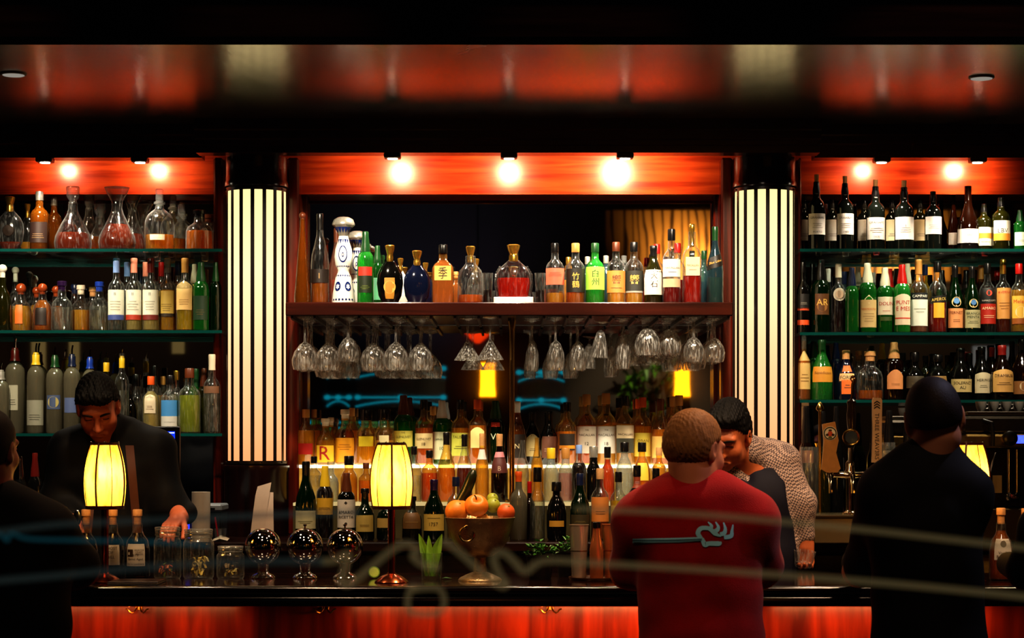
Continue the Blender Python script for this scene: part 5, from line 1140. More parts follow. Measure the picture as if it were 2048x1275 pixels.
def fruit(px, py, dd, r, mat, nm, lab, cat='fruit', sc=(1, 1, 1)):
    f = empty(nm, W(px, py, D+dd), lab, cat, 'citrus in the hammered bowl'); MB().ball((0, 0, 0), r*u, seg=24, rings=16, sc=sc).build('rind', mat, f, ang=80)
    MB().lathe([(2.2*u, 0), (1.5*u, 1.2*u), (1e-5, 1.4*u)], 8, M=Matrix.Translation((.3*r*u, -.62*r*u, .72*r*u)) @ Matrix.Rotation(.9, 4, 'X')).build('stem_scar', pbr('#6a7a2a', .6), f)
    return f
fruit(913, 1022, -.01, 23, M_ORA, 'orange', 'orange at the left rim of the hammered bowl')
fruit(924, 1017, .045, 17, M_ORA, 'orange', 'small orange behind, below the cucumber')
fruit(1012, 1024, -.01, 18, pbr('#e0642a', .42, 0, .08, 90., bump=.25, bscale=500.), 'orange', 'deep orange fruit at the right rim of the bowl')
fruit(986, 1010, .03, 15, M_LIM, 'lime', 'green lime under another, right in the bowl'); fruit(985, 997, .06, 12, M_LIM, 'lime', 'pale green lime topmost on the right of bowl')
fruit(965, 1036, .0, 12, pbr('#d8a050', .45), 'orange', 'small fruit at the front rim of the bowl')
# apple-like twin-lobed orange at the front top
f = empty('orange', W(953, 1009, D-.02), 'heart-shaped orange with a stem dimple, front top of the bowl', 'fruit', 'citrus in the hammered bowl')
m = MB(); pr = []
for k in range(17):
    a = PI*k/16; r = 24*u*(1+.06*math.sin(2*a)); q = math.sin(a)*r; zq = -math.cos(a)*r*.86
    if k > 12: zq -= (k-12)**2*.75*u
    pr.append((max(q, 1e-5), zq))
m.lathe(pr, 28); 
o = m.build('rind', M_ORA, f, ang=80); o.rotation_euler = (.75, .1, 0)
MB().tube([(0, -9*u, 11*u), (-1*u, -13*u, 16*u), (-4*u, -15*u, 20*u)], 1.4*u, 6).build('fruit_stem', pbr('#4a3a14', .7), f)
cu = empty('cucumber', W(922, 985, D+.05), 'dark green cucumber sticking up from the fruit bowl', 'vegetable')
a_, b_ = Vector((-14*u, .02, -38*u)), Vector((26*u, .01, 46*u))
pts = [a_.lerp(b_, t/10)+Vector((4*u*math.sin(PI*t/10), 0, 0)) for t in range(11)]
MB().tube(pts, 11*u, 14, taper=[.5, .85, .97, 1, 1, 1, 1, 1, .97, .85, .45]).build('cucumber_skin', pbr('#1c2410', .3, 0, .4, 40., bump=.3, bscale=60.), cu, ang=70)

# ---- herb planters
def planter(px, D, w, py, lab, seed):
    R = PX(w, D)/2; H = zz(py, D)-ZB; e = empty('herb_pot', (xx(px, D), D, ZB), lab, 'plant', 'mint pots on the bar'); rng = random.Random(seed)
    MB().lathe([(R*.75, 0), (R*.98, H*.92), (R*1.04, H*.93), (R*1.04, H), (R*.95, H), (R*.9, H*.9), (1e-5, H*.9)], 24).build('pot', pbr('#16100c', .3), e)
    m = MB(); s = MB()
    for k in range(70):
        a = rng.uniform(0, 2*PI); r = R*rng.uniform(0, 1.15); z = H*.95+R*rng.uniform(.05, 1.0)*(1.15-r/R*.6)
        c = Vector((r*math.cos(a), r*math.sin(a), z)); d = Vector((math.cos(a+rng.uniform(-1, 1)), math.sin(a+rng.uniform(-1, 1)), rng.uniform(-.3, .8))).normalized(); s_ = d.cross(Vector((0, 0, 1))).normalized()*R*.14; up = s_.cross(d).normalized()*R*.06; l = R*rng.uniform(.3, .5)
        m.add([c, c+d*l*.4+s_+up, c+d*l*.4-up, c+d*l*.4-s_+up, c+d*l], [[0, 1, 2], [0, 2, 3], [1, 4, 2], [2, 4, 3]])
        if k % 7 == 0: s.tube([(c.x*.3, c.y*.3, H*.88), (c.x*.8, c.y*.8, z*.9), tuple(c)], .0015, 5)
    m.build('leaves', pbr('#39781c', .45, 0, .5, 50.), e); s.build('stem', pbr('#3a5a1c', .6), e)
planter(1080, 7.36, 58, 1108, 'dark pot of mint right of the fruit bowl', 3); planter(1136, 7.5, 52, 1100, 'dark pot of mint nearest the steel shaker', 5)

# ---- tray with shakers
tr = empty('bar_tray', (xx(1190, 7.35), 7.35, ZB), 'low dark tray under the shakers by the red sweater', 'tray'); MB().lathe([(.088, 0), (.092, .006), (.092, .01), (.088, .01), (.086, .005), (1e-5, .005)], 36).build('tray_plate', pbr('#4a2c18', .3, .4), tr)
def tin(px, D, w, py, lab, col='#d8c8b0'):
    R = PX(w, D)/2; H = zz(py, D)-ZB-.006; e = empty('shaker_tin', (xx(px, D), D, ZB+.0055), lab, 'shaker')
    MB().lathe([(R*.7, 0), (R*.74, .006), (R*.98, H*.985), (R*1.02, H*.99), (R*1.02, H), (R*.94, H), (R*.68, .01), (1e-5, .01)], 28).build('tin_body', pbr(col, .22, .7), e); MB().lathe([(R*.86, H*.5), (R*.875, H*.5), (R*.885, H*.52), (R*.87, H*.52)], 28, closed=False).build('band', pbr(col, .3, 1.), e)
tin(1158, 7.36, 40, 1048, 'tall steel shaker tin with shiny rim beside the mint'); tin(1224, 7.38, 40, 1047, 'copper shaker tin touching the red sweater outline', '#e8905c')
e = empty('copper_bottle', (xx(1193, 7.32), 7.32, ZB+.0055), 'copper bottle with black cap between two shaker tins', 'bottle'); u = PX(1, 7.32); H = zz(1043, 7.32)-ZB-.0055
MB().lathe([(13*u, 0), (13.5*u, .004), (14*u, H*.5), (12*u, H*.62), (8*u, H*.78), (7*u, H*.9)], 24).build('bottle_body', pbr('#c8784a', .22, .7), e); MB().lathe([(8*u, H*.89), (8.5*u, H*.9), (8.5*u, H*.99), (7*u, H)], 20).build('cap', CAPM['black'], e)

# ================================================================== behind the bar, left: till, printer, cup, napkins, screen
ZK = SH['C']
D = 8.38; u = PX(1, D)
e = empty('receipt_printer', (xx(410, D), D, ZK), 'grey receipt printer on the counter under the left shelves', 'printer')
MB().box(-28*u, 34*u, -.02, .16, 0, 58*u, bv=.006).build('housing', pbr('#20242c', .35), e); MB().box(-32*u, 36*u, -.03, .17, 58*u, 72*u, bv=.006).build('top_cover', pbr('#7a828a', .4), e); MB().box(-20*u, 22*u, -.032, -.01, 60*u, 65*u).build('paper_slot', M_BLACK, e); MB().box(-36*u, -29*u, -.028, -.022, 22*u, 46*u, bv=.002).build('indicator_light', glow('#1c2cf0', 2.5), e)
D = 8.28; u = PX(1, D); e = empty('paper_cup', (xx(402, D), D, ZK), 'white paper roll standing on the counter before the printer', 'roll')
e.name = 'paper_roll'; H = zz(983, D)-ZK
MB().lathe([(18.5*u, 0), (18.5*u, H), (6*u, H), (6*u, H-.004), (1e-5, H-.004)], 28).build('paper_winding', PAPER('#cbbfb0'), e)
e = empty('napkin', (xx(440, 8.27), 8.27, ZK), 'crumpled white napkin beside the paper roll', 'napkin'); m = MB()
m.add([(-.03, -.01, .0), (0, -.015, .012), (.03, -.01, .004), (.035, .02, .012), (0, .03, .024), (-.03, .02, .008)], [[0, 1, 4, 5], [1, 2, 3, 4]]); m.build('folded_paper', PAPER('#c8bca8'), e)
e = empty('pen_cup', (xx(441, 8.30), 8.30, ZK), 'clear cup of pens beside the column base', 'cup'); MB().lathe([(.02, 0), (.024, .05), (.022, .05), (.018, .004), (1e-5, .004)], 16).build('cup_wall', GCL, e)
for k, c in enumerate(('#a81830', '#141414', '#202028')): MB().tube([(-.008+.008*k, 0, .006), (-.022+.02*k, .004, .095)], .0035, 6).build('pen', pbr(c, .3), e)
# leaning menu cards
for px, py, w, lean, lab in ((517, 964, 24, .5, 'tall white card curling rightwards before the column base'), (541, 984, 21, .05, 'short folded white card standing before the column base')):
    D = 8.27; u = PX(1, D); H = zz(py, D)-ZK
    m = MB(); vs = []
    for j in range(7):
        t = j/6; vs += [((-w*.5+lean*w*t*1.0-(2 if t < .9 else 0))*u, -.01+.03*t*t, H*t*(.93 if lean > .2 else 1)), ((w*.5+lean*w*t*1.3)*u*(1 if lean > .2 else (1-.35*t)), -.01+.03*t*t, H*t)]
    m.add(vs, [[2*j, 2*j+1, 2*j+3, 2*j+2] for j in range(6)])
    o = m.build('menu_card', PAPER('#d8c2b0')); o.location = (xx(px, D)-.006, D, ZK); tag(o, lab, 'card')
# till screen
D = 8.3; u = PX(1, D); e = empty('till_screen', (xx(345, D), D, ZK), 'dark till monitor with blue glowing screen beside bartender', 'screen')
z = lambda py: zz(py, D)-ZK
MB().box(-40*u, 14*u, 0, .03, z(960), z(852), bv=.004).build('bezel', M_BLACK, e); MB().box(-8*u, 8*u, .01, .05, 0, z(955), bv=.004).build('stand', M_BLACK, e); MB().box(-30*u, 20*u, -.02, .1, 0, .012, bv=.004).build('stand_base', M_BLACK, e)
MB().box(-34*u, 5*u, -.002, 0, z(908), z(862)).build('display', glow('#1230c8', 1.3, .4, 60.), e)
m = MB()
for j, (a, b) in enumerate(((-18, 4), (-17, -6), (-18, 4), (-12, 3), (-9, 3))): m.box(a*u, b*u, -.0032, -.002, z(866+9*j), z(864+9*j))
m.build('screen_text', glow('#a8c8ff', 2.2), e)
# cutlery / spoon beside left lamp
D = 7.5; u = PX(1, D); e = empty('bar_spoon', (xx(150, D), D, ZB), 'steel scoop and straws standing behind the left patron', 'scoop'); MB().lathe([(14*u, 0), (15*u, 70*u), (14*u, 70*u), (13*u, 3*u), (1e-5, 3*u)], 20).build('holder', pbr('#3a3a40', .2, .9), e)
MB().ball((5*u, -.004, 118*u), 10*u, sc=(.8, .3, 1.6)).build('scoop', pbr('#9aa8b8', .2, 1.), e); MB().tube([(2*u, 0, 6*u), (5*u, -.004, 106*u)], 1.5*u, 6).build('scoop_handle', CHROME, e)
for k in range(3): MB().tube([(-6*u+4*u*k, .003, 6*u), (-10*u+4*u*k, .003, 125*u)], 2*u, 6).build('straw', pbr('#8a7a68', .5), e)

# ================================================================== behind the bar, right: taps, drip tray, coffee machine
D = 8.12; u = PX(1, D); ZT = zz(1028, D)
e = empty('drip_tray', (xx(1688, D), D, 0), 'long steel drip tray beneath the beer taps', 'tray'); e.location.z = ZK
MB().box(-62*u, 45*u, -.02, .2, 0, ZT-ZK-.012, bv=.004).build('tray_box', pbr('#8a7a5a', .35, .8), e); MB().box(-66*u, 48*u, -.03, .21, ZT-ZK-.012, ZT-ZK, bv=.004).build('tray_rim', pbr('#d8c49a', .18, 1.), e)
t = empty('beer_tap_tower', (xx(1700, D+.06), D+.06, ZT), 'chrome beer tap tower with three tap handles', 'tap'); u = PX(1, D+.06)
z = lambda py: zz(py, D+.06)-ZT
M_CH = pbr('#c8b89a', .12, 1.)
MB().lathe([(16*u, 0), (16*u, .004), (10*u, .01), (8.5*u, .014), (8.5*u, z(960)), (11*u, z(955)), (11*u, z(942)), (8.5*u, z(938)), (8.5*u, z(925)), (5*u, z(920))], 24).build('tower_column', M_CH, t)
MB().tube([(-46*u, -.0, z(950)), (-30*u, -.012, z(948)), (0, -.015, z(950)), (34*u, -.012, z(948)), (50*u, 0, z(950))], 6.5*u, 12).build('cross_pipe', M_CH, t)
for xo in (-42, 2, 46):
    f = MB(); f.tube([(xo*u, -.01, z(948)), (xo*u, -.045, z(952)), (xo*u, -.06, z(966)), (xo*u, -.062, z(985))], 5*u, 10); f.ball((xo*u, -.02, z(948)), 8*u, seg=14, rings=8); f.tube([(xo*u, -.03, z(945)), (xo*u, -.03, z(930))], 3.4*u, 8)
    f.build('faucet', M_CH, t)
# paddle handle with round emblem
def outline(pts): return [(x*u, z(y)) for x, y in pts]
pad = MB(); pad.prism(outline([(-58, 848), (-33, 843), (-26, 880), (-31, 905), (-22, 936), (-28, 944), (-50, 944), (-60, 938), (-56, 900), (-55, 880)]), -.042, -.02)
p1 = pad.build('tap_handle', pbr('#b07838', .45, 0, .25, 40.), t, ang=30); p1['label'] = 'tan waisted paddle handle with round emblem'
m = MB(); mp = lambda x, y: (x*u-43*u, -.0425, z(866)+y*u)
disc(m, mp, 0, 0, 14, 14, 0, 24); disc(m, lambda x, y: (mp(x, y)[0], -.0432, mp(x, y)[2]), 0, 0, 13, 13, 1, 24, .82)
m2 = lambda x, y: (mp(x, y)[0], -.0436, mp(x, y)[2])
disc(m, m2, 0, -1, 5, 5.5, 2, 14); disc(m, m2, -6, -3, 3, 2.4, 3, 10); disc(m, m2, 6, -3, 3, 2.4, 3, 10); disc(m, m2, 0, 6, 3.6, 2, 3, 10); disc(m, m2, 0, -8, 4, 2, 4, 10)
m.build('handle_badge', [PAPER('#d8c8a0'), pbr('#3a3a2a', .5), pbr('#b8481c', .5), pbr('#3a2412', .5), pbr('#4a5a2a', .5)], p1)
# chrome medallion and figurine handle
md = MB(); md.lathe([(1e-5, 0), (17*u, 0), (17*u, .01), (15*u, .013), (13*u, .011), (1e-5, .011)], 28, M=Matrix.Translation((0, -.02, z(874))) @ Matrix.Rotation(PI/2, 4, 'X'))
md.build('tap_medallion', pbr('#c8a050', .2, 1.), t)
m = MB(); m.lathe([(1e-5, 0), (12.5*u, 0), (12.5*u, .002), (1e-5, .002)], 24, M=Matrix.Translation((0, -.031, z(874))) @ Matrix.Rotation(PI/2, 4, 'X')); m.build('medallion_face', pbr('#20303a', .2), t)
MB().tube([(0, -.01, z(925)), (0, -.012, z(895))], 5*u, 10).build('tap_stem', M_CH, t)
h = MB(); h.lathe([(7*u, z(862)), (9*u, z(850)), (10*u, z(830)), (8*u, z(812)), (9.5*u, z(806)), (9*u, z(802)), (3*u, z(797))], 18, c=(2*u, -.012, 0)); h.build('tap_handle', pbr('#2a1c14', .25, .3), t)
h = MB(); h.tube([(2*u, -.012, z(800)), (4*u, -.013, z(785)), (5*u, -.012, z(768)), (7*u, -.013, z(757))], 2.6*u, 8, taper=[1, 1.2, 1.5, .8]); h.ball((5*u, -.014, z(753)), 3.6*u, seg=10, rings=8); h.tube([(5*u, -.013, z(766)), (0, -.014, z(758)), (2*u, -.015, z(752))], 1.4*u, 6); h.tube([(5*u, -.013, z(772)), (10*u, -.014, z(764)), (9*u, -.015, z(756))], 1.4*u, 6)
h.build('handle_figure', pbr('#c8924a', .25, 1.), t)
# tall lettered paddle
pd = MB(); pd.prism(outline([(40, 924), (60, 924), (59.5, 860), (60.5, 800), (58, 796), (43, 795), (41, 800), (41.5, 860)]), -.045, -.028)
p3 = pd.build('tap_handle', pbr('#c8a070', .45, 0, .15, 30.), t, ang=30); p3['label'] = 'tall pale paddle handle with vertical lettering'
m = MB(); put_text(m, 'THREE WEAV3RS', lambda x, y: (50*u+x, -.0456, z(872)+y), 0, 0, 92*u, 11*u, 0, rot=-PI/2)
lg = lambda x, y: (50*u+x*u, -.0458, z(810)+y*u)
for k in (-1, 0, 1):
    pts = [(-6, -3+5*k), (0, 1+5*k), (6, -3+5*k), (6, -.2+5*k), (0, 4+5*k), (-6, -.2+5*k)]
    m.add([lg(*p) for p in pts], [[0, 1, 4, 5], [1, 2, 3, 4]])
m.build('handle_lettering', pbr('#1c1c18', .5), p3)
MB().tube([(48*u, -.034, z(945)), (49*u, -.036, z(920))], 3*u, 8).build('tap_stem', M_CH, t)
# small gold cone finial between bottles
e = empty('tap_finial', (xx(1640, 8.38), 8.38, ZK), 'slim brass pull with conical gold top behind the paddle tap', 'tap'); u = PX(1, 8.3); z8 = lambda py: zz(py, 8.3)-ZK
MB().lathe([(3*u, 0), (3*u, z8(822)), (8*u, z8(818)), (8*u, z8(814)), (3*u, z8(804)), (1e-5, z8(802))], 16).build('brass_pull', pbr('#b8924a', .2, 1.), e)
# glass mugs stacked near taps
for k, (px, py, lab) in enumerate(((1772, 884, 'thick glass beer mug stacked right of the lettered tap'), (1618, 893, 'clear glass mug with printed card beside the paddle tap'))):
    D = 8.42; u = PX(1, D); e = empty('beer_mug', (xx(px, D), D, ZK), lab, 'mug'); H = zz(py, D)-ZK
    MB().lathe([(17*u, 0), (18*u, .006), (18*u, H), (16*u, H), (15.5*u, .014), (1e-5, .014)], 22, ribs=11, closed=False).build('mug_body', GCL, e); s_ = 1 if k == 0 else -1
    MB().tube([(s_*18*u, 0, H*.85), (s_*28*u, 0, H*.8), (s_*29*u, 0, H*.45), (s_*18*u, 0, H*.3)], 3*u, 8).build('mug_handle', GCL, e)
# espresso machine
D = 8.2; u = PX(1, D); e = empty('espresso_machine', (xx(1990, D), D, ZK), 'chrome espresso machine with blue display at the right edge', 'coffee machine'); z = lambda py: zz(py, D)-ZK
M_ST = pbr('#8a8278', .22, 1.)
MB().box(-60*u, 190*u, .0, .3, 0, z(1016), bv=.006).build('drip_base', pbr('#6a5638', .3, .9), e)
MB().box(-40*u, 190*u, .12, .3, z(1016), z(895), bv=.006).build('back_panel', pbr('#3a2a1a', .35, .6), e)
MB().box(-62*u, 190*u, -.02, .3, z(895), z(868), bv=.008).build('control_panel', pbr('#a88a50', .25, .9), e)
MB().box(-66*u, 190*u, -.01, .3, z(866), z(832), bv=.01).build('upper_body', pbr('#4a443c', .25, .9), e)
MB().box(-56*u, 190*u, .0, .28, z(830), z(822), bv=.003).build('cup_rail', M_ST, e)
MB().box(40*u, 75*u, -.024, -.018, z(886), z(870)).build('display', glow('#3848ff', 2.5, .5, 90.), e)
MB().lathe([(15*u, 0), (15*u, .02), (12*u, .024)], 24, M=Matrix.Translation((26*u, -.02, z(876))) @ Matrix.Rotation(PI/2, 4, 'X')).build('control_knob', M_BLACK, e); MB().lathe([(7*u, 0), (7*u, .004)], 18, M=Matrix.Translation((26*u, -.045, z(876))) @ Matrix.Rotation(PI/2, 4, 'X')).build('knob_cap', M_ST, e)
MB().tube([(-24*u, -.01, z(840)), (-10*u, -.03, z(845)), (-8*u, -.035, z(870)), (-9*u, -.035, z(892))], 4*u, 10).build('steam_wand_top', pbr('#1a1a1a', .3), e)
MB().tube([(-2*u, -.03, z(905)), (-8*u, -.04, z(920)), (-14*u, -.045, z(945))], 2.6*u, 8).build('steam_wand', M_ST, e)
for xo in (32, 48, 90, 110): MB().lathe([(4.5*u, z(990)), (4.5*u, z(898))], 14, c=(xo*u, .03, 0)).build('group_pipe', M_ST, e)
MB().lathe([(16*u, z(1000)), (18*u, z(996)), (18*u, z(988)), (10*u, z(984))], 20, c=(40*u, .02, 0)).build('group_head', CHROME, e)
MB().box(-5*u, 12*u, -.015, .0, z(985), z(950)).build('instruction_card', PAPER('#a8884c'), e)
for k in range(4):
    c = empty('coffee_cup', (xx(1962+25*k, D+.12), D+.12, ZK+z(822)), 'stacked pale coffee cup on espresso machine, %s from left' % ORD[k], 'cup', 'cups on the espresso machine')
    MB().lathe([(.012, 0), (.02, .02), (.023, .04), (.021, .04), (.017, .015), (1e-5, .006)], 18).build('cup_bowl', pbr('#8a8680', .3), c); MB().tube([(.02, 0, .03), (.03, 0, .026), (.028, 0, .014), (.019, 0, .012)], .0025, 6).build('cup_handle', pbr('#8a8680', .3), c)

# ================================================================== etched window between the street and the bar
D = 2.5; wn = empty('window_1', (0, D, 0)); struct(wn)
def etch(pts, w, mat):
    m = MB(); P = [W(px, py, D)-Vector((0, D, 0)) for px, py in pts]
    Q = []
    for a, b, c, d in zip([P[0]]+P[:-2], P[:-1], P[1:], P[2:]+[P[-1]]):
        for k in range(6):
            t = k/6; Q.append(.5*((2*b)+(c-a)*t+(2*a-5*b+4*c-d)*t*t+(3*b-a-3*c+d)*t**3))
    Q.append(P[-1]); vs = []
    for i, q in enumerate(Q):
        tg = (Q[min(i+1, len(Q)-1)]-Q[max(i-1, 0)]); tg.y = 0
        n_ = Vector((-tg.z, 0, tg.x)).normalized()*PX(w, D)/2
        vs += [q-n_, q+n_]
    m.add(vs, [[2*i, 2*i+1, 2*i+3, 2*i+2] for i in range(len(Q)-1)])
    return m.build('etched_line', mat, wn)
def etch_mat(c, e, a):  # own emission added in place of light caught by the etching
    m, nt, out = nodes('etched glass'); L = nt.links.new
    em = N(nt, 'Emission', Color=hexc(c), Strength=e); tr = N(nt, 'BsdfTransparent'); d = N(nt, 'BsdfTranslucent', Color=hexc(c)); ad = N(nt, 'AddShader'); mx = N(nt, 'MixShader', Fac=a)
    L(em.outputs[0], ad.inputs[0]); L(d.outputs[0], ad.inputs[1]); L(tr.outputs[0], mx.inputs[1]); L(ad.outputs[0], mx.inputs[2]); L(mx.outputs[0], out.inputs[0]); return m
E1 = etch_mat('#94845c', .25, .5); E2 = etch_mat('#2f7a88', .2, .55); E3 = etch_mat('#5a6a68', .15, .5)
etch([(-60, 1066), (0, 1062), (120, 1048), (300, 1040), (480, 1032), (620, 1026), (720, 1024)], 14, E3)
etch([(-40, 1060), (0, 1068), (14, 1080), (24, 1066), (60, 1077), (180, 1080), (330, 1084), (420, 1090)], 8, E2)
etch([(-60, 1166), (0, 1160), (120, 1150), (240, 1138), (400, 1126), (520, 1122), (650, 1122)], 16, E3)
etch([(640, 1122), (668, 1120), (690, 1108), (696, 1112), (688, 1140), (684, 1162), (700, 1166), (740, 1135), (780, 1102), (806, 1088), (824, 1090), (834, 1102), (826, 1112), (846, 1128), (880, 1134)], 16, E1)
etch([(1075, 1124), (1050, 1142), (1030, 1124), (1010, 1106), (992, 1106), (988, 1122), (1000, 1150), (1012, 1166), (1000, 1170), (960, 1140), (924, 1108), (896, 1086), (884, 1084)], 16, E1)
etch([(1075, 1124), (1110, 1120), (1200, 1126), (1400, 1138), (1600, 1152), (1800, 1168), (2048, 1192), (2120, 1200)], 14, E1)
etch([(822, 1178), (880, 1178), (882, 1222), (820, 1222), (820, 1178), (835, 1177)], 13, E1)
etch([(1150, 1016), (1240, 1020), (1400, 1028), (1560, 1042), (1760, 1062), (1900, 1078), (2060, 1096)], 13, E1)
# ================================================================== people (distance fields -> smooth continuous meshes)
class SDF:
    """Smooth union of ellipsoids and round cones sampled on a grid, meshed with surface nets."""
    def __init__(s): s.p = []
    def ell(s, c, r, k=.02, op='u', R=None): s.p.append(('e', np.array(c, float), np.array(r, float), k, op, R)); return s
    def cone(s, a, b, ra, rb, k=.02, op='u'): s.p.append(('c', np.array(a, float), np.array(b, float), ra, rb, k, op)); return s
    def chain(s, pts, rs, k=.02):
        for a, b, ra, rb in zip(pts, pts[1:], rs, rs[1:]): s.cone(a, b, ra, rb, k)
        return s
    def cut(s, pt, n, k=.01): s.p.append(('h', np.array(pt, float), np.array(n, float)/np.linalg.norm(n), k)); return s
    def mesh(s, h, post=None):
        lo = np.full(3, 1e9); hi = -lo
        for q in s.p:
            if q[0] == 'e' and q[4] == 'u': m = q[2].max(); lo = np.minimum(lo, q[1]-m); hi = np.maximum(hi, q[1]+m)
            if q[0] == 'c' and q[6] == 'u':
                for pt, r in ((q[1], q[3]), (q[2], q[4])): lo = np.minimum(lo, pt-r); hi = np.maximum(hi, pt+r)
        lo -= 3*h; hi += 3*h
        n = np.ceil((hi-lo)/h).astype(int)+1
        ax = [lo[i]+h*np.arange(n[i]) for i in range(3)]
        FAR = .12; d = np.full(n, FAR, np.float32)
        for q in s.p:
            if q[0] == 'h':
                X, Y, Z = np.meshgrid(*ax, indexing='ij', sparse=True)
                f = ((X-q[1][0])*q[2][0]+(Y-q[1][1])*q[2][1]+(Z-q[1][2])*q[2][2]).astype(np.float32)
                d = smax(d, f, q[3]); continue
            if q[0] == 'e': m = q[2].max(); a, b = q[1]-m, q[1]+m; k, op = q[3], q[4]
            else: a = np.minimum(q[1]-q[3], q[2]-q[4]); b = np.maximum(q[1]+q[3], q[2]+q[4]); k, op = q[5], q[6]
            mg = k*1.2+.03
            i0 = np.clip(np.floor((a-mg-lo)/h).astype(int), 0, n-1); i1 = np.clip(np.ceil((b+mg-lo)/h).astype(int)+1, 1, n)
            if (i1 <= i0).any(): continue
            X, Y, Z = np.meshgrid(*[ax[i][i0[i]:i1[i]] for i in range(3)], indexing='ij', sparse=True)
            if q[0] == 'e':
                x, y, z = X-q[1][0], Y-q[1][1], Z-q[1][2]
                if q[5] is not None:
                    M = q[5]; x, y, z = (M[0][0]*x+M[1][0]*y+M[2][0]*z, M[0][1]*x+M[1][1]*y+M[2][1]*z, M[0][2]*x+M[1][2]*y+M[2][2]*z)
                r = q[2]
                k0 = np.sqrt((x/r[0])**2+(y/r[1])**2+(z/r[2])**2); k1 = np.sqrt((x/r[0]**2)**2+(y/r[1]**2)**2+(z/r[2]**2)**2)+1e-9
                f = k0*(k0-1)/k1
            else:
                ab = q[2]-q[1]; L2 = ab.dot(ab)+1e-12
                t = np.clip(((X-q[1][0])*ab[0]+(Y-q[1][1])*ab[1]+(Z-q[1][2])*ab[2])/L2, 0, 1)
                f = np.sqrt((X-q[1][0]-t*ab[0])**2+(Y-q[1][1]-t*ab[1])**2+(Z-q[1][2]-t*ab[2])**2)-(q[3]+(q[4]-q[3])*t)
            sl = tuple(slice(i0[i], i1[i]) for i in range(3)); f = f.astype(np.float32)
            d[sl] = smin(d[sl], f, k) if op == 'u' else smax(d[sl], -f, k)
        if post is not None:
            X, Y, Z = np.meshgrid(*ax, indexing='ij', sparse=True); d = d+post(X, Y, Z).astype(np.float32)
        return nets(d, lo, h)
def smin(a, b, k): 
    t = np.maximum(k-np.abs(a-b), 0)/k; return np.minimum(a, b)-t*t*k*.25
def smax(a, b, k):
    t = np.maximum(k-np.abs(a-b), 0)/k; return np.maximum(a, b)+t*t*k*.25
def nets(d, lo, h):
    d = np.where(d == 0, 1e-6, d); s = d < 0
    d[0], d[-1] = np.abs(d[0]), np.abs(d[-1]); d[:, 0], d[:, -1] = np.abs(d[:, 0]), np.abs(d[:, -1]); d[:, :, 0], d[:, :, -1] = np.abs(d[:, :, 0]), np.abs(d[:, :, -1]); s = d < 0
    c = [s[i:s.shape[0]-1+i, j:s.shape[1]-1+j, k:s.shape[2]-1+k] for i in (0, 1) for j in (0, 1) for k in (0, 1)]
    tot = sum(x.astype(np.int8) for x in c); act = (tot > 0) & (tot < 8)
    I = np.argwhere(act); vid = np.full(act.shape, -1, np.int64); vid[act] = np.arange(len(I))
    acc = np.zeros((len(I), 3)); cnt = np.zeros(len(I))
    co = [(i, j, k) for i in (0, 1) for j in (0, 1) for k in (0, 1)]
    for a in range(8):
        for ax in range(3):
            if co[a][ax]: continue
            o = list(co[a]); o[ax] = 1
            da = d[I[:, 0]+co[a][0], I[:, 1]+co[a][1], I[:, 2]+co[a][2]]; db = d[I[:, 0]+o[0], I[:, 1]+o[1], I[:, 2]+o[2]]
            m = (da < 0) != (db < 0); t = np.where(m, da/np.where(m, da-db, 1), 0)
            p = np.array(co[a], float)[None, :].repeat(len(I), 0); p[:, ax] += t
            acc[m] += p[m]; cnt[m] += 1
    V = lo+h*(I+acc/cnt[:, None]); Fs = []
    for ax in range(3):
        u, v = (ax+1) % 3, (ax+2) % 3
        sl0 = [slice(None)]*3; sl1 = [slice(None)]*3; sl0[ax] = slice(0, -1); sl1[ax] = slice(1, None)
        A = s[tuple(sl0)]; B = s[tuple(sl1)]; E = np.argwhere(A != B)
        if not len(E): continue
        fl = A[E[:, 0], E[:, 1], E[:, 2]]
        def g(du, dv):
            q = E.copy(); q[:, u] -= du; q[:, v] -= dv; return vid[q[:, 0], q[:, 1], q[:, 2]]
        Q = np.stack([g(1, 1), g(0, 1), g(0, 0), g(1, 0)], 1); Q[~fl] = Q[~fl][:, ::-1]; Fs.append(Q)
    Fq = np.concatenate(Fs); return V, Fq[(Fq >= 0).all(1)]
def np_build(VF, name, mat, parent):
    V, Fq = VF; o = Vector(parent.location); me = bpy.data.meshes.new(name)
    me.from_pydata([tuple(p-np.array(o)) for p in V], [], Fq.tolist()); me.materials.append(mat)
    me.polygons.foreach_set('use_smooth', [True]*len(me.polygons)); me.update()
    ob = bpy.data.objects.new(name, me); COL.objects.link(ob); ob.parent = parent; return ob
def rot(yaw, pitch=0., roll=0.):
    """Head axes as columns: right, forward, up. yaw 0 looks away from the camera (+y), pi looks at it; positive pitch nods down."""
    M = Matrix.Rotation(yaw, 3, 'Z') @ Matrix.Rotation(-pitch, 3, 'X') @ Matrix.Rotation(roll, 3, 'Y'); return np.array(M)
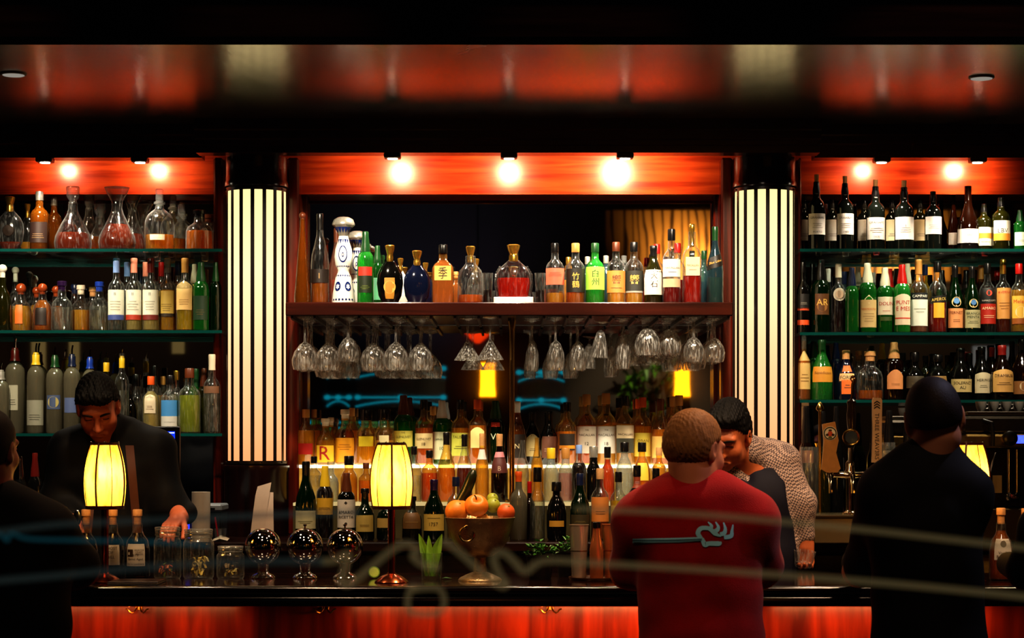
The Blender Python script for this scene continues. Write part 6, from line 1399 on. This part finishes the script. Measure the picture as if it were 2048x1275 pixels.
class Head:
    def __init__(s, c, R, k=1.): s.c = np.array(c, float); s.R = R; s.k = k
    def p(s, x, y, z): return s.c + s.R @ (np.array((x, y, z))*s.k)
    def skin(s, S, neck_to, nr=.056):
        k = s.k; E = lambda x, y, z, r, kk=.02, op='u': S.ell(s.p(x, y, z), np.array(r)*k, kk, op, s.R)
        E(0, -.014, .036, (.074, .094, .082)); E(0, .03, -.03, (.06, .068, .075), .03); E(0, .068, -.09, (.026, .022, .02), .035)
        for q in (-1, 1):
            E(q*.045, .015, -.062, (.02, .04, .028), .03); E(q*.038, .066, -.022, (.025, .024, .024), .03)
        E(0, .082, .034, (.052, .016, .012), .03)
        S.cone(s.p(0, .094, .014), s.p(0, .118, -.026), .0085*k, .0125*k, .014)
        for q in (-1, 1): E(q*.012, .106, -.03, (.009, .011, .008), .008)
        for q in (-1, 1): E(q*.032, .1, .01, (.019, .014, .011), .014, 's'); E(q*.032, .078, .008, (.0135, .0135, .0125), .004)
        for q in (-1, 1): E(q*.032, .0875, .0145, (.016, .0065, .0055), .004)
        E(0, .093, -.056, (.024, .011, .006), .006); E(0, .091, -.068, (.02, .011, .007), .006); E(0, .105, -.0615, (.028, .010, .0016), .003, 's')
        for q in (-1, 1): E(q*.03, .09, -.062, (.006, .008, .006), .01)
        for q in (-1, 1): E(q*.078, -.01, .0, (.010, .021, .033), .006); E(q*.086, -.004, .004, (.006, .011, .018), .006, 's'); E(q*.074, -.004, -.026, (.008, .012, .012), .006)
        S.cone(s.p(0, -.025, -.05), neck_to, nr*k, nr*1.05, .03)
        return S
    def hair(s, S, top=.012, back=.014, side=.008, cuts=(), low=-.03):
        k = s.k; E = lambda x, y, z, r, kk=.02, op='u': S.ell(s.p(x, y, z), np.array(r)*k, kk, op, s.R)
        E(0, -.014-.002, .036, (.074+side, .094+back*.7, .082+top)); E(0, -.03, .0, (.07+side, .078+back*.7, .07), .03)
        for pt, n, kk in cuts: S.cut(s.p(*pt), s.R @ np.array(n, float), kk)
        return S
    def brow(s, parent, mat):
        for q in (-1, 1):
            m = MB(); pts = [Vector(s.p(q*(.014+.038*t/5), .1015-.010*(t/5)**2, .0275+.006*math.sin(PI*t/5*.8))) - Vector(parent.location) for t in range(6)]
            m.tube(pts, .0042*s.k, 6, taper=[.7, 1, 1.1, 1, .8, .4]); m.build('eyebrow', mat, parent)
    def eyes(s, parent):
        for q in (-1, 1):
            m = MB(); pts = [Vector(s.p(q*.032+(t-3)*.0048, .0925-.0009*(t-3)**2, .0075-.0004*(t-3)**2)) - Vector(parent.location) for t in range(7)]
            m.tube(pts, .0016*s.k, 5, taper=[.4, 1, 1, 1, 1, 1, .4]); m.build('eyelashes', pbr('#120806', .6), parent)
SKIN = lambda c: pbr(c, .5, 0, .06, 25., .35)
def hairmat(c): return pbr(c, .65, 0, .45, 90., .2, 0., .5, 260.)
def fold(amp, fx, fz, seed):
    return lambda X, Y, Z: amp*(np.sin(X*fx+Z*fz+seed)*.5+np.sin(Z*fz*1.7-X*fx*.6+Y*20+seed*2)*.35+np.sin(X*fx*2.3+Z*fz*.4+seed*3)*.25)
def hand(S, wrist, dirv, palm_n, curl, side, k=1., spread=.2):
    """Palm plus five fingers. dirv: along the hand, palm_n: out of the palm, side: +1 puts the thumb on dirv x palm_n side."""
    d = Vector(dirv).normalized(); n = Vector(palm_n); n = (n-d*n.dot(d)).normalized(); t = d.cross(n)*side
    w = Vector(wrist); A = lambda v: np.array(v)
    S.cone(A(w), A(w+d*.03*k), .026*k, .028*k, .02)
    for o in (-.024, -.008, .008, .024): S.cone(A(w+d*.02*k+t*o*.8*k), A(w+d*.085*k+t*o*k), .014*k, .0115*k, .012)
    for i, (o, L_) in enumerate(((.026, .072), (.009, .08), (-.009, .074), (-.026, .058))):
        p = w+d*.085*k+t*o*k; a = 0.; r = .0092*k
        for j, f in enumerate((.45, .3, .25)):
            a += curl*(1, 1.15, .8)[j]; dd = (d*math.cos(a)+n*math.sin(a)+t*spread*o*8*.1).normalized(); q = p+dd*L_*f*k
            S.cone(A(p), A(q), r, r*.92, .004); p = q; r *= .92
    p = w+d*.025*k+t*.026*k
    for j, (L_, a) in enumerate(((.04, .55), (.03, .25), (.025, .05))):
        dd = (d*math.cos(a)+t*math.sin(a)+n*.55).normalized(); q = p+dd*L_*k; S.cone(A(p), A(q), (.014, .0115, .0105)[j]*k, (.0115, .0105, .009)[j]*k, .008); p = q
def w3(px, py, D): return np.array(W(px, py, D))
def legs(parent, hx, y0, z0, mat, seated=True, x_sp=.1):
    S = SDF()
    S.ell((hx, y0, z0+.03), (.19, .15, .12), .05)
    for q in (-1, 1):
        if seated:
            S.chain([(hx+q*x_sp, y0+.02, z0), (hx+q*(x_sp+.06), y0+.36, z0-.02), (hx+q*(x_sp+.06), y0+.3, .1)], [.09, .07, .05], .05)
            S.cone((hx+q*(x_sp+.06), y0+.26, .045), (hx+q*(x_sp+.06), y0+.42, .04), .045, .038, .03)
        else:
            S.chain([(hx+q*x_sp, y0, z0), (hx+q*(x_sp+.01), y0+.02, .48), (hx+q*(x_sp+.01), y0, .09)], [.095, .07, .055], .05); S.cone((hx+q*(x_sp+.01), y0+.02, .045), (hx+q*(x_sp+.01), y0-.13, .04), .045, .038, .03)
    return np_build(S.mesh(.016), 'trousers', mat, parent)

# ------------------------------------------------ 1. man in the red sweater, seen from behind
D = 6.55
P1 = empty('person', (xx(1395, D), D, 0), 'seated man in a red sweater seen from behind, short sandy hair', 'person')
hd = Head(w3(1389, 900, D), rot(-.72, .22, .03), 1.0)
S = SDF(); hd.skin(S, w3(1385, 985, D-.02), .06)
S.ell(w3(1395, 1060, D), (.17, .1, .16), .04); S.ell(w3(1398, 1180, D+.01), (.16, .11, .2), .05)
for q in (-1, 1):
    el = (xx(1395+q*140, D), D+.12, 1.13); wr = (xx(1395+q*95, D), D+.44, ZB+.075)
    S.chain([w3(1395+q*118, 1042, D), el, wr], [.05, .042, .028], .03); hand(S, wr, (-.5*q, .8, 0), (0, 0, -1), .1, -q, .95)
np_build(S.mesh(.0045), 'body', SKIN('#c07a5a'), P1)
S = SDF(); hd.hair(S, .010, .012, .006, cuts=(((0, .058, .062), (0, .82, -.55), .02), ((0, -.02, -.062), (0, .25, -1), .012)))
for q in (-1, 1): S.ell(hd.p(q*.085, .02, -.015), (.028, .032, .05), .012, 's', hd.R)
np_build(S.mesh(.004, lambda X, Y, Z: .0016*np.sin(X*420+Z*130)*np.sin(Y*380-Z*90)+.001*np.sin(X*800+Z*200)), 'hair', hairmat('#8a5e34'), P1)
S = SDF()
S.ell(w3(1392, 1062, D), (.208, .125, .165), .06); S.ell(w3(1400, 1180, D+.01), (.196, .135, .22), .08); S.ell(w3(1405, 1290, D+.01), (.2, .145, .16), .06)
S.ell(w3(1392, 1000, D-.005), (.13, .09, .07), .06)
for q in (-1, 1):
    S.cone(w3(1392+q*40, 985, D), w3(1392+q*112, 1040, D), .06, .082, .06)
    S.chain([w3(1393+q*112, 1042, D), (xx(1398+q*128, D), D+.10, 1.155), (xx(1396+q*104, D), D+.40, ZB+.08)], [.084, .068, .046], .035)
S.cone(w3(1386, 985, D-.01), w3(1385, 966, D-.008), .074, .066, .02)
np_build(S.mesh(.0075, fold(.0035, 16, 34, 1.)), 'sweater', pbr('#960e10', .9, 0, .3, 14., .15, .12, .7, 380.), P1)
SW = bpy.data.objects[P1.children[-1].name]
cl = SDF(); cl.cone(w3(1386, 972, D-.006), w3(1386, 958, D-.004), .066, .0635, .01); cl.cut(w3(1386, 956, D), (0, .35, 1), .006)
np_build(cl.mesh(.004), 'collar', pbr('#c8a088', .8), P1)
legs(P1, xx(1400, D), D, .72, pbr('#15100e', .8))
# pale blue mark on the back: bar ending in a waving flame, laid on the cloth
bv = BVHTree.FromPolygons([v.co for v in SW.data.vertices], [list(p.vertices) for p in SW.data.polygons])
eye = Vector((0, 0, ZC))-P1.location
LIFT = .0025
def on_cloth(px, py):
    lift = LIFT
    d = (W(px, py, D)-Vector((0, 0, ZC))).normalized(); h, n_, i_, _ = bv.ray_cast(eye, d)
    return (h-d*lift) if h is not None else W(px, py, D-.14)-P1.location
def ribbon(m, pts, ws, mi):
    P = [Vector((a, b)) for a, b in pts]; Q = []; Wd = []
    for i in range(len(P)-1):
        a, b, c, d = P[max(i-1, 0)], P[i], P[i+1], P[min(i+2, len(P)-1)]
        for k in range(5):
            t = k/5; Q.append(.5*((2*b)+(c-a)*t+(2*a-5*b+4*c-d)*t*t+(3*b-a-3*c+d)*t**3)); Wd.append(ws[i]+(ws[i+1]-ws[i])*t)
    Q.append(P[-1]); Wd.append(ws[-1]); vs = []
    for i, q in enumerate(Q):
        tg = Q[min(i+1, len(Q)-1)]-Q[max(i-1, 0)]; n_ = Vector((-tg.y, tg.x)).normalized()*Wd[i]/2
        vs += [on_cloth(*(q-n_)), on_cloth(*(q+n_))]
    m.add(vs, [[2*i, 2*i+1, 2*i+3, 2*i+2] for i in range(len(Q)-1)], mi)
m = MB()
ribbon(m, [(1265, 1081), (1310, 1080), (1360, 1079), (1404, 1077)], [9, 9, 9, 8], 0); LIFT = .005; ribbon(m, [(1265, 1080.5), (1310, 1080), (1360, 1079), (1404, 1077.5)], [2, 2, 2, 2], 1); LIFT = .0025
ribbon(m, [(1404, 1077), (1396, 1066), (1402, 1056), (1418, 1056), (1430, 1066), (1442, 1072)], [6, 10, 9, 8, 9, 2], 0)
ribbon(m, [(1404, 1076), (1410, 1088), (1418, 1086), (1438, 1086), (1440, 1082)], [7, 11, 9, 10, 4], 0)
for k, (a, b) in enumerate((((1416, 1058), (1416, 1043)), ((1428, 1062), (1431, 1043)), ((1440, 1068), (1447, 1044)), ((1448, 1074), (1466, 1048)))):
    mx_ = (a[0]+b[0])/2+5
    ribbon(m, [a, (mx_, a[1]-3), (mx_+2, (a[1]+b[1])/2), b], [8, 9, 6, 2], 0)
em1 = pbr('#9cdcf0', .5); em2 = pbr('#1c4a5c', .6)
o = m.build('emblem', [em1, em2], P1); o['label'] = 'pale blue bar and waving flame emblem'

# ------------------------------------------------ 2. right patron, dark jacket, from behind
D = 6.3
P2 = empty('person', (xx(1860, D), D, 0), 'seated patron in a black jacket seen from behind, close-cropped dark hair', 'person')
hd = Head(w3(1868, 838, D), rot(-.10, .05, -.13), 1.04)
S = SDF(); hd.skin(S, w3(1858, 930, D-.01), .062)
S.ell(w3(1850, 1030, D), (.13, .1, .16), .04); S.ell(w3(1855, 1170, D), (.135, .11, .22), .05)
for q in (-1, 1):
    wr = (xx(1850+q*70, D), D+.66, ZB+.075); S.chain([w3(1850+q*84, 1010, D), (xx(1852+q*104, D), D+.3, 1.14), wr], [.05, .042, .028], .03); hand(S, wr, (-.5*q, .7, 0), (0, 0, -1), .1, -q, .95)
np_build(S.mesh(.005), 'body', SKIN('#b07a60'), P2)
S = SDF(); hd.hair(S, .005, .006, .003, cuts=(((0, .06, .06), (0, .8, -.6), .02), ((0, -.02, -.018), (0, .25, -1), .02)))
for q in (-1, 1): S.ell(hd.p(q*.086, .015, -.02), (.024, .034, .05), .012, 's', hd.R)
np_build(S.mesh(.004), 'hair', hairmat('#1a100c'), P2)
S = SDF(); S.ell(w3(1848, 1040, D), (.168, .13, .19), .07); S.ell(w3(1855, 1180, D), (.168, .14, .26), .08); S.ell(w3(1860, 1300, D), (.175, .15, .16), .06); S.ell(w3(1855, 945, D-.005), (.1, .085, .08), .06)
for q in (-1, 1):
    S.cone(w3(1856+q*30, 925, D), w3(1850+q*76, 985, D), .06, .082, .06); S.chain([w3(1850+q*77, 990, D), (xx(1852+q*88, D), D+.26, 1.17), (xx(1850+q*72, D), D+.62, ZB+.085)], [.083, .068, .048], .04)
S.cone(w3(1862, 930, D-.008), w3(1866, 896, D-.005), .08, .069, .02)
np_build(S.mesh(.0085, fold(.003, 15, 28, 3.)), 'jacket', pbr('#060608', .8, 0, .2, 15., .2), P2)
legs(P2, xx(1858, D), D, .72, pbr('#0c0b0e', .8))

# ------------------------------------------------ 3. left patron at the frame edge
D = 6.5
P3 = empty('person', (xx(10, D), D, 0), 'seated patron in a black jacket cropped by the frame edge, behind corked bottles', 'person')
hd = Head(w3(-22, 900, D), rot(-.25, .08, .06), 1.02)
S = SDF(); hd.skin(S, w3(-35, 985, D-.01), .06); S.ell(w3(0, 1080, D), (.17, .1, .18), .04)
wr = (xx(100, D), D+.48, ZB+.075); S.chain([w3(105, 1075, D), (xx(150, D), D+.14, 1.14), wr], [.05, .042, .028], .03); hand(S, wr, (-.5, .8, 0), (0, 0, -1), .1, -1, .95)
np_build(S.mesh(.005), 'body', SKIN('#8a5040'), P3)
S = SDF(); hd.hair(S, .010, .010, .005, cuts=(((0, .06, .06), (0, .8, -.6), .02), ((0, -.02, -.06), (0, .25, -1), .012)))
for q in (-1, 1): S.ell(hd.p(q*.085, .02, -.015), (.028, .032, .05), .012, 's', hd.R)
np_build(S.mesh(.0045), 'hair', hairmat('#0c0807'), P3)
S = SDF(); S.ell(w3(0, 1110, D), (.21, .13, .2), .07); S.ell(w3(0, 1240, D), (.22, .15, .28), .08); S.cone(w3(-10, 985, D), w3(90, 1060, D), .06, .08, .06); S.cone(w3(-60, 985, D), w3(-130, 1060, D), .06, .08, .06)
S.chain([w3(100, 1065, D), (xx(132, D), D+.13, 1.16), (xx(95, D), D+.44, ZB+.083)], [.088, .07, .048], .04)
S.chain([w3(-110, 1065, D), (xx(-140, D), D+.13, 1.16), (xx(-100, D), D+.44, ZB+.083)], [.088, .07, .048], .04); S.cone(w3(-30, 985, D), w3(-28, 966, D), .074, .066, .02)
np_build(S.mesh(.0095, fold(.003, 15, 28, 5.)), 'jacket', pbr('#060507', .8, 0, .2, 15., .2), P3)
legs(P3, xx(0, D), D, .72, pbr('#0c0b0e', .8))

# ------------------------------------------------ 4. far right patron, only a shoulder in frame
D = 6.4
P4 = empty('person', (xx(2175, D), D, 0), 'dark sleeve of a patron just entering the frame beside the end bottles', 'person')
hd = Head(w3(2175, 905, D), rot(.1, .05), 1.)
S = SDF(); hd.skin(S, w3(2175, 990, D-.01), .058); S.ell(w3(2175, 1080, D), (.15, .1, .18), .04); np_build(S.mesh(.007), 'body', SKIN('#8a5040'), P4)
S = SDF(); hd.hair(S, .012, .012, .006, cuts=(((0, .06, .06), (0, .8, -.6), .02), ((0, -.02, -.06), (0, .25, -1), .012))); np_build(S.mesh(.006), 'hair', hairmat('#0c0807'), P4)
S = SDF(); S.ell(w3(2175, 1110, D), (.165, .12, .18), .06); S.ell(w3(2175, 1230, D), (.17, .14, .26), .07)
for q in (-1, 1): S.cone(w3(2175+q*40, 1000, D), w3(2175+q*88, 1055, D), .055, .068, .05); S.chain([w3(2175+q*90, 1060, D), (xx(2175+q*98, D), D+.14, 1.15), (xx(2175+q*80, D), D+.5, ZB+.08)], [.07, .058, .04], .035)
np_build(S.mesh(.0095), 'jacket', pbr('#060507', .8, 0, .2, 15., .2), P4); legs(P4, xx(2175, D), D, .72, pbr('#0c0b0e', .8))

# ------------------------------------------------ 5. left bartender, black shirt, head bowed and smiling
D = 7.95
P5 = empty('person', (xx(225, D), D, 0), 'bartender in a black shirt and brown braces, head bowed over the bar', 'person')
hd = Head(w3(196, 815, D-.06), rot(PI+.16, .62, .10), .96)
S = SDF(); hd.skin(S, w3(226, 905, D+.02), .056)
S.ell(w3(225, 970, D+.03), (.16, .1, .16), .05); S.ell(w3(222, 1110, D), (.15, .1, .22), .05)
hr = W(345, 1046, 7.82); hl_ = W(150, 1060, 7.72)
S.chain([w3(308, 905, D+.02), w3(345, 1010, D+.0), tuple(hr+Vector((.02, .06, .02)))], [.05, .042, .03], .03); hand(S, hr+Vector((.015, .055, .02)), (-.25, -1, -.35), (0, 0, -1), .35, 1, .95)
S.chain([w3(138, 905, D+.02), w3(108, 1010, D), tuple(hl_+Vector((-.02, .06, .02)))], [.05, .042, .03], .03); hand(S, hl_+Vector((-.015, .055, .02)), (.25, -1, -.35), (0, 0, -1), .35, -1, .95)
np_build(S.mesh(.004), 'body', SKIN('#c06a48'), P5)
hd.brow(P5, hairmat('#1a0c08')); hd.eyes(P5)
S = SDF(); hd.hair(S, .022, .014, .008, cuts=(((0, .045, .062), (0, .72, -.7), .016), ((0, -.02, -.06), (0, .25, -1), .012)))
for q in (-1, 1): S.ell(hd.p(q*.088, .03, -.02), (.030, .036, .055), .012, 's', hd.R)
S.ell(hd.p(-.02, .062, .088), (.045, .035, .028), .02, 'u', hd.R); S.ell(hd.p(.04, .05, .088), (.03, .035, .028), .02, 'u', hd.R)
np_build(S.mesh(.0035, lambda X, Y, Z: .0026*np.sin(X*330+Z*120)*np.sin(Y*280-Z*100+X*90)+.0016*np.sin(X*700-Y*300)), 'hair', hairmat('#040303'), P5)
S = SDF(); S.ell(w3(225, 965, D+.03), (.195, .125, .16), .06); S.ell(w3(222, 1080, D+.01), (.175, .125, .2), .07); S.ell(w3(222, 1200, D+.01), (.17, .125, .2), .06)
for q in (-1, 1): S.cone(w3(226+q*30, 865, D+.03), w3(225+q*82, 900, D+.02), .06, .08, .06)
S.chain([w3(308, 905, D+.02), w3(335, 1010, D+.0), tuple(hr+Vector((.03, .12, .035)))], [.08, .066, .045], .04)
S.chain([w3(140, 905, D+.02), w3(115, 1010, D), tuple(hl_+Vector((-.03, .12, .035)))], [.08, .066, .045], .04)
S.cone(w3(226, 880, D+.03), w3(222, 856, D+.0), .075, .066, .02)
np_build(S.mesh(.006, fold(.003, 20, 34, 2.)), 'shirt', pbr('#06070b', .7, 0, .25, 15., .2), P5)
SHR = P5.children[-1]; bv5 = BVHTree.FromPolygons([v.co for v in SHR.data.vertices], [list(p.vertices) for p in SHR.data.polygons])
def conform(bvh, base, pts, w, lift=.004):
    m = MB(); vs = []; n0 = Vector((0, 0, ZC))-base
    for i, (px, py) in enumerate(pts):
        for q in (-w/2, w/2):
            d = (W(px+q, py, 7.9)-Vector((0, 0, ZC))).normalized(); h, *_ = bvh.ray_cast(n0, d); vs.append((h-d*lift) if h is not None else W(px+q, py, 7.9)-base)
    m.add(vs, [[2*i, 2*i+1, 2*i+3, 2*i+2] for i in range(len(pts)-1)]); return m
for xo in (-1, 1): conform(bv5, P5.location, [(225+xo*34+xo*2*j, 890+22*j) for j in range(12)], 17).build('brace', pbr('#54290f', .6), P5)
legs(P5, xx(222, D), D+.05, .86, pbr('#0c0b0e', .8), False)

# ------------------------------------------------ 6. right bartender, navy vest and checked shirt, holding a crystal glass
D = 7.85
P6 = empty('person', (xx(1520, D), D, 0), 'bartender in a navy vest and checked shirt leaning to a patron', 'person')
hd = Head(w3(1456, 872, D-.10), rot(PI-.42, .48, -.12), .98)
S = SDF(); hd.skin(S, w3(1515, 940, D+.02), .056)
S.ell(w3(1515, 1010, D+.02), (.14, .1, .15), .05); S.ell(w3(1520, 1130, D), (.14, .1, .2), .05)
wr = W(1610, 1078, 7.85)
S.chain([w3(1562, 930, D+.02), w3(1606, 1015, D), tuple(wr)], [.048, .04, .027], .03); hand(S, wr, (-.02, -.15, -1), (-.35, -1, .1), .75, 1, 1.0)
S.chain([w3(1450, 950, D+.02), w3(1430, 1060, D-.1), w3(1450, 1070, 7.78)], [.048, .04, .027], .03); hand(S, W(1450, 1070, 7.78), (.7, -.2, -.3), (0, -1, 0), .3, -1, .95)
np_build(S.mesh(.004), 'body', SKIN('#b8663e'), P6)
hd.brow(P6, hairmat('#140a06')); hd.eyes(P6)
S = SDF(); hd.hair(S, .028, .012, .006, cuts=(((0, .055, .06), (0, .75, -.65), .016), ((0, -.02, -.045), (0, .25, -1), .012)))
for q in (-1, 1): S.ell(hd.p(q*.088, .03, -.02), (.030, .036, .055), .012, 's', hd.R)
S.ell(hd.p(0, .05, .1), (.055, .045, .03), .02, 'u', hd.R)
np_build(S.mesh(.0035, lambda X, Y, Z: .0026*np.sin(X*330+Z*120)*np.sin(Y*280-Z*100+X*90)+.0016*np.sin(X*700-Y*300)), 'hair', hairmat('#040303'), P6)
def check_mat():
    m, nt, out = nodes('checked cloth'); L = nt.links.new; b = N(nt, 'BsdfPrincipled', Roughness=.8)
    tc = N(nt, 'TexCoord'); mp = N(nt, 'Mapping'); mp.inputs['Rotation'].default_value = (.0, .35, .2); ck = N(nt, 'TexChecker', Scale=150.); ck.inputs[1].default_value = hexc('#b49c90'); ck.inputs[2].default_value = hexc('#4e4244')
    L(tc.outputs['Object'], mp.inputs[0]); L(mp.outputs[0], ck.inputs[0]); L(ck.outputs[0], b.inputs[0]); L(b.outputs[0], out.inputs[0]); return m
S = SDF(); S.ell(w3(1518, 1000, D+.02), (.155, .115, .14), .05); S.ell(w3(1520, 1100, D+.01), (.15, .11, .16), .06)
for q in (-1, 1): S.cone(w3(1516+q*22, 905, D+.02), w3(1512+q*50, 922, D+.02), .055, .07, .05)
S.chain([w3(1560, 928, D+.02), w3(1600, 1008, D), w3(1609, 1070, 7.85)], [.072, .058, .037], .03)
S.chain([w3(1462, 940, D+.02), w3(1436, 1050, D-.1), w3(1448, 1062, 7.79)], [.068, .056, .036], .03)
S.cone(w3(1512, 915, D+.02), w3(1496, 900, D-.02), .07, .064, .02)
np_build(S.mesh(.0055, fold(.0028, 30, 46, 4.)), 'shirt', check_mat(), P6)
S = SDF(); S.ell(w3(1516, 1005, D+.02), (.168, .13, .15), .05); S.ell(w3(1520, 1110, D+.01), (.16, .125, .18), .06); S.ell(w3(1520, 1200, D+.01), (.16, .12, .16), .06)
for q in (-1, 1): S.cone(w3(1520+q*20, 905, D+.03), w3(1515+q*42, 930, D+.02), .05, .072, .04)
S.ell(w3(1496, 925, D-.12), (.035, .08, .085), .02, 's'); S.ell(w3(1612, 985, D-.02), (.085, .13, .13), .02, 's')
S.cut(w3(1572, 950, D), (1, 0, .12), .01); S.cut(w3(1448, 950, D), (-1, 0, .1), .01)
np_build(S.mesh(.006), 'vest', pbr('#08081c', .75, 0, .2, 20., .3), P6)
legs(P6, xx(1520, D), D+.05, .86, pbr('#0c0b0e', .8), False)
# crystal tumbler in his hand
g = empty('crystal_tumbler', W(1606, 1134, 7.775), "cut crystal tumbler held in the vested bartender's hand", 'glass'); g.rotation_euler = (.12, .1, 0)
MB().lathe([(.026, 0), (.03, .004), (.036, .03), (.041, .062), (.038, .062), (.032, .02), (1e-5, .014)], 24, ribs=12, closed=False).build('glass_body', GST, g)

# ================================================================== camera and picture settings
cam = bpy.data.cameras.new('camera'); co = bpy.data.objects.new('camera', cam); COL.objects.link(co)
co.location = (0, 0, ZC); co.rotation_euler = (PI/2, 0, 0)
cam.sensor_width = 36; cam.lens = F*36/2048; cam.shift_y = (HY-637.5)/2048; cam.clip_start = .05; cam.clip_end = 60
cam.dof.use_dof = True; cam.dof.focus_distance = 8.2; cam.dof.aperture_fstop = cam.lens/14.
SC.camera = co
w = bpy.data.worlds.new('night'); w.use_nodes = True; w.node_tree.nodes['Background'].inputs[0].default_value = (.02, .018, .016, 1); w.node_tree.nodes['Background'].inputs[1].default_value = .3; SC.world = w
SC.view_settings.view_transform = 'Standard'; SC.view_settings.look = 'Medium High Contrast'; SC.view_settings.exposure = .33; SC.view_settings.gamma = 1.
c = SC.cycles; c.use_denoising = True; c.max_bounces = 7; c.diffuse_bounces = 2; c.glossy_bounces = 4; c.transmission_bounces = 4; c.transparent_max_bounces = 24; c.caustics_reflective = False; c.caustics_refractive = False; c.sample_clamp_indirect = 4.; c.sample_clamp_direct = 0.; c.use_adaptive_sampling = True; c.adaptive_threshold = .02; c.use_light_tree = True
